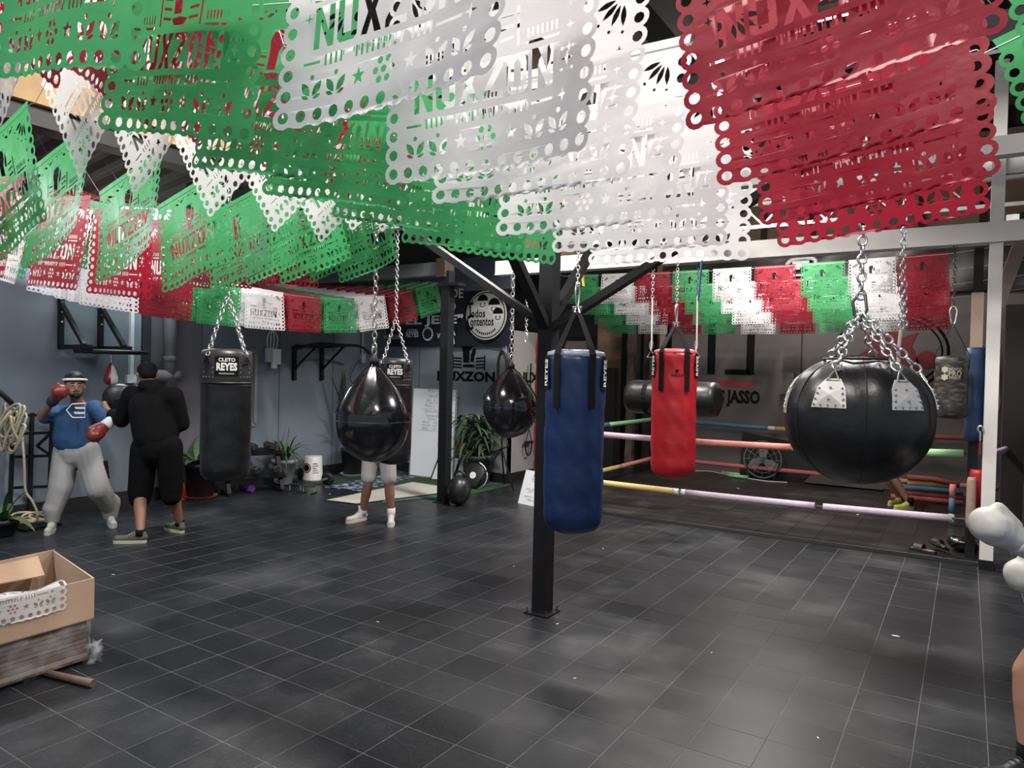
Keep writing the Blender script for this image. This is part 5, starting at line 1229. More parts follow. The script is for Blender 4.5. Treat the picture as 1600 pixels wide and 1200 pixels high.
for k in range(5):
    c = at(52 + rr_.uniform(-8, 12), 819 + rr_.uniform(-3, 4)) - A; r1, r2 = rr_.uniform(.1, .18), rr_.uniform(.08, .14); ph = rr_.uniform(0, 3)
    bm = nb(); tube(bm, [c + Vector((r1 * math.cos(a) * math.cos(ph) - r2 * math.sin(a) * math.sin(ph), r1 * math.cos(a) * math.sin(ph) + r2 * math.sin(a) * math.cos(ph), .034 + .022 * k * (.6 + .4 * math.sin(a)))) for a in [2 * math.pi * s / 18 for s in range(18)]], .0125, 6, closed=True); obj('floor_coil', bm, rope_m, rp0, True)
# ------------------------------------------------------------------ ring: corner posts and ropes in foam sleeves
ZD = .026
rc = G(838, 780); 
rpst = thing('ring_corner_post', 'ring corner post with a red padded sleeve and white top beside the column', 'post', (RX0, RY0 + .15, ZD))
bm = nb(); bbox(bm, (-.045, -.045, 0), (.045, .045, 2.96)); obj('shaft', bm, white_steel, rpst)
bm = nb(); lathe(bm, [(.085, .0)] + [(.085 + .008 * (k % 2), .1 + k * .075) for k in range(27)] + [(.08, 2.16)], (0, 0, .0), 16, lambda a, z: .006 * math.sin(3 * a + 11 * z)); obj('red_pad', bm, mat('red_pad_vinyl', (0.34, 0.012, 0.02), .45, 0, .15, 6), rpst, True)
PR = Vector((RX1 - .06, RY0 + .18, ZD))
bp_ = thing('ring_corner_post', 'ring corner post with blue and red padding beside the white post', 'post', PR)
bm = nb(); bbox(bm, (-.04, -.04, 0), (.04, .04, 2.95)); obj('shaft', bm, black_steel, bp_)
zt_, zb_ = P(1520, 543, depth(PR)).z - ZD, P(1520, 690, depth(PR)).z - ZD
bm = nb(); lathe(bm, [(.075, zb_)] + [(.082 + .006 * math.sin(k * 1.7), zb_ + (zt_ - zb_) * k / 12) for k in range(1, 12)] + [(.075, zt_)], (0, 0, 0), 16, lambda a, z: .006 * math.sin(4 * a + 9 * z)); obj('blue_pad', bm, mat('blue_pad_vinyl', (0.010, 0.035, 0.10), .55, 0, .3, 8), bp_, True)
bm = nb(); bbox(bm, (-.05, -.05, zt_), (.05, .05, zt_ + .52)); obj('wood_block', bm, mat('pale_timber', (0.50, 0.38, 0.29), .7), bp_)
bm = nb(); lathe(bm, [(.07, zb_ - .62), (.075, zb_ - .3), (.07, zb_ - .26)], (.05, -.02, 0), 14); obj('red_pad', bm, MATS['red_pad_vinyl'], bp_, True)
bm = nb(); lathe(bm, [(.034, .30), (.042, .36), (.04, .74), (.032, .78)], (.0, -.12, 0), 14); obj('tan_wrap', bm, mat('tan_tape', (0.28, 0.19, 0.145), .7, 0, .3, 14), bp_, True)
BC, BRc = Vector((RX0 + .05, RY1, 0)), Vector((RX1 + .55, RY1 - .05, 0))
LC = Vector((RX0, RY0 + .15, 0))
for lab, q in (('dark steel ring post at the far corner behind the red bag', BC), ('dark steel ring post at the far right corner behind the white post', BRc)):
    t = thing('ring_corner_post', lab, 'post', (q.x, q.y, ZD)); bm = nb(); bbox(bm, (-.04, -.04, 0), (.04, .04, 1.25)); obj('shaft', bm, black_steel, t)
    bm = nb(); lathe(bm, [(.055, .1), (.06, .2), (.06, 1.1), (.055, 1.2)], (0, 0, 0), 12); obj('pad', bm, black_cloth, t)
FOAM = dict(blue=(0.055, 0.14, 0.21), green=(0.20, 0.42, 0.20), lime=(0.34, 0.60, 0.30), pink=(0.50, 0.36, 0.44), salmon=(0.52, 0.20, 0.15), yellow=(0.56, 0.40, 0.16), lilac=(0.47, 0.38, 0.46), rose=(0.36, 0.09, 0.10), red=(0.34, 0.07, 0.06), orange=(0.55, 0.33, 0.13))
def foam(c): return mat('foam_' + c, FOAM[c], .75, 0, .12, 20)
tape = mat('white_tape', (0.62, 0.60, 0.58), .6)
def ring_rope(label, a, b, z, za, pieces, sag=.03, r=.036):
    t = thing('ring_rope', label, 'ring rope', (a.x, a.y, z), 0, 'boxing ring ropes'); d = Vector((b.x - a.x, b.y - a.y, za - z))
    pt = lambda s: d * s - Vector((0, 0, sag * 4 * s * (1 - s)))
    bm = nb(); tube(bm, [pt(k / 20) for k in range(21)], .010, 6); obj('rope', bm, mat('dark_rope', (0.05, 0.045, 0.045), .8), t)
    for s0, s1, c in pieces:
        n = max(2, int((s1 - s0) * 24)); bm = nb(); tube(bm, [pt(s0 + (s1 - s0) * k / n) for k in range(n + 1)], r, 12); obj('foam_sleeve', bm, foam(c) if c != 'tape' else tape, t, True)
    return t
# where along the front do the pixel columns fall
def sfront(u):
    r_, _ = ray(u, 700); a = LC; b = PR; dx, dy = b.x - a.x, b.y - a.y
    return (a.x * r_.y - a.y * r_.x) / (dy * r_.x - dx * r_.y)
F_ = sfront
ring_rope('front middle ring rope in pink, salmon and pale green foam', LC, PR, .97, 1.02, [(.03, F_(1040), 'pink'), (F_(1044), F_(1238), 'salmon'), (F_(1238), F_(1255), 'tape'), (F_(1262), F_(1425), 'lilac'), (F_(1430), F_(1506), 'lime')], .05)
ring_rope('front lower ring rope in yellow and lilac foam', LC, PR, .36, .385, [(.03, F_(1054), 'yellow'), (F_(1054), F_(1062), 'tape'), (F_(1066), F_(1073), 'tape'), (F_(1073), F_(1276), 'lilac'), (F_(1289), F_(1491), 'lilac')], .03)
ring_rope('left side middle ring rope in blue and green foam', LC, BC, .95, .93, [(.04, .50, 'blue'), (.50, .95, 'green')], .02)
ring_rope('left side lower ring rope in yellow foam', LC, BC, .24, .24, [(.04, .62, 'yellow'), (.62, .95, 'salmon')], .02)
ring_rope('back middle ring rope in blue, orange and red foam', BC, BRc, .93, .93, [(.05, .36, 'blue'), (.36, .38, 'tape'), (.38, .62, 'orange'), (.66, .93, 'red')], .06)
ring_rope('back lower ring rope in rose foam', BC, BRc, .23, .23, [(.05, .60, 'rose'), (.65, .95, 'salmon')], .03)
ring_rope('right side middle ring rope in salmon foam', BRc, PR + Vector((.1, .1, 0)), .93, 1.0, [(.05, .5, 'salmon'), (.5, .92, 'lilac')], .03)
# loose upright foam sleeve at the right corner
q = G(1487, 822, ZD); fs = thing('foam_tube', 'upright pool-noodle sleeve in salmon, blue and green near the right corner', 'foam tube', q)
dq = depth(q) + .02; zz = [P(1489, v, dq).z - ZD for v in (822, 803, 778, 757)]; pts = [Vector((0, 0, .04)), P(1487, 803, dq) - q, P(1488, 778, dq) - q, P(1489, 757, dq) - q]
for k, c in enumerate(('lime', 'blue', 'salmon')):
    bm = nb(); tube(bm, [pts[k], pts[k + 1]], .033, 12); obj('section', bm, foam(c), fs, True)
# pile of foam tubes
base = []
for k, (u0, v0, u1, v1, c, z, lab) in enumerate(((1392, 770, 1505, 776, 'red', .04, 'lowest'), (1396, 762, 1505, 768, 'rose', .10, 'second lowest'), (1400, 752, 1505, 756, 'blue', .17, 'blue'), (1418, 747, 1482, 747, 'orange', .25, 'orange'), (1418, 737, 1500, 745, 'red', .33, 'topmost'))):
    a, b = G(u0, 780, ZD) , G(u1, 782, ZD); y_ = 11.3 + .03 * (k % 2)
    xa, xb = onY(u0, v0, y_), onY(u1, v1, y_)
    t = thing('foam_tube', '%s %s foam tube in the pile on the ring floor by the right corner' % (lab if lab not in ('blue', 'orange') else 'bare', c), 'foam tube', Vector((xa.x, y_, ZD)), 0, 'foam tubes piled by the ring corner')
    z0, z1 = .045 + .072 * k, .045 + .072 * k - (.05 if k == 4 else 0)
    bm = nb(); tube(bm, [(0, 0, z0), ((xb.x - xa.x) / 2, .01, z0 + .004), (xb.x - xa.x, .02, z1)], .036, 12); obj('sleeve', bm, foam(c), t, True)
    bm = nb(); tube(bm, [(-.01, 0, z0), (.0, 0, z0)], .014, 8); obj('bore', bm, black_paint, t)
bm = nb(); tube(bm, catmull([G(1445, 779, ZD) + Vector((0, 0, .012)), G(1458, 786, ZD) + Vector((0, 0, .01)), G(1482, 786, ZD) + Vector((0, 0, .01)), G(1500, 780, ZD) + Vector((0, 0, .01))], 6), .008, 5); tag(obj('loose_cable', bm, cord_white, None), 'thin pale cable lying on the ring floor by the foam pile', 'cable')
# ring floor clutter along the back wall
fq = Vector((onY(1192, 745, WR - .35).x, WR - .35, ZD))
fn_ = thing('floor_fan', 'dark round floor fan standing at the foot of the ring wall', 'fan', fq)
for r_ in (.30, .22, .14, .06):
    bm = nb(); tube(bm, [(r_ * math.cos(a), -.06 + .04 * (1 - r_ / .3), .33 + r_ * math.sin(a)) for a in [2 * math.pi * k / 28 for k in range(28)]], .007 if r_ < .3 else .013, 5, closed=True); obj('grille_ring', bm, grey_steel, fn_)
for k in range(12):
    a = 2 * math.pi * k / 12; bm = nb(); tube(bm, [(0, -.1, .33), (.3 * math.cos(a), -.06, .33 + .3 * math.sin(a))], .004, 4); obj('grille_spoke', bm, grey_steel, fn_)
for k in range(3):
    a = 2 * math.pi * k / 3 + .4; bm = nb(); prism(bm, [(.03, -.05), (.12, -.1), (.25, -.06), (.26, .04), (.14, .05), (.03, .03)], Matrix.Translation((0, -.03, .33)) @ Matrix.Rotation(a, 4, 'Y') @ Matrix.Rotation(math.pi / 2, 4, 'X'), .008); obj('blade', bm, mat('grey_blade', (0.16, 0.15, 0.15), .45), fn_)
bm = nb(); lathe(bm, [(.06, 0), (.07, .08), (.05, .16)], (0, 0, 0), 14); bmesh.ops.rotate(bm, verts=bm.verts, matrix=Matrix.Rotation(-math.pi / 2, 3, 'X')); bmesh.ops.translate(bm, verts=bm.verts, vec=(0, -.01, .33)); obj('motor', bm, black_steel, fn_, True)
for s in (-1, 1): bm = nb(); tube(bm, [(s * .2, -.15, .012), (s * .27, -.02, .33), (s * .2, .12, .012)], .012, 6); obj('leg', bm, black_steel, fn_)
bm = nb(); x0, x1 = onY(1157, 720, WR - .12).x, onY(1300, 740, WR - .12).x
prism(bm, [(x0, 0), (x1, 0), (x1 - .05, .55), (x0 + .03, .74)], Matrix.Translation((0, WR - .11, ZD)) @ Matrix.Rotation(math.pi / 2, 4, 'X'), .05); tag(obj('leaning_board', bm, mat('black_board', (0.010, 0.009, 0.009), .6)), 'black board leaning on the ring wall behind the fan', 'panel')
bm = nb(); x0, x1 = onY(1255, 765, WR - .5).x, onY(1380, 775, WR - .5).x
prism(bm, [(x0, 0), (x1, 0), (x1 - .2, .22), (x0 + .25, .36)], Matrix.Translation((0, WR - .42, ZD)) @ Matrix.Rotation(math.pi / 2 - .5, 4, 'X'), .06); tag(obj('dark_mat_stack', bm, mat('charcoal_mat', (0.016, 0.015, 0.015), .7)), 'folded charcoal mat lying under the big ball at the ring wall', 'mat')
for lab, u0, v0, u1, v1, c, r_ in (('short green foam piece on the floor left of the fan', 1139, 743, 1169, 746, 'green', .03), ('short white foam piece on the floor left of the fan', 1127, 738, 1156, 741, 'tape', .02)):
    a, b = G(u0, v0, ZD + r_), G(u1, v1, ZD + r_); t = thing('foam_tube', lab, 'foam tube', a); bm = nb(); tube(bm, [(0, 0, 0), b - a], r_, 10); obj('sleeve', bm, foam(c) if c != 'tape' else tape, t, True)
bm = nb(); tube(bm, catmull([G(1086, 737, ZD) + Vector((0, 0, .012)), G(1110, 739, ZD) + Vector((0, 0, .03)), G(1128, 741, ZD) + Vector((0, 0, .012)), G(1190, 752, ZD) + Vector((0, 0, .012)), G(1230, 755, ZD) + Vector((0, 0, .012))], 6), .009, 5); tag(obj('loose_rope', bm, cord_white), 'thin white rope lying along the foot of the ring wall', 'rope')
# sandals, black bag
sq = G(1450, 868, ZD)
for k, (u, v, rz, tip) in enumerate(((1442, 862, 2.75, 0), (1466, 862, 2.2, .55))):
    t = thing('sandal', 'dark sandal with patterned insole, %s' % ('left one lying flat by the ring edge' if k == 0 else 'right one tipped up by the ring edge'), 'sandal', G(u, v, ZD) + Vector((0, 0, .05 * (k == 1))), rz)
    out = [(-.12, -.03), (-.09, -.045), (.0, -.04), (.08, -.052), (.12, -.035), (.13, 0), (.115, .035), (.07, .05), (0, .04), (-.09, .045), (-.12, .03)]
    Rm = Matrix.Rotation(tip, 4, 'X')
    bm = nb(); prism(bm, out, Rm, .022); obj('sole', bm, black_rubber, t)
    bm = nb(); prism(bm, [(x * .86, y * .8) for x, y in out], Rm @ Matrix.Translation((0, 0, .0225)), .003); obj('insole', bm, mat('tan_insole', (0.20, 0.13, 0.06), .8, 0, .7, 40), t)
    bm = nb(); rows_ = []
    for s in range(9):
        a = math.pi * s / 8; rows_.append([bm.verts.new(Rm @ Vector((.03 + e, .052 * math.cos(a), .02 + .055 * math.sin(a)))) for e in (-.035, .045)])
    for A1, B1 in zip(rows_, rows_[1:]): bm.faces.new((A1[0], A1[1], B1[1], B1[0]))
    obj('strap', bm, black_rubber, t, True)
hq = G(1504, 862, ZD); hg = thing('head_guard', 'crumpled glossy black head guard on the ring floor by the white post', 'head guard', hq)
bm = nb(); ball(bm, (0, 0, .075), (.12, .10, .075), 3); ball(bm, (.07, -.04, .06), (.07, .06, .06), 2); ball(bm, (-.08, .02, .09), (.06, .08, .06), 2); blob('shell', bm, mat('shiny_black', (0.006, 0.006, 0.006), .22, 0, .1, 5, .5, 22), hg, .012, 2)
bm = nb(); tube(bm, [(.1 * math.cos(a), -.1, .06 + .04 * math.sin(a)) for a in [math.pi * k / 8 for k in range(9)]], .012, 6); obj('strap', bm, black_cloth, hg)
cl = thing('hook_clip', 'steel hook and red strap hanging on the white post', 'hook', Vector((px_ - .075, py_ - .072, P(1526, 680, 6.35).z))); bm = nb(); tube(bm, [(.02 * math.cos(a), 0, .05 + .03 * math.sin(a)) for a in [math.pi * 1.6 * k / 8 - .5 for k in range(9)]], .008, 6); bar(bm, (0, 0, .03), (0, 0, -.06), .014); obj('hook', bm, chrome, cl)
bm = nb(); bar(bm, (0, 0, -.05), (0, .01, -.18), .03, .012); obj('strap', bm, MATS['red_pad_vinyl'], cl)
# storage beyond the ring: old timber posts and panels
for lab, u, w_, h_, yy, mm in (('old weathered timber post behind the uppercut bag', 986, .13, 3.4, 12.2, mat('weathered_timber', (0.10, 0.075, 0.062), .9, 0, .6, 14, .8, 20)), ('pale timber post behind the red bag', 1034, .09, 3.3, 12.35, mat('pale_old_timber', (0.34, 0.25, 0.18), .8, 0, .3, 8))):
    x = onY(u, 600, yy).x; t = thing('timber_post', lab, 'post', (x, yy, 0)); bm = nb()
    ring_prev = None
    for k in range(15):
        z = h_ * k / 14; rr1 = w_ / 2 * (1 + .08 * math.sin(k * 2.3)); row = [bm.verts.new((sx * rr1, sy * rr1, z)) for sx, sy in ((-1, -1), (1, -1), (1, 1), (-1, 1))]
        if ring_prev:
            for s in range(4): bm.faces.new((ring_prev[s], ring_prev[(s + 1) % 4], row[(s + 1) % 4], row[s]))
        ring_prev = row
    obj('shaft', bm, mm, t)
x0, x1 = onY(933, 560, 12.6).x, onY(970, 560, 12.6).x; z1, z0 = onY(950, 498, 12.6).z, onY(950, 570, 12.6).z
bm = nb(); bbox(bm, (x0, 12.6, 0.0), (x1, 12.66, z1)); tag(obj('plywood_sheet', bm, mat('brown_plywood', (0.22, 0.13, 0.08), .8, 0, .5, 4)), 'brown plywood sheet standing in the dark storage behind the blue bag', 'panel')
x0, x1 = onY(955, 650, 11.9).x, onY(1016, 650, 11.9).x
bm = nb(); bbox(bm, (x0 - .9, 11.75, 0), (x0 + .12, 11.9, onY(950, 575, 11.9).z)); tag(obj('black_cabinet', bm, mat('black_cabinet_paint', (0.006, 0.006, 0.006), .7)), 'black cabinet in the storage between the blue bag and timber post', 'cabinet')
x0, x1 = onY(866, 545, 12.2).x, onY(914, 545, 12.2).x
bm = nb(); bbox(bm, (x0, 12.2, .9), (x1, 12.3, onY(890, 533, 12.2).z)); bbox(bm, (x0 + .1, 12.2, 0), (x1 - .1, 12.3, .9)); tag(obj('cardboard_sheet', bm, mat('grey_card', (0.24, 0.19, 0.17), .8)), 'greyish cardboard sheet showing behind the blue bag straps', 'panel')
xs = onY(1000, 500, 12.9).x
for k in range(4):
    bm = nb(); bbox(bm, (xs - .1 + k * .26, 12.75, 0), (xs + .05 + k * .26, 12.85, 3.6)); tag(obj('timber_plank', bm, mat('dark_plank', (0.045, 0.032, 0.026), .9, 0, .4, 9)), '%s dark plank standing in the storage beyond the uppercut bag' % ORD[k], 'plank', 'dark planks in the storage')
yt = P(910, 440, 9.0); t = thing('yellow_strap', 'yellow strap hanging from the white beam next to the blue bag chain', 'strap', (onY(912, 440, py_ - .13).x, py_ - .13, onY(912, 447, py_ - .13).z))
bm = nb(); bar(bm, (0, 0, 0), (-.03, 0, 2.99 - t.location.z), .05, .008); obj('webbing', bm, mat('yellow_webbing', (0.62, 0.40, 0.05), .7), t)
for lab, u, v0, col in (('blue cord hanging from the white beam right of the red bag', 1091, 470, (0.02, 0.09, 0.22)),):
    q = onY(u, v0, py_ - .12); t = thing('hanging_cord', lab, 'cord', q); bm = nb(); tube(bm, [(0, 0, 0), (.03, 0, 2.98 - q.z)], .012, 6); obj('cord', bm, mat('blue_cord', col, .7), t)
q = onY(822, 520, py_ - .1); t = thing('spare_chain', 'thin chain with a clip hanging from the white beam left of the column', 'chain', q); chain('chain', [((0, 0, 0), (.0, 0, 2.98 - q.z))], .05, .0045, chrome, t)
bm = nb(); tube(bm, [(.02 * math.cos(a), 0, -.06 + .06 * math.sin(a)) for a in [2 * math.pi * k / 10 for k in range(10)]], .007, 5, closed=True); obj('clip', bm, chrome, t)
# white curved chair-back shape above the ring wall
q = onY(1254, 420, WR - .28); t = thing('plastic_chair', 'white plastic chair back showing above the papers on the ring wall', 'chair', q)
bm = nb(); tube(bm, catmull([(-.2, 0, -.3), (-.17, 0, -.02), (-.24, 0, .08), (-.14, 0, .16), (.1, 0, .17), (.2, 0, .1), (.12, 0, -.02), (.14, 0, -.3)], 4), .035, 8); obj('back_rim', bm, MATS['white_plastic'], t, True)
bm = nb(); box(bm, (-.03, 0, .06), (.26, .02, .14)); obj('back_panel', bm, MATS['white_plastic'], t)
for z in (-.1, -.18): bm = nb(); box(bm, (0, 0, z), (.34, .03, .03)); obj('slat', bm, MATS['white_plastic'], t)
bm = nb(); box(bm, (0, .12, .0), (.06, .34, .04)); obj('wall_bracket', bm, black_steel, t)
# right side: dark cabinets, timber brace, lamp
cb_ = thing('storage_cabinet', 'dark grey cabinet standing right of the white post', 'cabinet', (.55, 9.1, 0))
bm = nb(); bbox(bm, (0, 0, 0), (1.3, .6, 1.52)); obj('body', bm, mat('dark_cabinet', (0.022, 0.020, 0.020), .6), cb_)
bm = nb(); bbox(bm, (.02, -.02, .05), (.64, 0, 1.48)); obj('door', bm, mat('dark_door', (0.028, 0.025, 0.024), .6), cb_)
bm = nb(); bbox(bm, (.66, -.02, .05), (1.28, 0, 1.48)); obj('door', bm, MATS['dark_door'], cb_)
bm = nb(); bbox(bm, (.35, 9.9, 0), (2.6, 10.1, 2.6)); struct(obj('wall_partition', bm, MATS['charcoal_right']))
a, b = P(1558, 478, 7.2), P(1606, 350, 7.0)
bm = nb(); bar(bm, a, b + (b - a) * .3, .09, .12); tag(obj('timber_brace', bm, mat('grey_brown_timber', (0.22, 0.17, 0.14), .8, 0, .3, 10)), 'slanted timber brace at the right edge under the white beam', 'brace')
bm = nb(); tube(bm, catmull([P(1562, 366, 6.38), P(1560, 470, 6.9), P(1563, 530, 6.9), P(1560, 590, 6.9), P(1562, 630, 6.9), P(1554, 652, 6.9)], 6), .006, 5); tag(obj('loose_wire', bm, mat('dull_wire', (0.16, 0.14, 0.13), .6)), 'thin wire dangling beside the white post', 'wire')
q = P(1582, 343, 6.6); t = thing('flood_lamp', 'small silver flood lamp fixed under the upper beam at the right', 'lamp', q)
bm = nb(); box(bm, (0, 0, 0), (.1, .09, .08)); obj('housing', bm, chrome, t); bm = nb(); box(bm, (.14, 0, .03), (.22, .05, .05)); obj('arm', bm, black_steel, t)
# ------------------------------------------------------------------ cardboard box on wrapped stack, with a sheet; hammer
kraft = mat('kraft_cardboard', (0.43, 0.29, 0.20), .85, 0, .1, 5); kraft_in = mat('kraft_inside', (0.33, 0.215, 0.14), .9, 0, .12, 4)
c0 = G(141, 1033)                                   # front right foot of the stack
zbx = .30
# box corners from the picture: rim front-right, bottom front-right, back-right
d1 = depth(c0)
fr_b, fr_t = P(147, 966, d1 - .02), P(138, 903, d1 - .02)
ex = Vector((-.94, -.34, 0)).normalized()           # along the front face to the left
bk_t = P(76, 875, d1 + .55)
ey = Vector((bk_t.x - fr_t.x, bk_t.y - fr_t.y, 0)); LD = ey.length; ey.normalize()
fl = P(-10, 1000, d1 - .45); ex = Vector((fl.x - fr_b.x, fl.y - fr_b.y, 0)).normalized(); LW = .85
org = Vector((fr_b.x, fr_b.y, 0)); hb = fr_t.z - fr_b.z; z0 = fr_b.z
st = thing('wrapped_stack', 'brown flat-packed stack wrapped in clear film under the cardboard box', 'stack', org)
nlay = 9; z_ = .012
for k in range(nlay):
    hh = (z0 - .012) / nlay; e = .03 + rr_.uniform(-.012, .012)
    bm = nb(); p0 = [ex * .03 + ey * e, ex * (LW - .03) + ey * e, ex * (LW - .03) + ey * (LD - .04), ex * .03 + ey * (LD - .04)]
    a = [bm.verts.new(q + Vector((0, 0, z_ + .002))) for q in p0]; b = [bm.verts.new(q + Vector((0, 0, z_ + hh - .003))) for q in p0]
    bm.faces.new(a[::-1]); bm.faces.new(b)
    for s in range(4): bm.faces.new((a[s], a[(s + 1) % 4], b[(s + 1) % 4], b[s]))
    obj('board', bm, mat('brown_board_%d' % (k % 3), [(0.13, 0.075, 0.055), (0.20, 0.12, 0.085), (0.10, 0.06, 0.045)][k % 3], .7), st); z_ += hh
film = bpy.data.materials.new('clear_film'); ntf, Nf, Lf, bf = nodes(film); bf.inputs['Base Color'].default_value = (.8, .82, .85, 1); bf.inputs['Roughness'].default_value = .15
tp = Nf.new('ShaderNodeBsdfTransparent'); mxf = Nf.new('ShaderNodeMixShader'); nf = Nf.new('ShaderNodeTexNoise'); nf.inputs['Scale'].default_value = 9; nf.inputs['Detail'].default_value = 5; tcf = Nf.new('ShaderNodeTexCoord'); Lf.new(tcf.outputs['Object'], nf.inputs['Vector'])
mrf = Nf.new('ShaderNodeMapRange'); mrf.inputs['From Min'].default_value = .4; mrf.inputs['From Max'].default_value = .8; mrf.inputs['To Min'].default_value = .03; mrf.inputs['To Max'].default_value = .30; Lf.new(nf.outputs['Fac'], mrf.inputs['Value']); Lf.new(mrf.outputs[0], mxf.inputs[0])
bpf = Nf.new('ShaderNodeBump'); bpf.inputs['Strength'].default_value = .8; bpf.inputs['Distance'].default_value = .02; Lf.new(nf.outputs['Fac'], bpf.inputs['Height']); Lf.new(bpf.outputs['Normal'], bf.inputs['Normal'])
Lf.new(tp.outputs[0], mxf.inputs[1]); Lf.new(bf.outputs[0], mxf.inputs[2]); Lf.new(mxf.outputs[0], Nf['Material Output'].inputs[0])
bm = nb(); rows_ = []
path = [ex * LW + ey * .01, ex * (LW * .5) + ey * .012, ex * .02 + ey * .01, ex * .004 + ey * .05, ex * .004 + ey * (LD * .5), ex * .004 + ey * LD]
fine = []
for a, b in zip(path, path[1:]):
    for k in range(8): fine.append(a + (b - a) * k / 8)
fine.append(path[-1])
for i, q in enumerate(fine): rows_.append([bm.verts.new(q + Vector((rr_.uniform(-.008, .008), rr_.uniform(-.012, .004), .03 + (z0 - .035) * j / 7))) for j in range(8)])
for A1, B1 in zip(rows_, rows_[1:]):
    for j in range(7): bm.faces.new((A1[j], B1[j], B1[j + 1], A1[j + 1]))
obj('film_wrap', bm, film, st, True)
bm = nb()
for k in range(5):
    pts = [ex * -.01 + ey * .02 + Vector((rr_.uniform(-.01, .06), rr_.uniform(-.05, .02), .12 - .02 * s + rr_.uniform(-.02, .02))) for s in range(7)]; tube(bm, pts, [.004, .02, .025, .022, .018, .01, .003], 5)
obj('film_tail', bm, film, st, True)
bxt = thing('cardboard_box', 'open brown cardboard box holding paper sheets at the left edge', 'box', org + Vector((0, 0, z0)))
def wallp(name, a, b, ha, hb_, inset, m=kraft):
    n = (b - a).cross(Vector((0, 0, 1))).normalized(); bm = nb()
    f_ = [a, b, b + Vector((0, 0, hb_)), a + Vector((0, 0, ha))]; v0 = [bm.verts.new(q) for q in f_]; v1 = [bm.verts.new(q + n * .008) for q in f_]
    bm.faces.new(v0); bm.faces.new(v1[::-1])
    for s in range(4): bm.faces.new((v0[s], v0[(s + 1) % 4], v1[(s + 1) % 4], v1[s]))
    return obj(name, bm, m, bxt)
c00, c10, c11, c01 = Vector((0, 0, 0)), ex * LW, ex * LW + ey * LD, ey * LD
wallp('front_side', c00, c10, hb, hb, 0); wallp('right_side', c01, c00, hb * 1.0, hb, 0); wallp('back_side', c11, c01, hb * .95, hb * 1.03, 0); wallp('left_side', c10, c11, hb, hb * .95, 0)
bm = nb(); prism(bm, [(0, 0), (LW, 0), (LW, LD), (0, LD)], frame_M((0, 0, .004), ex, ey), .006); obj('bottom', bm, kraft_in, bxt)
bm = nb(); q_ = [c01 + ex * .1 + Vector((0, 0, hb * .95)), c01 + ex * .6 + Vector((0, 0, hb * .9)), c01 + ex * .62 - ey * .16 + Vector((0, 0, hb * .6)), c01 + ex * .1 - ey * .18 + Vector((0, 0, hb * .55))]
v0 = [bm.verts.new(q) for q in q_]; v1 = [bm.verts.new(q + Vector((0, 0, .006))) for q in q_]; bm.faces.new(v0); bm.faces.new(v1[::-1])
for s in range(4): bm.faces.new((v0[s], v0[(s + 1) % 4], v1[(s + 1) % 4], v1[s]))
obj('flap', bm, kraft_in, bxt)
# white cut sheet draped over the front rim, green one inside
def drape(label, m, off_u, over, zin, sx=1.0):
    me = flat.copy(); me.materials.append(m); n = Vector((0, 0, 1)); fn3 = ex.cross(Vector((0, 0, 1))).normalized(); fn3 = fn3 if fn3.dot(ey) < 0 else -fn3
    Hs = PH * PU
    for v in me.vertices:
        x, y = v.co.x, -v.co.y                      # y: from the top edge (inside) to the scalloped edge (outside)
        s = Hs - over; along = ex * (off_u - x * sx)
        if y < s: q = along + ey * (.02 + (s - y) * .95) + Vector((0, 0, hb + .006 - zin * min(1, (s - y) * 4) * (s - y) * .8 + .012 * math.sin(x * 22 + y * 9)))
        else: q = along + fn3 * (.012 + .010 * math.sin(x * 17) * (y - s) * 4) + Vector((0, 0, hb + .008 - (y - s)))
        v.co = q
    me.name = 'paper_sheet'; o = bpy.data.objects.new('loose_paper_sheet', me); COL.objects.link(o); o.location = bxt.location
    for pl in me.polygons: pl.use_smooth = True
    return tag(o, label, 'paper')
drape('white cut-paper sheet draped over the front rim of the cardboard box', PAPER['white'], .42, .16, .6)
me = flat.copy(); me.materials.append(PAPER['green'])
for v in me.vertices:
    x, y = v.co.x, -v.co.y; v.co = ex * (.34 - x * .9) + ey * (.05 + y * .9) + Vector((0, 0, .05 + .02 * math.sin(x * 14) + .015 * math.sin(y * 20)))
o = bpy.data.objects.new('loose_paper_sheet', me); COL.objects.link(o); o.location = bxt.location; tag(o, 'green cut-paper sheet lying inside the cardboard box', 'paper')
hq0, hq1 = G(146, 1068, .022), G(66, 1050, .022)
hm = thing('sledge_hammer', 'hammer with a wooden handle lying in front of the wrapped stack', 'hammer', hq0)
bm = nb(); tube(bm, [(0, 0, 0), (hq1 - hq0) * .5, hq1 - hq0], [.022, .019, .018], 10); obj('handle', bm, mat('worn_wood_handle', (0.10, 0.06, 0.042), .6, 0, .4, 20), hm, True)
bm = nb(); dd = (hq1 - hq0).normalized(); sd_ = Vector((-dd.y, dd.x, 0)); c = (hq1 - hq0) + dd * .03
prev = None
bar(bm, c - sd_ * .10, c + sd_ * .10, .055, .055); obj('head', bm, mat('dark_iron', (0.035, 0.028, 0.026), .6, .3), hm)
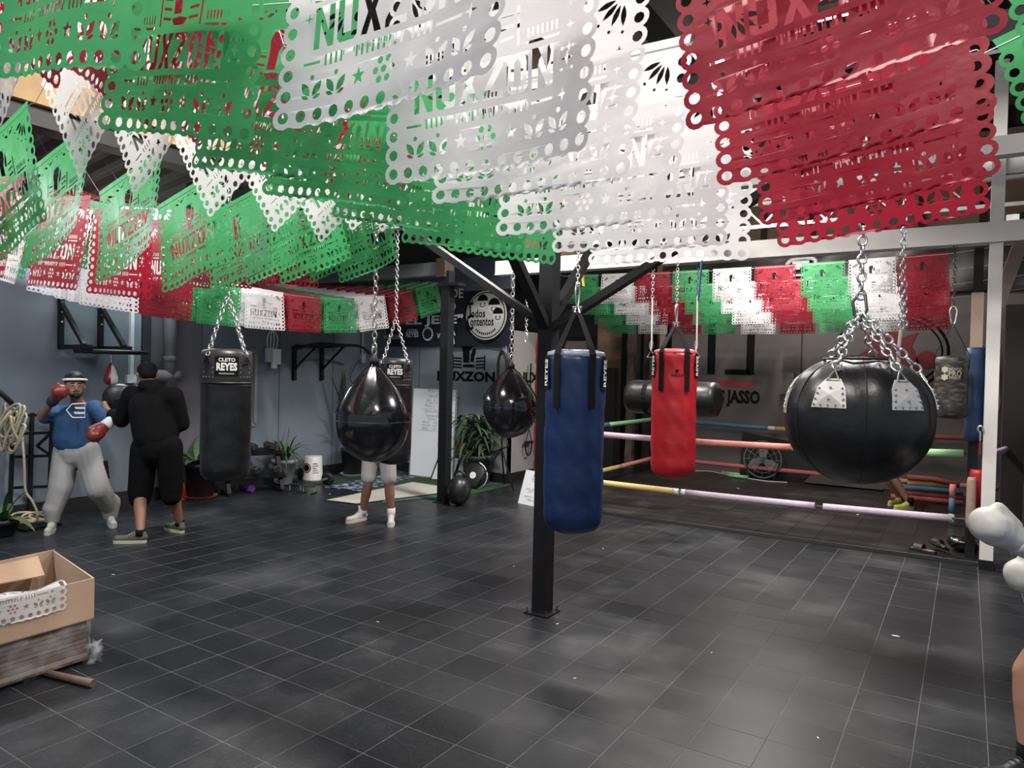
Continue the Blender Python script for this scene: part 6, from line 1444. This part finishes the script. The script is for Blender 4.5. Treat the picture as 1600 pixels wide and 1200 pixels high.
# scraps of paper
SL = ['long white paper scrap on the floor below the white post', 'white scrap on the floor just right of the column foot', 'white scrap on the floor near the ring edge below the blue bag', 'white scrap on the floor below the column', 'white scrap at the bottom of the picture, right of centre', 'white scrap on the floor left of the column', 'white scrap on the floor behind the column foot', 'white scrap on the ring floor right of the red bag', 'white scrap on the ring floor under the big ball', 'white scrap beside the push-up handles', 'white scrap on the floor right of the cardboard box', 'white scrap on the floor between column and right edge']
for k, (u, v, s) in enumerate(((1400, 994, .028), (871, 975, .012), (942, 857, .012), (898, 1060, .010), (1278, 1153, .010), (590, 972, .012), (803, 885, .012), (1153, 763, .03), (1340, 804, .03), (515, 772, .025), (177, 898, .014), (1112, 1020, .01))):
    q = G(u, v, ZD if (u > 900 and v < 830) else 0); bm = nb(); a = k * 1.3
    prism(bm, [(s, 0), (s * .3, s * .35), (-s, s * .2), (-s * .8, -s * .2), (s * .2, -s * .3)], Matrix.Translation(q + Vector((0, 0, .0015))) @ Matrix.Rotation(a, 4, 'Z'), .001)
    tag(obj('paper_scrap', bm, white_paint), SL[k], 'scrap', 'scraps of paper on the floor')
# ------------------------------------------------------------------ people
skin1 = mat('tan_skin', (0.26, 0.135, 0.085), .55, 0, .1, 6); skin2 = mat('brown_skin', (0.20, 0.095, 0.058), .55, 0, .1, 6); skin3 = mat('light_skin', (0.38, 0.20, 0.14), .55, 0, .1, 6)
hair_m = mat('black_hair', (0.006, 0.005, 0.005), .5, 0, .2, 60, .5, 90)
def caps(lst):
    bm = nb()
    for c in lst:
        if len(c) == 4 and not isinstance(c[0], str): capsule(bm, c[0], c[1], c[2], c[3], 12)
        else: ball(bm, c[1], c[2], 2, c[3] if len(c) > 3 else None)
    return bm
def head_caps(c, fwd, s=1.0):
    """skull, jaw, nose, ears around centre c looking along fwd"""
    f = Vector(fwd).normalized(); r = Vector((0, 0, 1)).cross(f).normalized()
    L = [('b', c + Vector((0, 0, .025)) * s, (.078 * s, .082 * s, .098 * s)), ('b', c + f * .02 * s - Vector((0, 0, .05)) * s, (.060 * s, .062 * s, .066 * s)), ('b', c + f * .045 * s - Vector((0, 0, .088)) * s, (.034 * s, .034 * s, .03 * s)),
         (c + f * .082 * s + Vector((0, 0, .018)) * s, .009 * s, c + f * .100 * s - Vector((0, 0, .02)) * s, .014 * s)]
    for k in (-1, 1): L.append(('b', c + r * .08 * s * k - f * .005 * s - Vector((0, 0, .005)), (.014 * s, .02 * s, .028 * s)))
    return L, f, r
def shoe(t, ank, toe_dir, Ls, m_up, m_sole, sock=None, lift=0.0, name='shoe'):
    """ank: ankle point (local), sole rests at local z = lift"""
    d = Vector((toe_dir[0], toe_dir[1], 0)).normalized(); sd = Vector((-d.y, d.x, 0)); b = Vector((ank[0], ank[1], lift))
    bm = nb()
    for p_, r_, in ((b - d * .035 + Vector((0, 0, .055)), .036), (b - d * .02 + Vector((0, 0, .085)), .036), (b + d * .03 + Vector((0, 0, .065)), .038), (b + d * .09 + Vector((0, 0, .048)), .036), (b + d * (Ls - .085) + Vector((0, 0, .042)), .034)): ball(bm, p_, r_, 2)
    capsule(bm, b - d * .03 + Vector((0, 0, .05)), .036, b + d * (Ls - .09) + Vector((0, 0, .04)), .034); capsule(bm, b - d * .01 + Vector((0, 0, .09)), .036, b + d * .09 + Vector((0, 0, .055)), .034)
    o = blob(name, bm, m_up, t, .008, 3)
    out = []
    for k in range(20):
        a = 2 * math.pi * k / 20; ca, sa = math.cos(a), math.sin(a); hw = .043 if ca > 0 else .036; cx = (Ls - .05) / 2 - .03
        out.append((cx + (Ls / 2 + .005) * (abs(ca) ** .7) * (1 if ca > 0 else -1), hw * (abs(sa) ** .7) * (1 if sa > 0 else -1)))
    bm = nb(); prism(bm, out, frame_M(b, d, sd), .028); obj('sole', bm, m_sole, o)
    for k in range(4):
        c = b + d * (.05 + .022 * k) + Vector((0, 0, .105 - .012 * k)); bm = nb(); tube(bm, [c - sd * .022, c + Vector((0, 0, .006)), c + sd * .022], .0035, 5); obj('lace', bm, m_sole, o)
    return o
def glove(t, c, aim, up, m, s=1.0, cuff=None, name='boxing_glove', label=None):
    """mitt at centre c, knuckles towards aim, thumb on the 'up' side; cuff behind"""
    f = Vector(aim).normalized(); u = Vector(up) - f * Vector(up).dot(f); u.normalize(); sd = f.cross(u)
    bm = nb(); ball(bm, c, .072 * s, 3); ball(bm, c + f * .035 * s, (.07 * s,) * 3, 3); ball(bm, c + f * .03 * s + sd * .025 * s, .06 * s, 2); ball(bm, c + f * .03 * s - sd * .025 * s, .06 * s, 2); capsule(bm, c - f * .02 * s, .065 * s, c - f * .10 * s, .05 * s)
    capsule(bm, c - f * .06 * s + u * .045 * s, .028 * s, c + f * .03 * s + u * .075 * s, .026 * s)
    g = blob(name, bm, m, t, .010, 3)
    if label: g['label'] = label
    bm = nb(); tube(bm, [c - f * .085 * s, c - f * .10 * s, c - f * .17 * s, c - f * .18 * s], [.05 * s, .054 * s, .05 * s, .046 * s], 16); o = obj('cuff', bm, cuff or m, g, True)
    return g
def person(label, loc): return thing('person', label, 'person', loc)
# --- boxer in blue shirt -------------------------------------------------
Lf_, Rf_ = G(82, 829), G(172, 819); base = (Lf_ + Rf_) / 2; dB = depth(base)
t = person('man in blue shirt and grey sweatpants with red boxing gloves, guard up', base); A = t.location
J = lambda u, v, dd=0.0: P(u, v, dB + dd) - A
head = J(117, 604, -.12); fwd = J(135, 612, -.6) - J(117, 604, -.1)
hc, f, r = head_caps(head, fwd, 1.05)
sL, sR = J(94, 644, .02), J(148, 637, .0); eL, wL, gL = J(65, 652, -.14), J(79, 631, -.28), J(92, 614, -.36); eR, wR, gR = J(172, 662, -.12), J(166, 664, -.26), J(152, 676, -.34)
neck = J(122, 632, -.04); chest = J(122, 655, 0); hip = J(119, 700, 0)
kL, kR = J(95, 762, -.12), J(153, 764, -.08); aL, aR = Lf_ - A + Vector((0, 0, .09)), Rf_ - A + Vector((0, 0, .09))
hL, hR = J(104, 704, 0), J(136, 704, 0)
B = hc + [(head - Vector((0, 0, .06)), .052, neck - Vector((0, 0, .02)), .06), (neck, .07, chest, .12), (chest, .13, hip, .13), (sL, .06, sR, .06), (sL, .056, eL, .045), (eL, .043, wL, .032), (sR, .056, eR, .045), (eR, .043, wR, .032), (wL, .035, gL, .035), (wR, .035, gR, .035), (hL, .085, kL, .06), (kL, .058, aL, .038), (hR, .085, kR, .06), (kR, .058, aR, .038)]
blob('body', caps(B), skin1, t, .011, 4)
for k in (-1, 1):
    e = head + f * .074 + r * .031 * k + Vector((0, 0, .018)); bm = nb(); ball(bm, e - f * .004, (.011, .011, .007), 2); obj('eye', bm, mat('eye_white', (0.35, 0.33, 0.31), .4), t); bm = nb(); ball(bm, e + f * .008, .006, 1); obj('pupil', bm, black_paint, t)
    bm = nb(); tube(bm, [e + Vector((0, 0, .022)) - r * .02 + f * .006, e + Vector((0, 0, .027)) + f * .01, e + Vector((0, 0, .022)) + r * .02 + f * .006], .005, 5); obj('eyebrow', bm, hair_m, t)
bm = nb(); m_ = head + f * .078 - Vector((0, 0, .058)); tube(bm, [m_ - r * .024, m_ + f * .004, m_ + r * .024], .006, 5); obj('mouth', bm, mat('lip', (0.16, 0.05, 0.045), .5), t)
blob('beard', caps([('b', head + f * .045 - Vector((0, 0, .086)), (.046, .046, .035)), (head + f * .03 + r * .062 - Vector((0, 0, .05)), .016, head + f * .055 + r * .03 - Vector((0, 0, .09)), .018), (head + f * .03 - r * .062 - Vector((0, 0, .05)), .016, head + f * .055 - r * .03 - Vector((0, 0, .09)), .018), (m_ + Vector((0, 0, .016)) - r * .026 + f * .002, .007, m_ + Vector((0, 0, .016)) + r * .026 + f * .002, .007)]), hair_m, t, .007, 2)
blob('hair', caps([('b', head + Vector((0, 0, .062)) - f * .018, (.098, .098, .098)), ('b', head - f * .045 + Vector((0, 0, .0)), (.08, .08, .085)), ('b', head + f * .045 + Vector((0, 0, .105)), (.055, .06, .045))]), hair_m, t, .009, 2)
bm = nb(); c = head + Vector((0, 0, .066)); tube(bm, [c + (f * math.cos(a) + r * math.sin(a)) * .100 + Vector((0, 0, .014 * math.cos(a))) for a in [2 * math.pi * k / 24 for k in range(24)]], .013, 6, closed=True); obj('headband', bm, mat('white_towel', (0.62, 0.62, 0.62), .9), t, True)
shirt_m = mat('blue_cotton', (0.012, 0.050, 0.13), .85, 0, .15, 8, .5, 9)
S = [(neck - Vector((0, 0, .05)), .085, chest, .155), (chest + r * .06, .145, hip + Vector((0, 0, .10)) + r * .05, .165), (chest - r * .06, .145, hip + Vector((0, 0, .10)) - r * .05, .165), (chest, .15, hip + Vector((0, 0, .06)), .18), (sL + Vector((0, 0, -.01)), .075, sR + Vector((0, 0, -.01)), .075), (sL, .082, sL + (eL - sL) * .75, .085), (sR, .082, sR + (eR - sR) * .72, .085)]
sh = blob('shirt', caps(S), shirt_m, t, .013, 4)
# outlined emblem on the chest
em = J(119, 641, -.285); ux = (J(132, 641, -.255) - J(107, 641, -.32)).normalized(); Me = frame_M(em, ux, (0, 0, 1))
for pts in ([(-.082, 0), (-.035, .062), (.075, .07), (.075, .028), (-.012, .028), (.0, .016), (.075, .016), (.075, -.022), (-.018, -.02), (-.008, -.034), (.075, -.034), (.075, -.072), (-.03, -.072)],):
    bm = nb(); tube(bm, [Me @ Vector((x, y, 0)) for x, y in pts], .005, 5, closed=True); obj('chest_emblem', bm, white_paint, t)
pants = mat('grey_fleece', (0.27, 0.26, 0.25), .9, 0, .12, 5, .9, 5)
blob('sweatpants', caps([(hip + Vector((0, 0, .03)), .165, hip - Vector((0, 0, .05)), .17), (hL, .125, kL, .115), (kL, .112, aL + Vector((0, 0, .10)), .085), (aL + Vector((0, 0, .13)), .095, aL + Vector((0, 0, .03)), .07), (hR, .125, kR, .115), (kR, .115, aR + Vector((0, 0, .10)), .09), (aR + Vector((0, 0, .14)), .10, aR + Vector((0, 0, .01)), .075)]), pants, t, .013, 4)
bm = nb(); tube(bm, [J(165, 720, -.0), J(168, 748, -.0)], [.02, .022], 8); obj('side_stripe', bm, black_cloth, t)
sole_d = mat('white_black_sole', (0.45, 0.44, 0.42), .6); wshoe = mat('white_mesh_shoe', (0.46, 0.45, 0.42), .7, 0, .1, 30)
shoe(t, aL - Vector((0, 0, 0)), (J(70, 832, -.3) - J(82, 829, 0)), .28, wshoe, sole_d); shoe(t, aR, (J(185, 825, -.35) - J(172, 819, 0)), .28, wshoe, sole_d)
gl_red = mat('red_glove_leather', (0.17, 0.022, 0.020), .36, 0, .15, 8, .15, 12); cuff_w = mat('white_cuff', (0.55, 0.55, 0.55), .5)
g1 = glove(t, gL, gL - wL, (0, 0, 1), gl_red, 1.0, mat('navy_cuff', (0.02, 0.03, 0.06), .6)); g2 = glove(t, gR, gR - wR, (0, 0, 1), gl_red, 1.05, cuff_w)
# --- man in black hoodie, back view --------------------------------------
Lf_, Rf_ = G(219, 848), G(281, 832); base = (Lf_ + Rf_) / 2; dB = depth(base)
t = person('man in black hoodie, cap and shorts seen from behind, arm raised', base); A = t.location
J = lambda u, v, dd=0.0: P(u, v, dB + dd) - A
head = J(230, 585, .06); fwd = J(215, 592, .6) - head; hc, f, r = head_caps(head, fwd, 1.05)
neck = J(235, 603, .0); sL, sR = J(206, 616, .02), J(272, 618, .0); eL, wL, hdL = J(190, 657, .12), J(168, 641, .3), J(158, 627, .34); eR, wR = J(284, 662, .1), J(268, 672, .28)
chest = J(241, 635, 0); hip = J(244, 690, 0); hL, hR = J(226, 700, 0), J(264, 698, 0); kL, kR = J(219, 768, .05), J(268, 762, .08); aL, aR = Lf_ - A + Vector((0, 0, .09)), Rf_ - A + Vector((0, 0, .09))
B = hc + [(head - Vector((0, 0, .06)), .055, neck, .062), (neck, .07, chest, .13), (chest, .13, hip, .13), (sL, .06, sR, .06), (sL, .055, eL, .045), (eL, .042, wL, .030), (sR, .055, eR, .045), (eR, .042, wR, .03), (hL, .085, kL, .06), (kL, .06, kL + (aL - kL) * .45, .058), (kL + (aL - kL) * .45, .056, aL, .036), (hR, .085, kR, .06), (kR, .06, kR + (aR - kR) * .45, .058), (kR + (aR - kR) * .45, .056, aR, .036)]
hd = (hdL - wL).normalized(); hx_ = hd.cross(Vector((0, 1, 0))).normalized()
B += [(wL, .030, wL + hd * .05, .034), ('b', wL + hd * .07, (.038, .03, .04))]
for k in range(4):
    kn = wL + hd * .10 + hx_ * (.027 - .018 * k); B += [(wL + hd * .06 + hx_ * (.027 - .018 * k), .010, kn, .010), (kn, .010, kn + Vector((0, .028, -.004)), .009), (kn + Vector((0, .028, -.004)), .009, kn + Vector((0, .026, -.03)), .008)]
B += [(wL + hd * .03 + hx_ * .03, .011, wL + hd * .065 + hx_ * .05, .010), (wL + hd * .065 + hx_ * .05, .010, wL + hd * .10 + hx_ * .045, .009), ('b', wR + Vector((0, .04, 0)), (.04, .04, .045))]
blob('body', caps(B), skin2, t, .009, 3)
hood_m = mat('black_fleece', (0.005, 0.005, 0.0055), .9, 0, .15, 8, .7, 7, spec=.1)
S = [(neck - Vector((0, 0, .03)), .10, chest, .17), (chest + r * .09, .145, hip + Vector((0, 0, .06)) + r * .06, .15), (chest - r * .09, .145, hip + Vector((0, 0, .06)) - r * .06, .15), (chest, .17, hip + Vector((0, 0, .04)), .17), (sL - Vector((0, 0, .01)), .09, sR - Vector((0, 0, .01)), .09), (sL, .09, eL, .075), (eL, .075, eL + (wL - eL) * .62, .06), (sR, .09, eR, .078), (eR, .076, wR, .06), (neck + r * .06 - f * .05, .06, neck - r * .06 - f * .05, .06), (neck - f * .08 - Vector((0, 0, .03)), .06, neck - f * .10 - Vector((0, 0, .12)), .05)]
blob('hoodie', caps(S), hood_m, t, .013, 4)
blob('cap', caps([('b', head + Vector((0, 0, .045)) - f * .005, (.096, .096, .085)), ('b', head - f * .03 + Vector((0, 0, .01)), (.082, .082, .07))]), mat('black_knit_cap', (0.005, 0.005, 0.006), .85, 0, .2, 40, spec=.15), t, .009, 2)
for k in (-1, 1): bm = nb(); ball(bm, head + r * .086 * k - Vector((0, 0, .02)), .012, 2); obj('earphone', bm, MATS['white_plastic'], t)
blob('shorts', caps([(hip + Vector((0, 0, .0)), .165, hip - Vector((0, 0, .07)), .165), (hL, .13, kL - Vector((0, 0, .02)), .115), (kL, .115, kL - Vector((0, 0, .06)), .105), (hR, .13, kR - Vector((0, 0, .02)), .11), (kR, .11, kR - Vector((0, 0, .08)), .10)]), mat('black_jersey', (0.004, 0.004, 0.0045), .9, 0, .15, 8, .5, 9, spec=.1), t, .013, 4)
olive = mat('olive_mesh_shoe', (0.075, 0.075, 0.055), .75, 0, .3, 40); bone = mat('bone_sole', (0.42, 0.38, 0.29), .6)
for a_, aim in ((aL, J(195, 849, -.02) - J(219, 848, 0)), (aR, J(262, 831, .1) - J(281, 832, 0))):
    bm = nb(); tube(bm, [a_ + Vector((0, 0, -.02)), a_ + Vector((0, 0, .035))], [.046, .043], 12); obj('sock', bm, black_cloth, t, True); shoe(t, a_, aim, .29, olive, bone)
# round pad in front of him
pd = thing('punch_pad', 'round black punch pad on the left arm of the hooded man', 'pad', P(186, 622, dB + .62)); bm = nb(); lathe(bm, [(.03, -.05), (.12, -.045), (.155, -.02), (.16, .01), (.13, .035), (.04, .04)], (0, 0, 0), 28); bmesh.ops.rotate(bm, verts=bm.verts, matrix=Euler((math.pi / 2, 0, .9)).to_matrix()); obj('shell', bm, black_leather, pd, True)
bm = nb(); tube(bm, [(.09 * math.cos(a), .05 * math.sin(a), -.02) for a in [2 * math.pi * k / 14 for k in range(14)]], .012, 6, closed=True); obj('arm_strap', bm, black_cloth, pd)
# --- person behind the teardrop bag: grey shorts --------------------------
def simple_person(label, feet, pts, mats, shoe_mats, toe, socks=None, shorts_end=.5, sleeves=True, hair=hair_m):
    base = (feet[0] + feet[1]) / 2; t = person(label, base); A = t.location; dB = depth(base)
    J = lambda q: P(q[0], q[1], dB + (q[2] if len(q) > 2 else 0)) - A
    K = {k: J(v) for k, v in pts.items()}
    aL, aR = feet[0] - A + Vector((0, 0, .09)), feet[1] - A + Vector((0, 0, .09))
    hc, f, r = head_caps(K['head'], K['look'] - K['head'])
    B = hc + [(K['head'] - Vector((0, 0, .06)), .052, K['neck'], .058), (K['neck'], .068, K['chest'], .12), (K['chest'], .12, K['hip'], .12), (K['sL'], .055, K['sR'], .055), (K['sL'], .052, K['eL'], .042), (K['eL'], .04, K['wL'], .03), (K['sR'], .052, K['eR'], .042), (K['eR'], .04, K['wR'], .03)]
    for h_, k_, a_ in (('hL', 'kL', aL), ('hR', 'kR', aR)): B += [(K[h_], .08, K[k_], .056), (K[k_], .055, K[k_] + (a_ - K[k_]) * .35, .056), (K[k_] + (a_ - K[k_]) * .35, .054, a_, .036)]
    blob('body', caps(B), mats['skin'], t, .011, 3)
    S = [(K['neck'] - Vector((0, 0, .05)), .08, K['chest'], .14), (K['chest'] + r * .05, .13, K['hip'] + Vector((0, 0, .05)) + r * .03, .13), (K['chest'] - r * .05, .13, K['hip'] + Vector((0, 0, .05)) - r * .03, .13), (K['sL'], .07, K['sR'], .07), (K['sL'], .075, K['sL'] + (K['eL'] - K['sL']) * .7, .07), (K['sR'], .075, K['sR'] + (K['eR'] - K['sR']) * .7, .07)]
    blob('shirt', caps(S), mats['shirt'], t, .014, 3)
    Q = [(K['hip'], .145, K['hip'] - Vector((0, 0, .05)), .145)]
    for h_, k_ in (('hL', 'kL'), ('hR', 'kR')): Q.append((K[h_], .10, K[h_] + (K[k_] - K[h_]) * shorts_end, .088))
    blob('shorts', caps(Q), mats['shorts'], t, .013, 3)
    blob('hair', caps([('b', K['head'] + Vector((0, 0, .045)) - f * .018, (.088, .088, .084)), ('b', K['head'] - f * .04, (.07, .07, .075))]), hair, t, .01, 2)
    for k in (-1, 1): bm = nb(); ball(bm, K['head'] + f * .072 + r * .03 * k + Vector((0, 0, .018)), .010, 2); obj('eye', bm, white_paint, t)
    for a_, tq in ((aL, toe[0]), (aR, toe[1])):
        if socks: bm = nb(); tube(bm, [a_ + Vector((0, 0, -.03)), a_ + Vector((0, 0, .075))], [.048, .046], 12); obj('sock', bm, socks, t, True)
        shoe(t, a_, tq, .285, shoe_mats[0], shoe_mats[1])
    return t, K, f, r
grey_sh = mat('grey_jersey', (0.34, 0.33, 0.32), .9, 0, .12, 7, .6, 7)
cream = mat('cream_leather_shoe', (0.52, 0.47, 0.42), .6, 0, .08, 20)
fa_, fb_ = G(566, 813), G(611, 817)
simple_person('person in grey shorts and white trainers behind the teardrop bag', (fa_, fb_), dict(head=(593, 604), look=(592, 606, -1), neck=(593, 628), chest=(592, 650), hip=(592, 698), sL=(573, 636), sR=(612, 636), eL=(572, 662, -.1), eR=(614, 662, -.1), wL=(582, 648, -.3), wR=(604, 648, -.3), hL=(580, 704), hR=(605, 704), kL=(575, 756, -.03), kR=(608, 758, -.04)),
              dict(skin=skin2, shirt=mat('dark_tee', (0.02, 0.02, 0.022), .9), shorts=grey_sh), (cream, mat('cream_sole', (0.55, 0.52, 0.48), .6)), (P(540, 813, 7.7) - P(566, 813, 7.9), P(608, 822, 7.0) - P(611, 817, 7.8)), mat('pink_white_sock', (0.58, 0.50, 0.50), .9), .80)
# --- person in yellow shoes behind the big ball ---------------------------
neon = mat('neon_yellow_mesh', (0.62, 0.60, 0.10), .6); fa_, fb_ = G(1421, 797, ZD), G(1408, 789, ZD)
simple_person('person in neon yellow shoes moving in the ring behind the big ball', (fa_, fb_), dict(head=(1350, 625), look=(1300, 630, -.2), neck=(1358, 645), chest=(1366, 660), hip=(1384, 698), sL=(1352, 655, -.15), sR=(1378, 655, .15), eL=(1340, 672, -.2), eR=(1365, 680, .2), wL=(1328, 658, -.2), wR=(1345, 668, .2), hL=(1388, 702, -.08), hR=(1384, 702, .08), kL=(1393, 742, -.05), kR=(1380, 740, .1)),
              dict(skin=skin1, shirt=mat('dark_tee', (0.02, 0.02, 0.022), .9), shorts=black_cloth), (neon, mat('pale_yellow_sole', (0.60, 0.58, 0.40), .6)), (P(1395, 800, 9.2) - P(1421, 797, 9.25), P(1385, 790, 9.4) - P(1408, 789, 9.5)), black_cloth, .6)
# --- boxer with white gloves at the right edge -----------------------------
fa_, fb_ = G(1607, 1222), G(1700, 1195)
t5, K, f, r = simple_person('boxer with white gloves at the right edge of the picture', (fa_, fb_), dict(head=(1690, 640), look=(1560, 650, -.1), neck=(1700, 690), chest=(1715, 770), hip=(1725, 905), sL=(1680, 735, -.18), sR=(1725, 735, .18), eL=(1662, 858, -.15), eR=(1702, 868, .2), wL=(1606, 853, -.18), wR=(1640, 895, .1), hL=(1700, 925, -.1), hR=(1735, 925, .1), kL=(1605, 1050, -.05), kR=(1690, 1065, .12)),
              dict(skin=skin3, shirt=mat('dark_tee', (0.02, 0.02, 0.022), .9), shorts=black_cloth), (black_rubber, black_rubber), (P(1560, 1205, 3.1) - P(1600, 1203, 3.12), P(1660, 1180, 3.2) - P(1700, 1180, 3.22)), black_cloth, .62)
wg = mat('white_glove_leather', (0.60, 0.58, 0.55), .45, 0, .08, 8, .2, 14)
dB = depth((fa_ + fb_) / 2); A = t5.location
gc = P(1556, 826, dB - .18) - A; glove(t5, gc, gc - K['wL'], (0, 0, 1), wg, 1.05, wg); gc = P(1612, 898, dB + .08) - A; glove(t5, gc, gc - K['wR'], (0, 0, 1), wg, 1.12, wg)
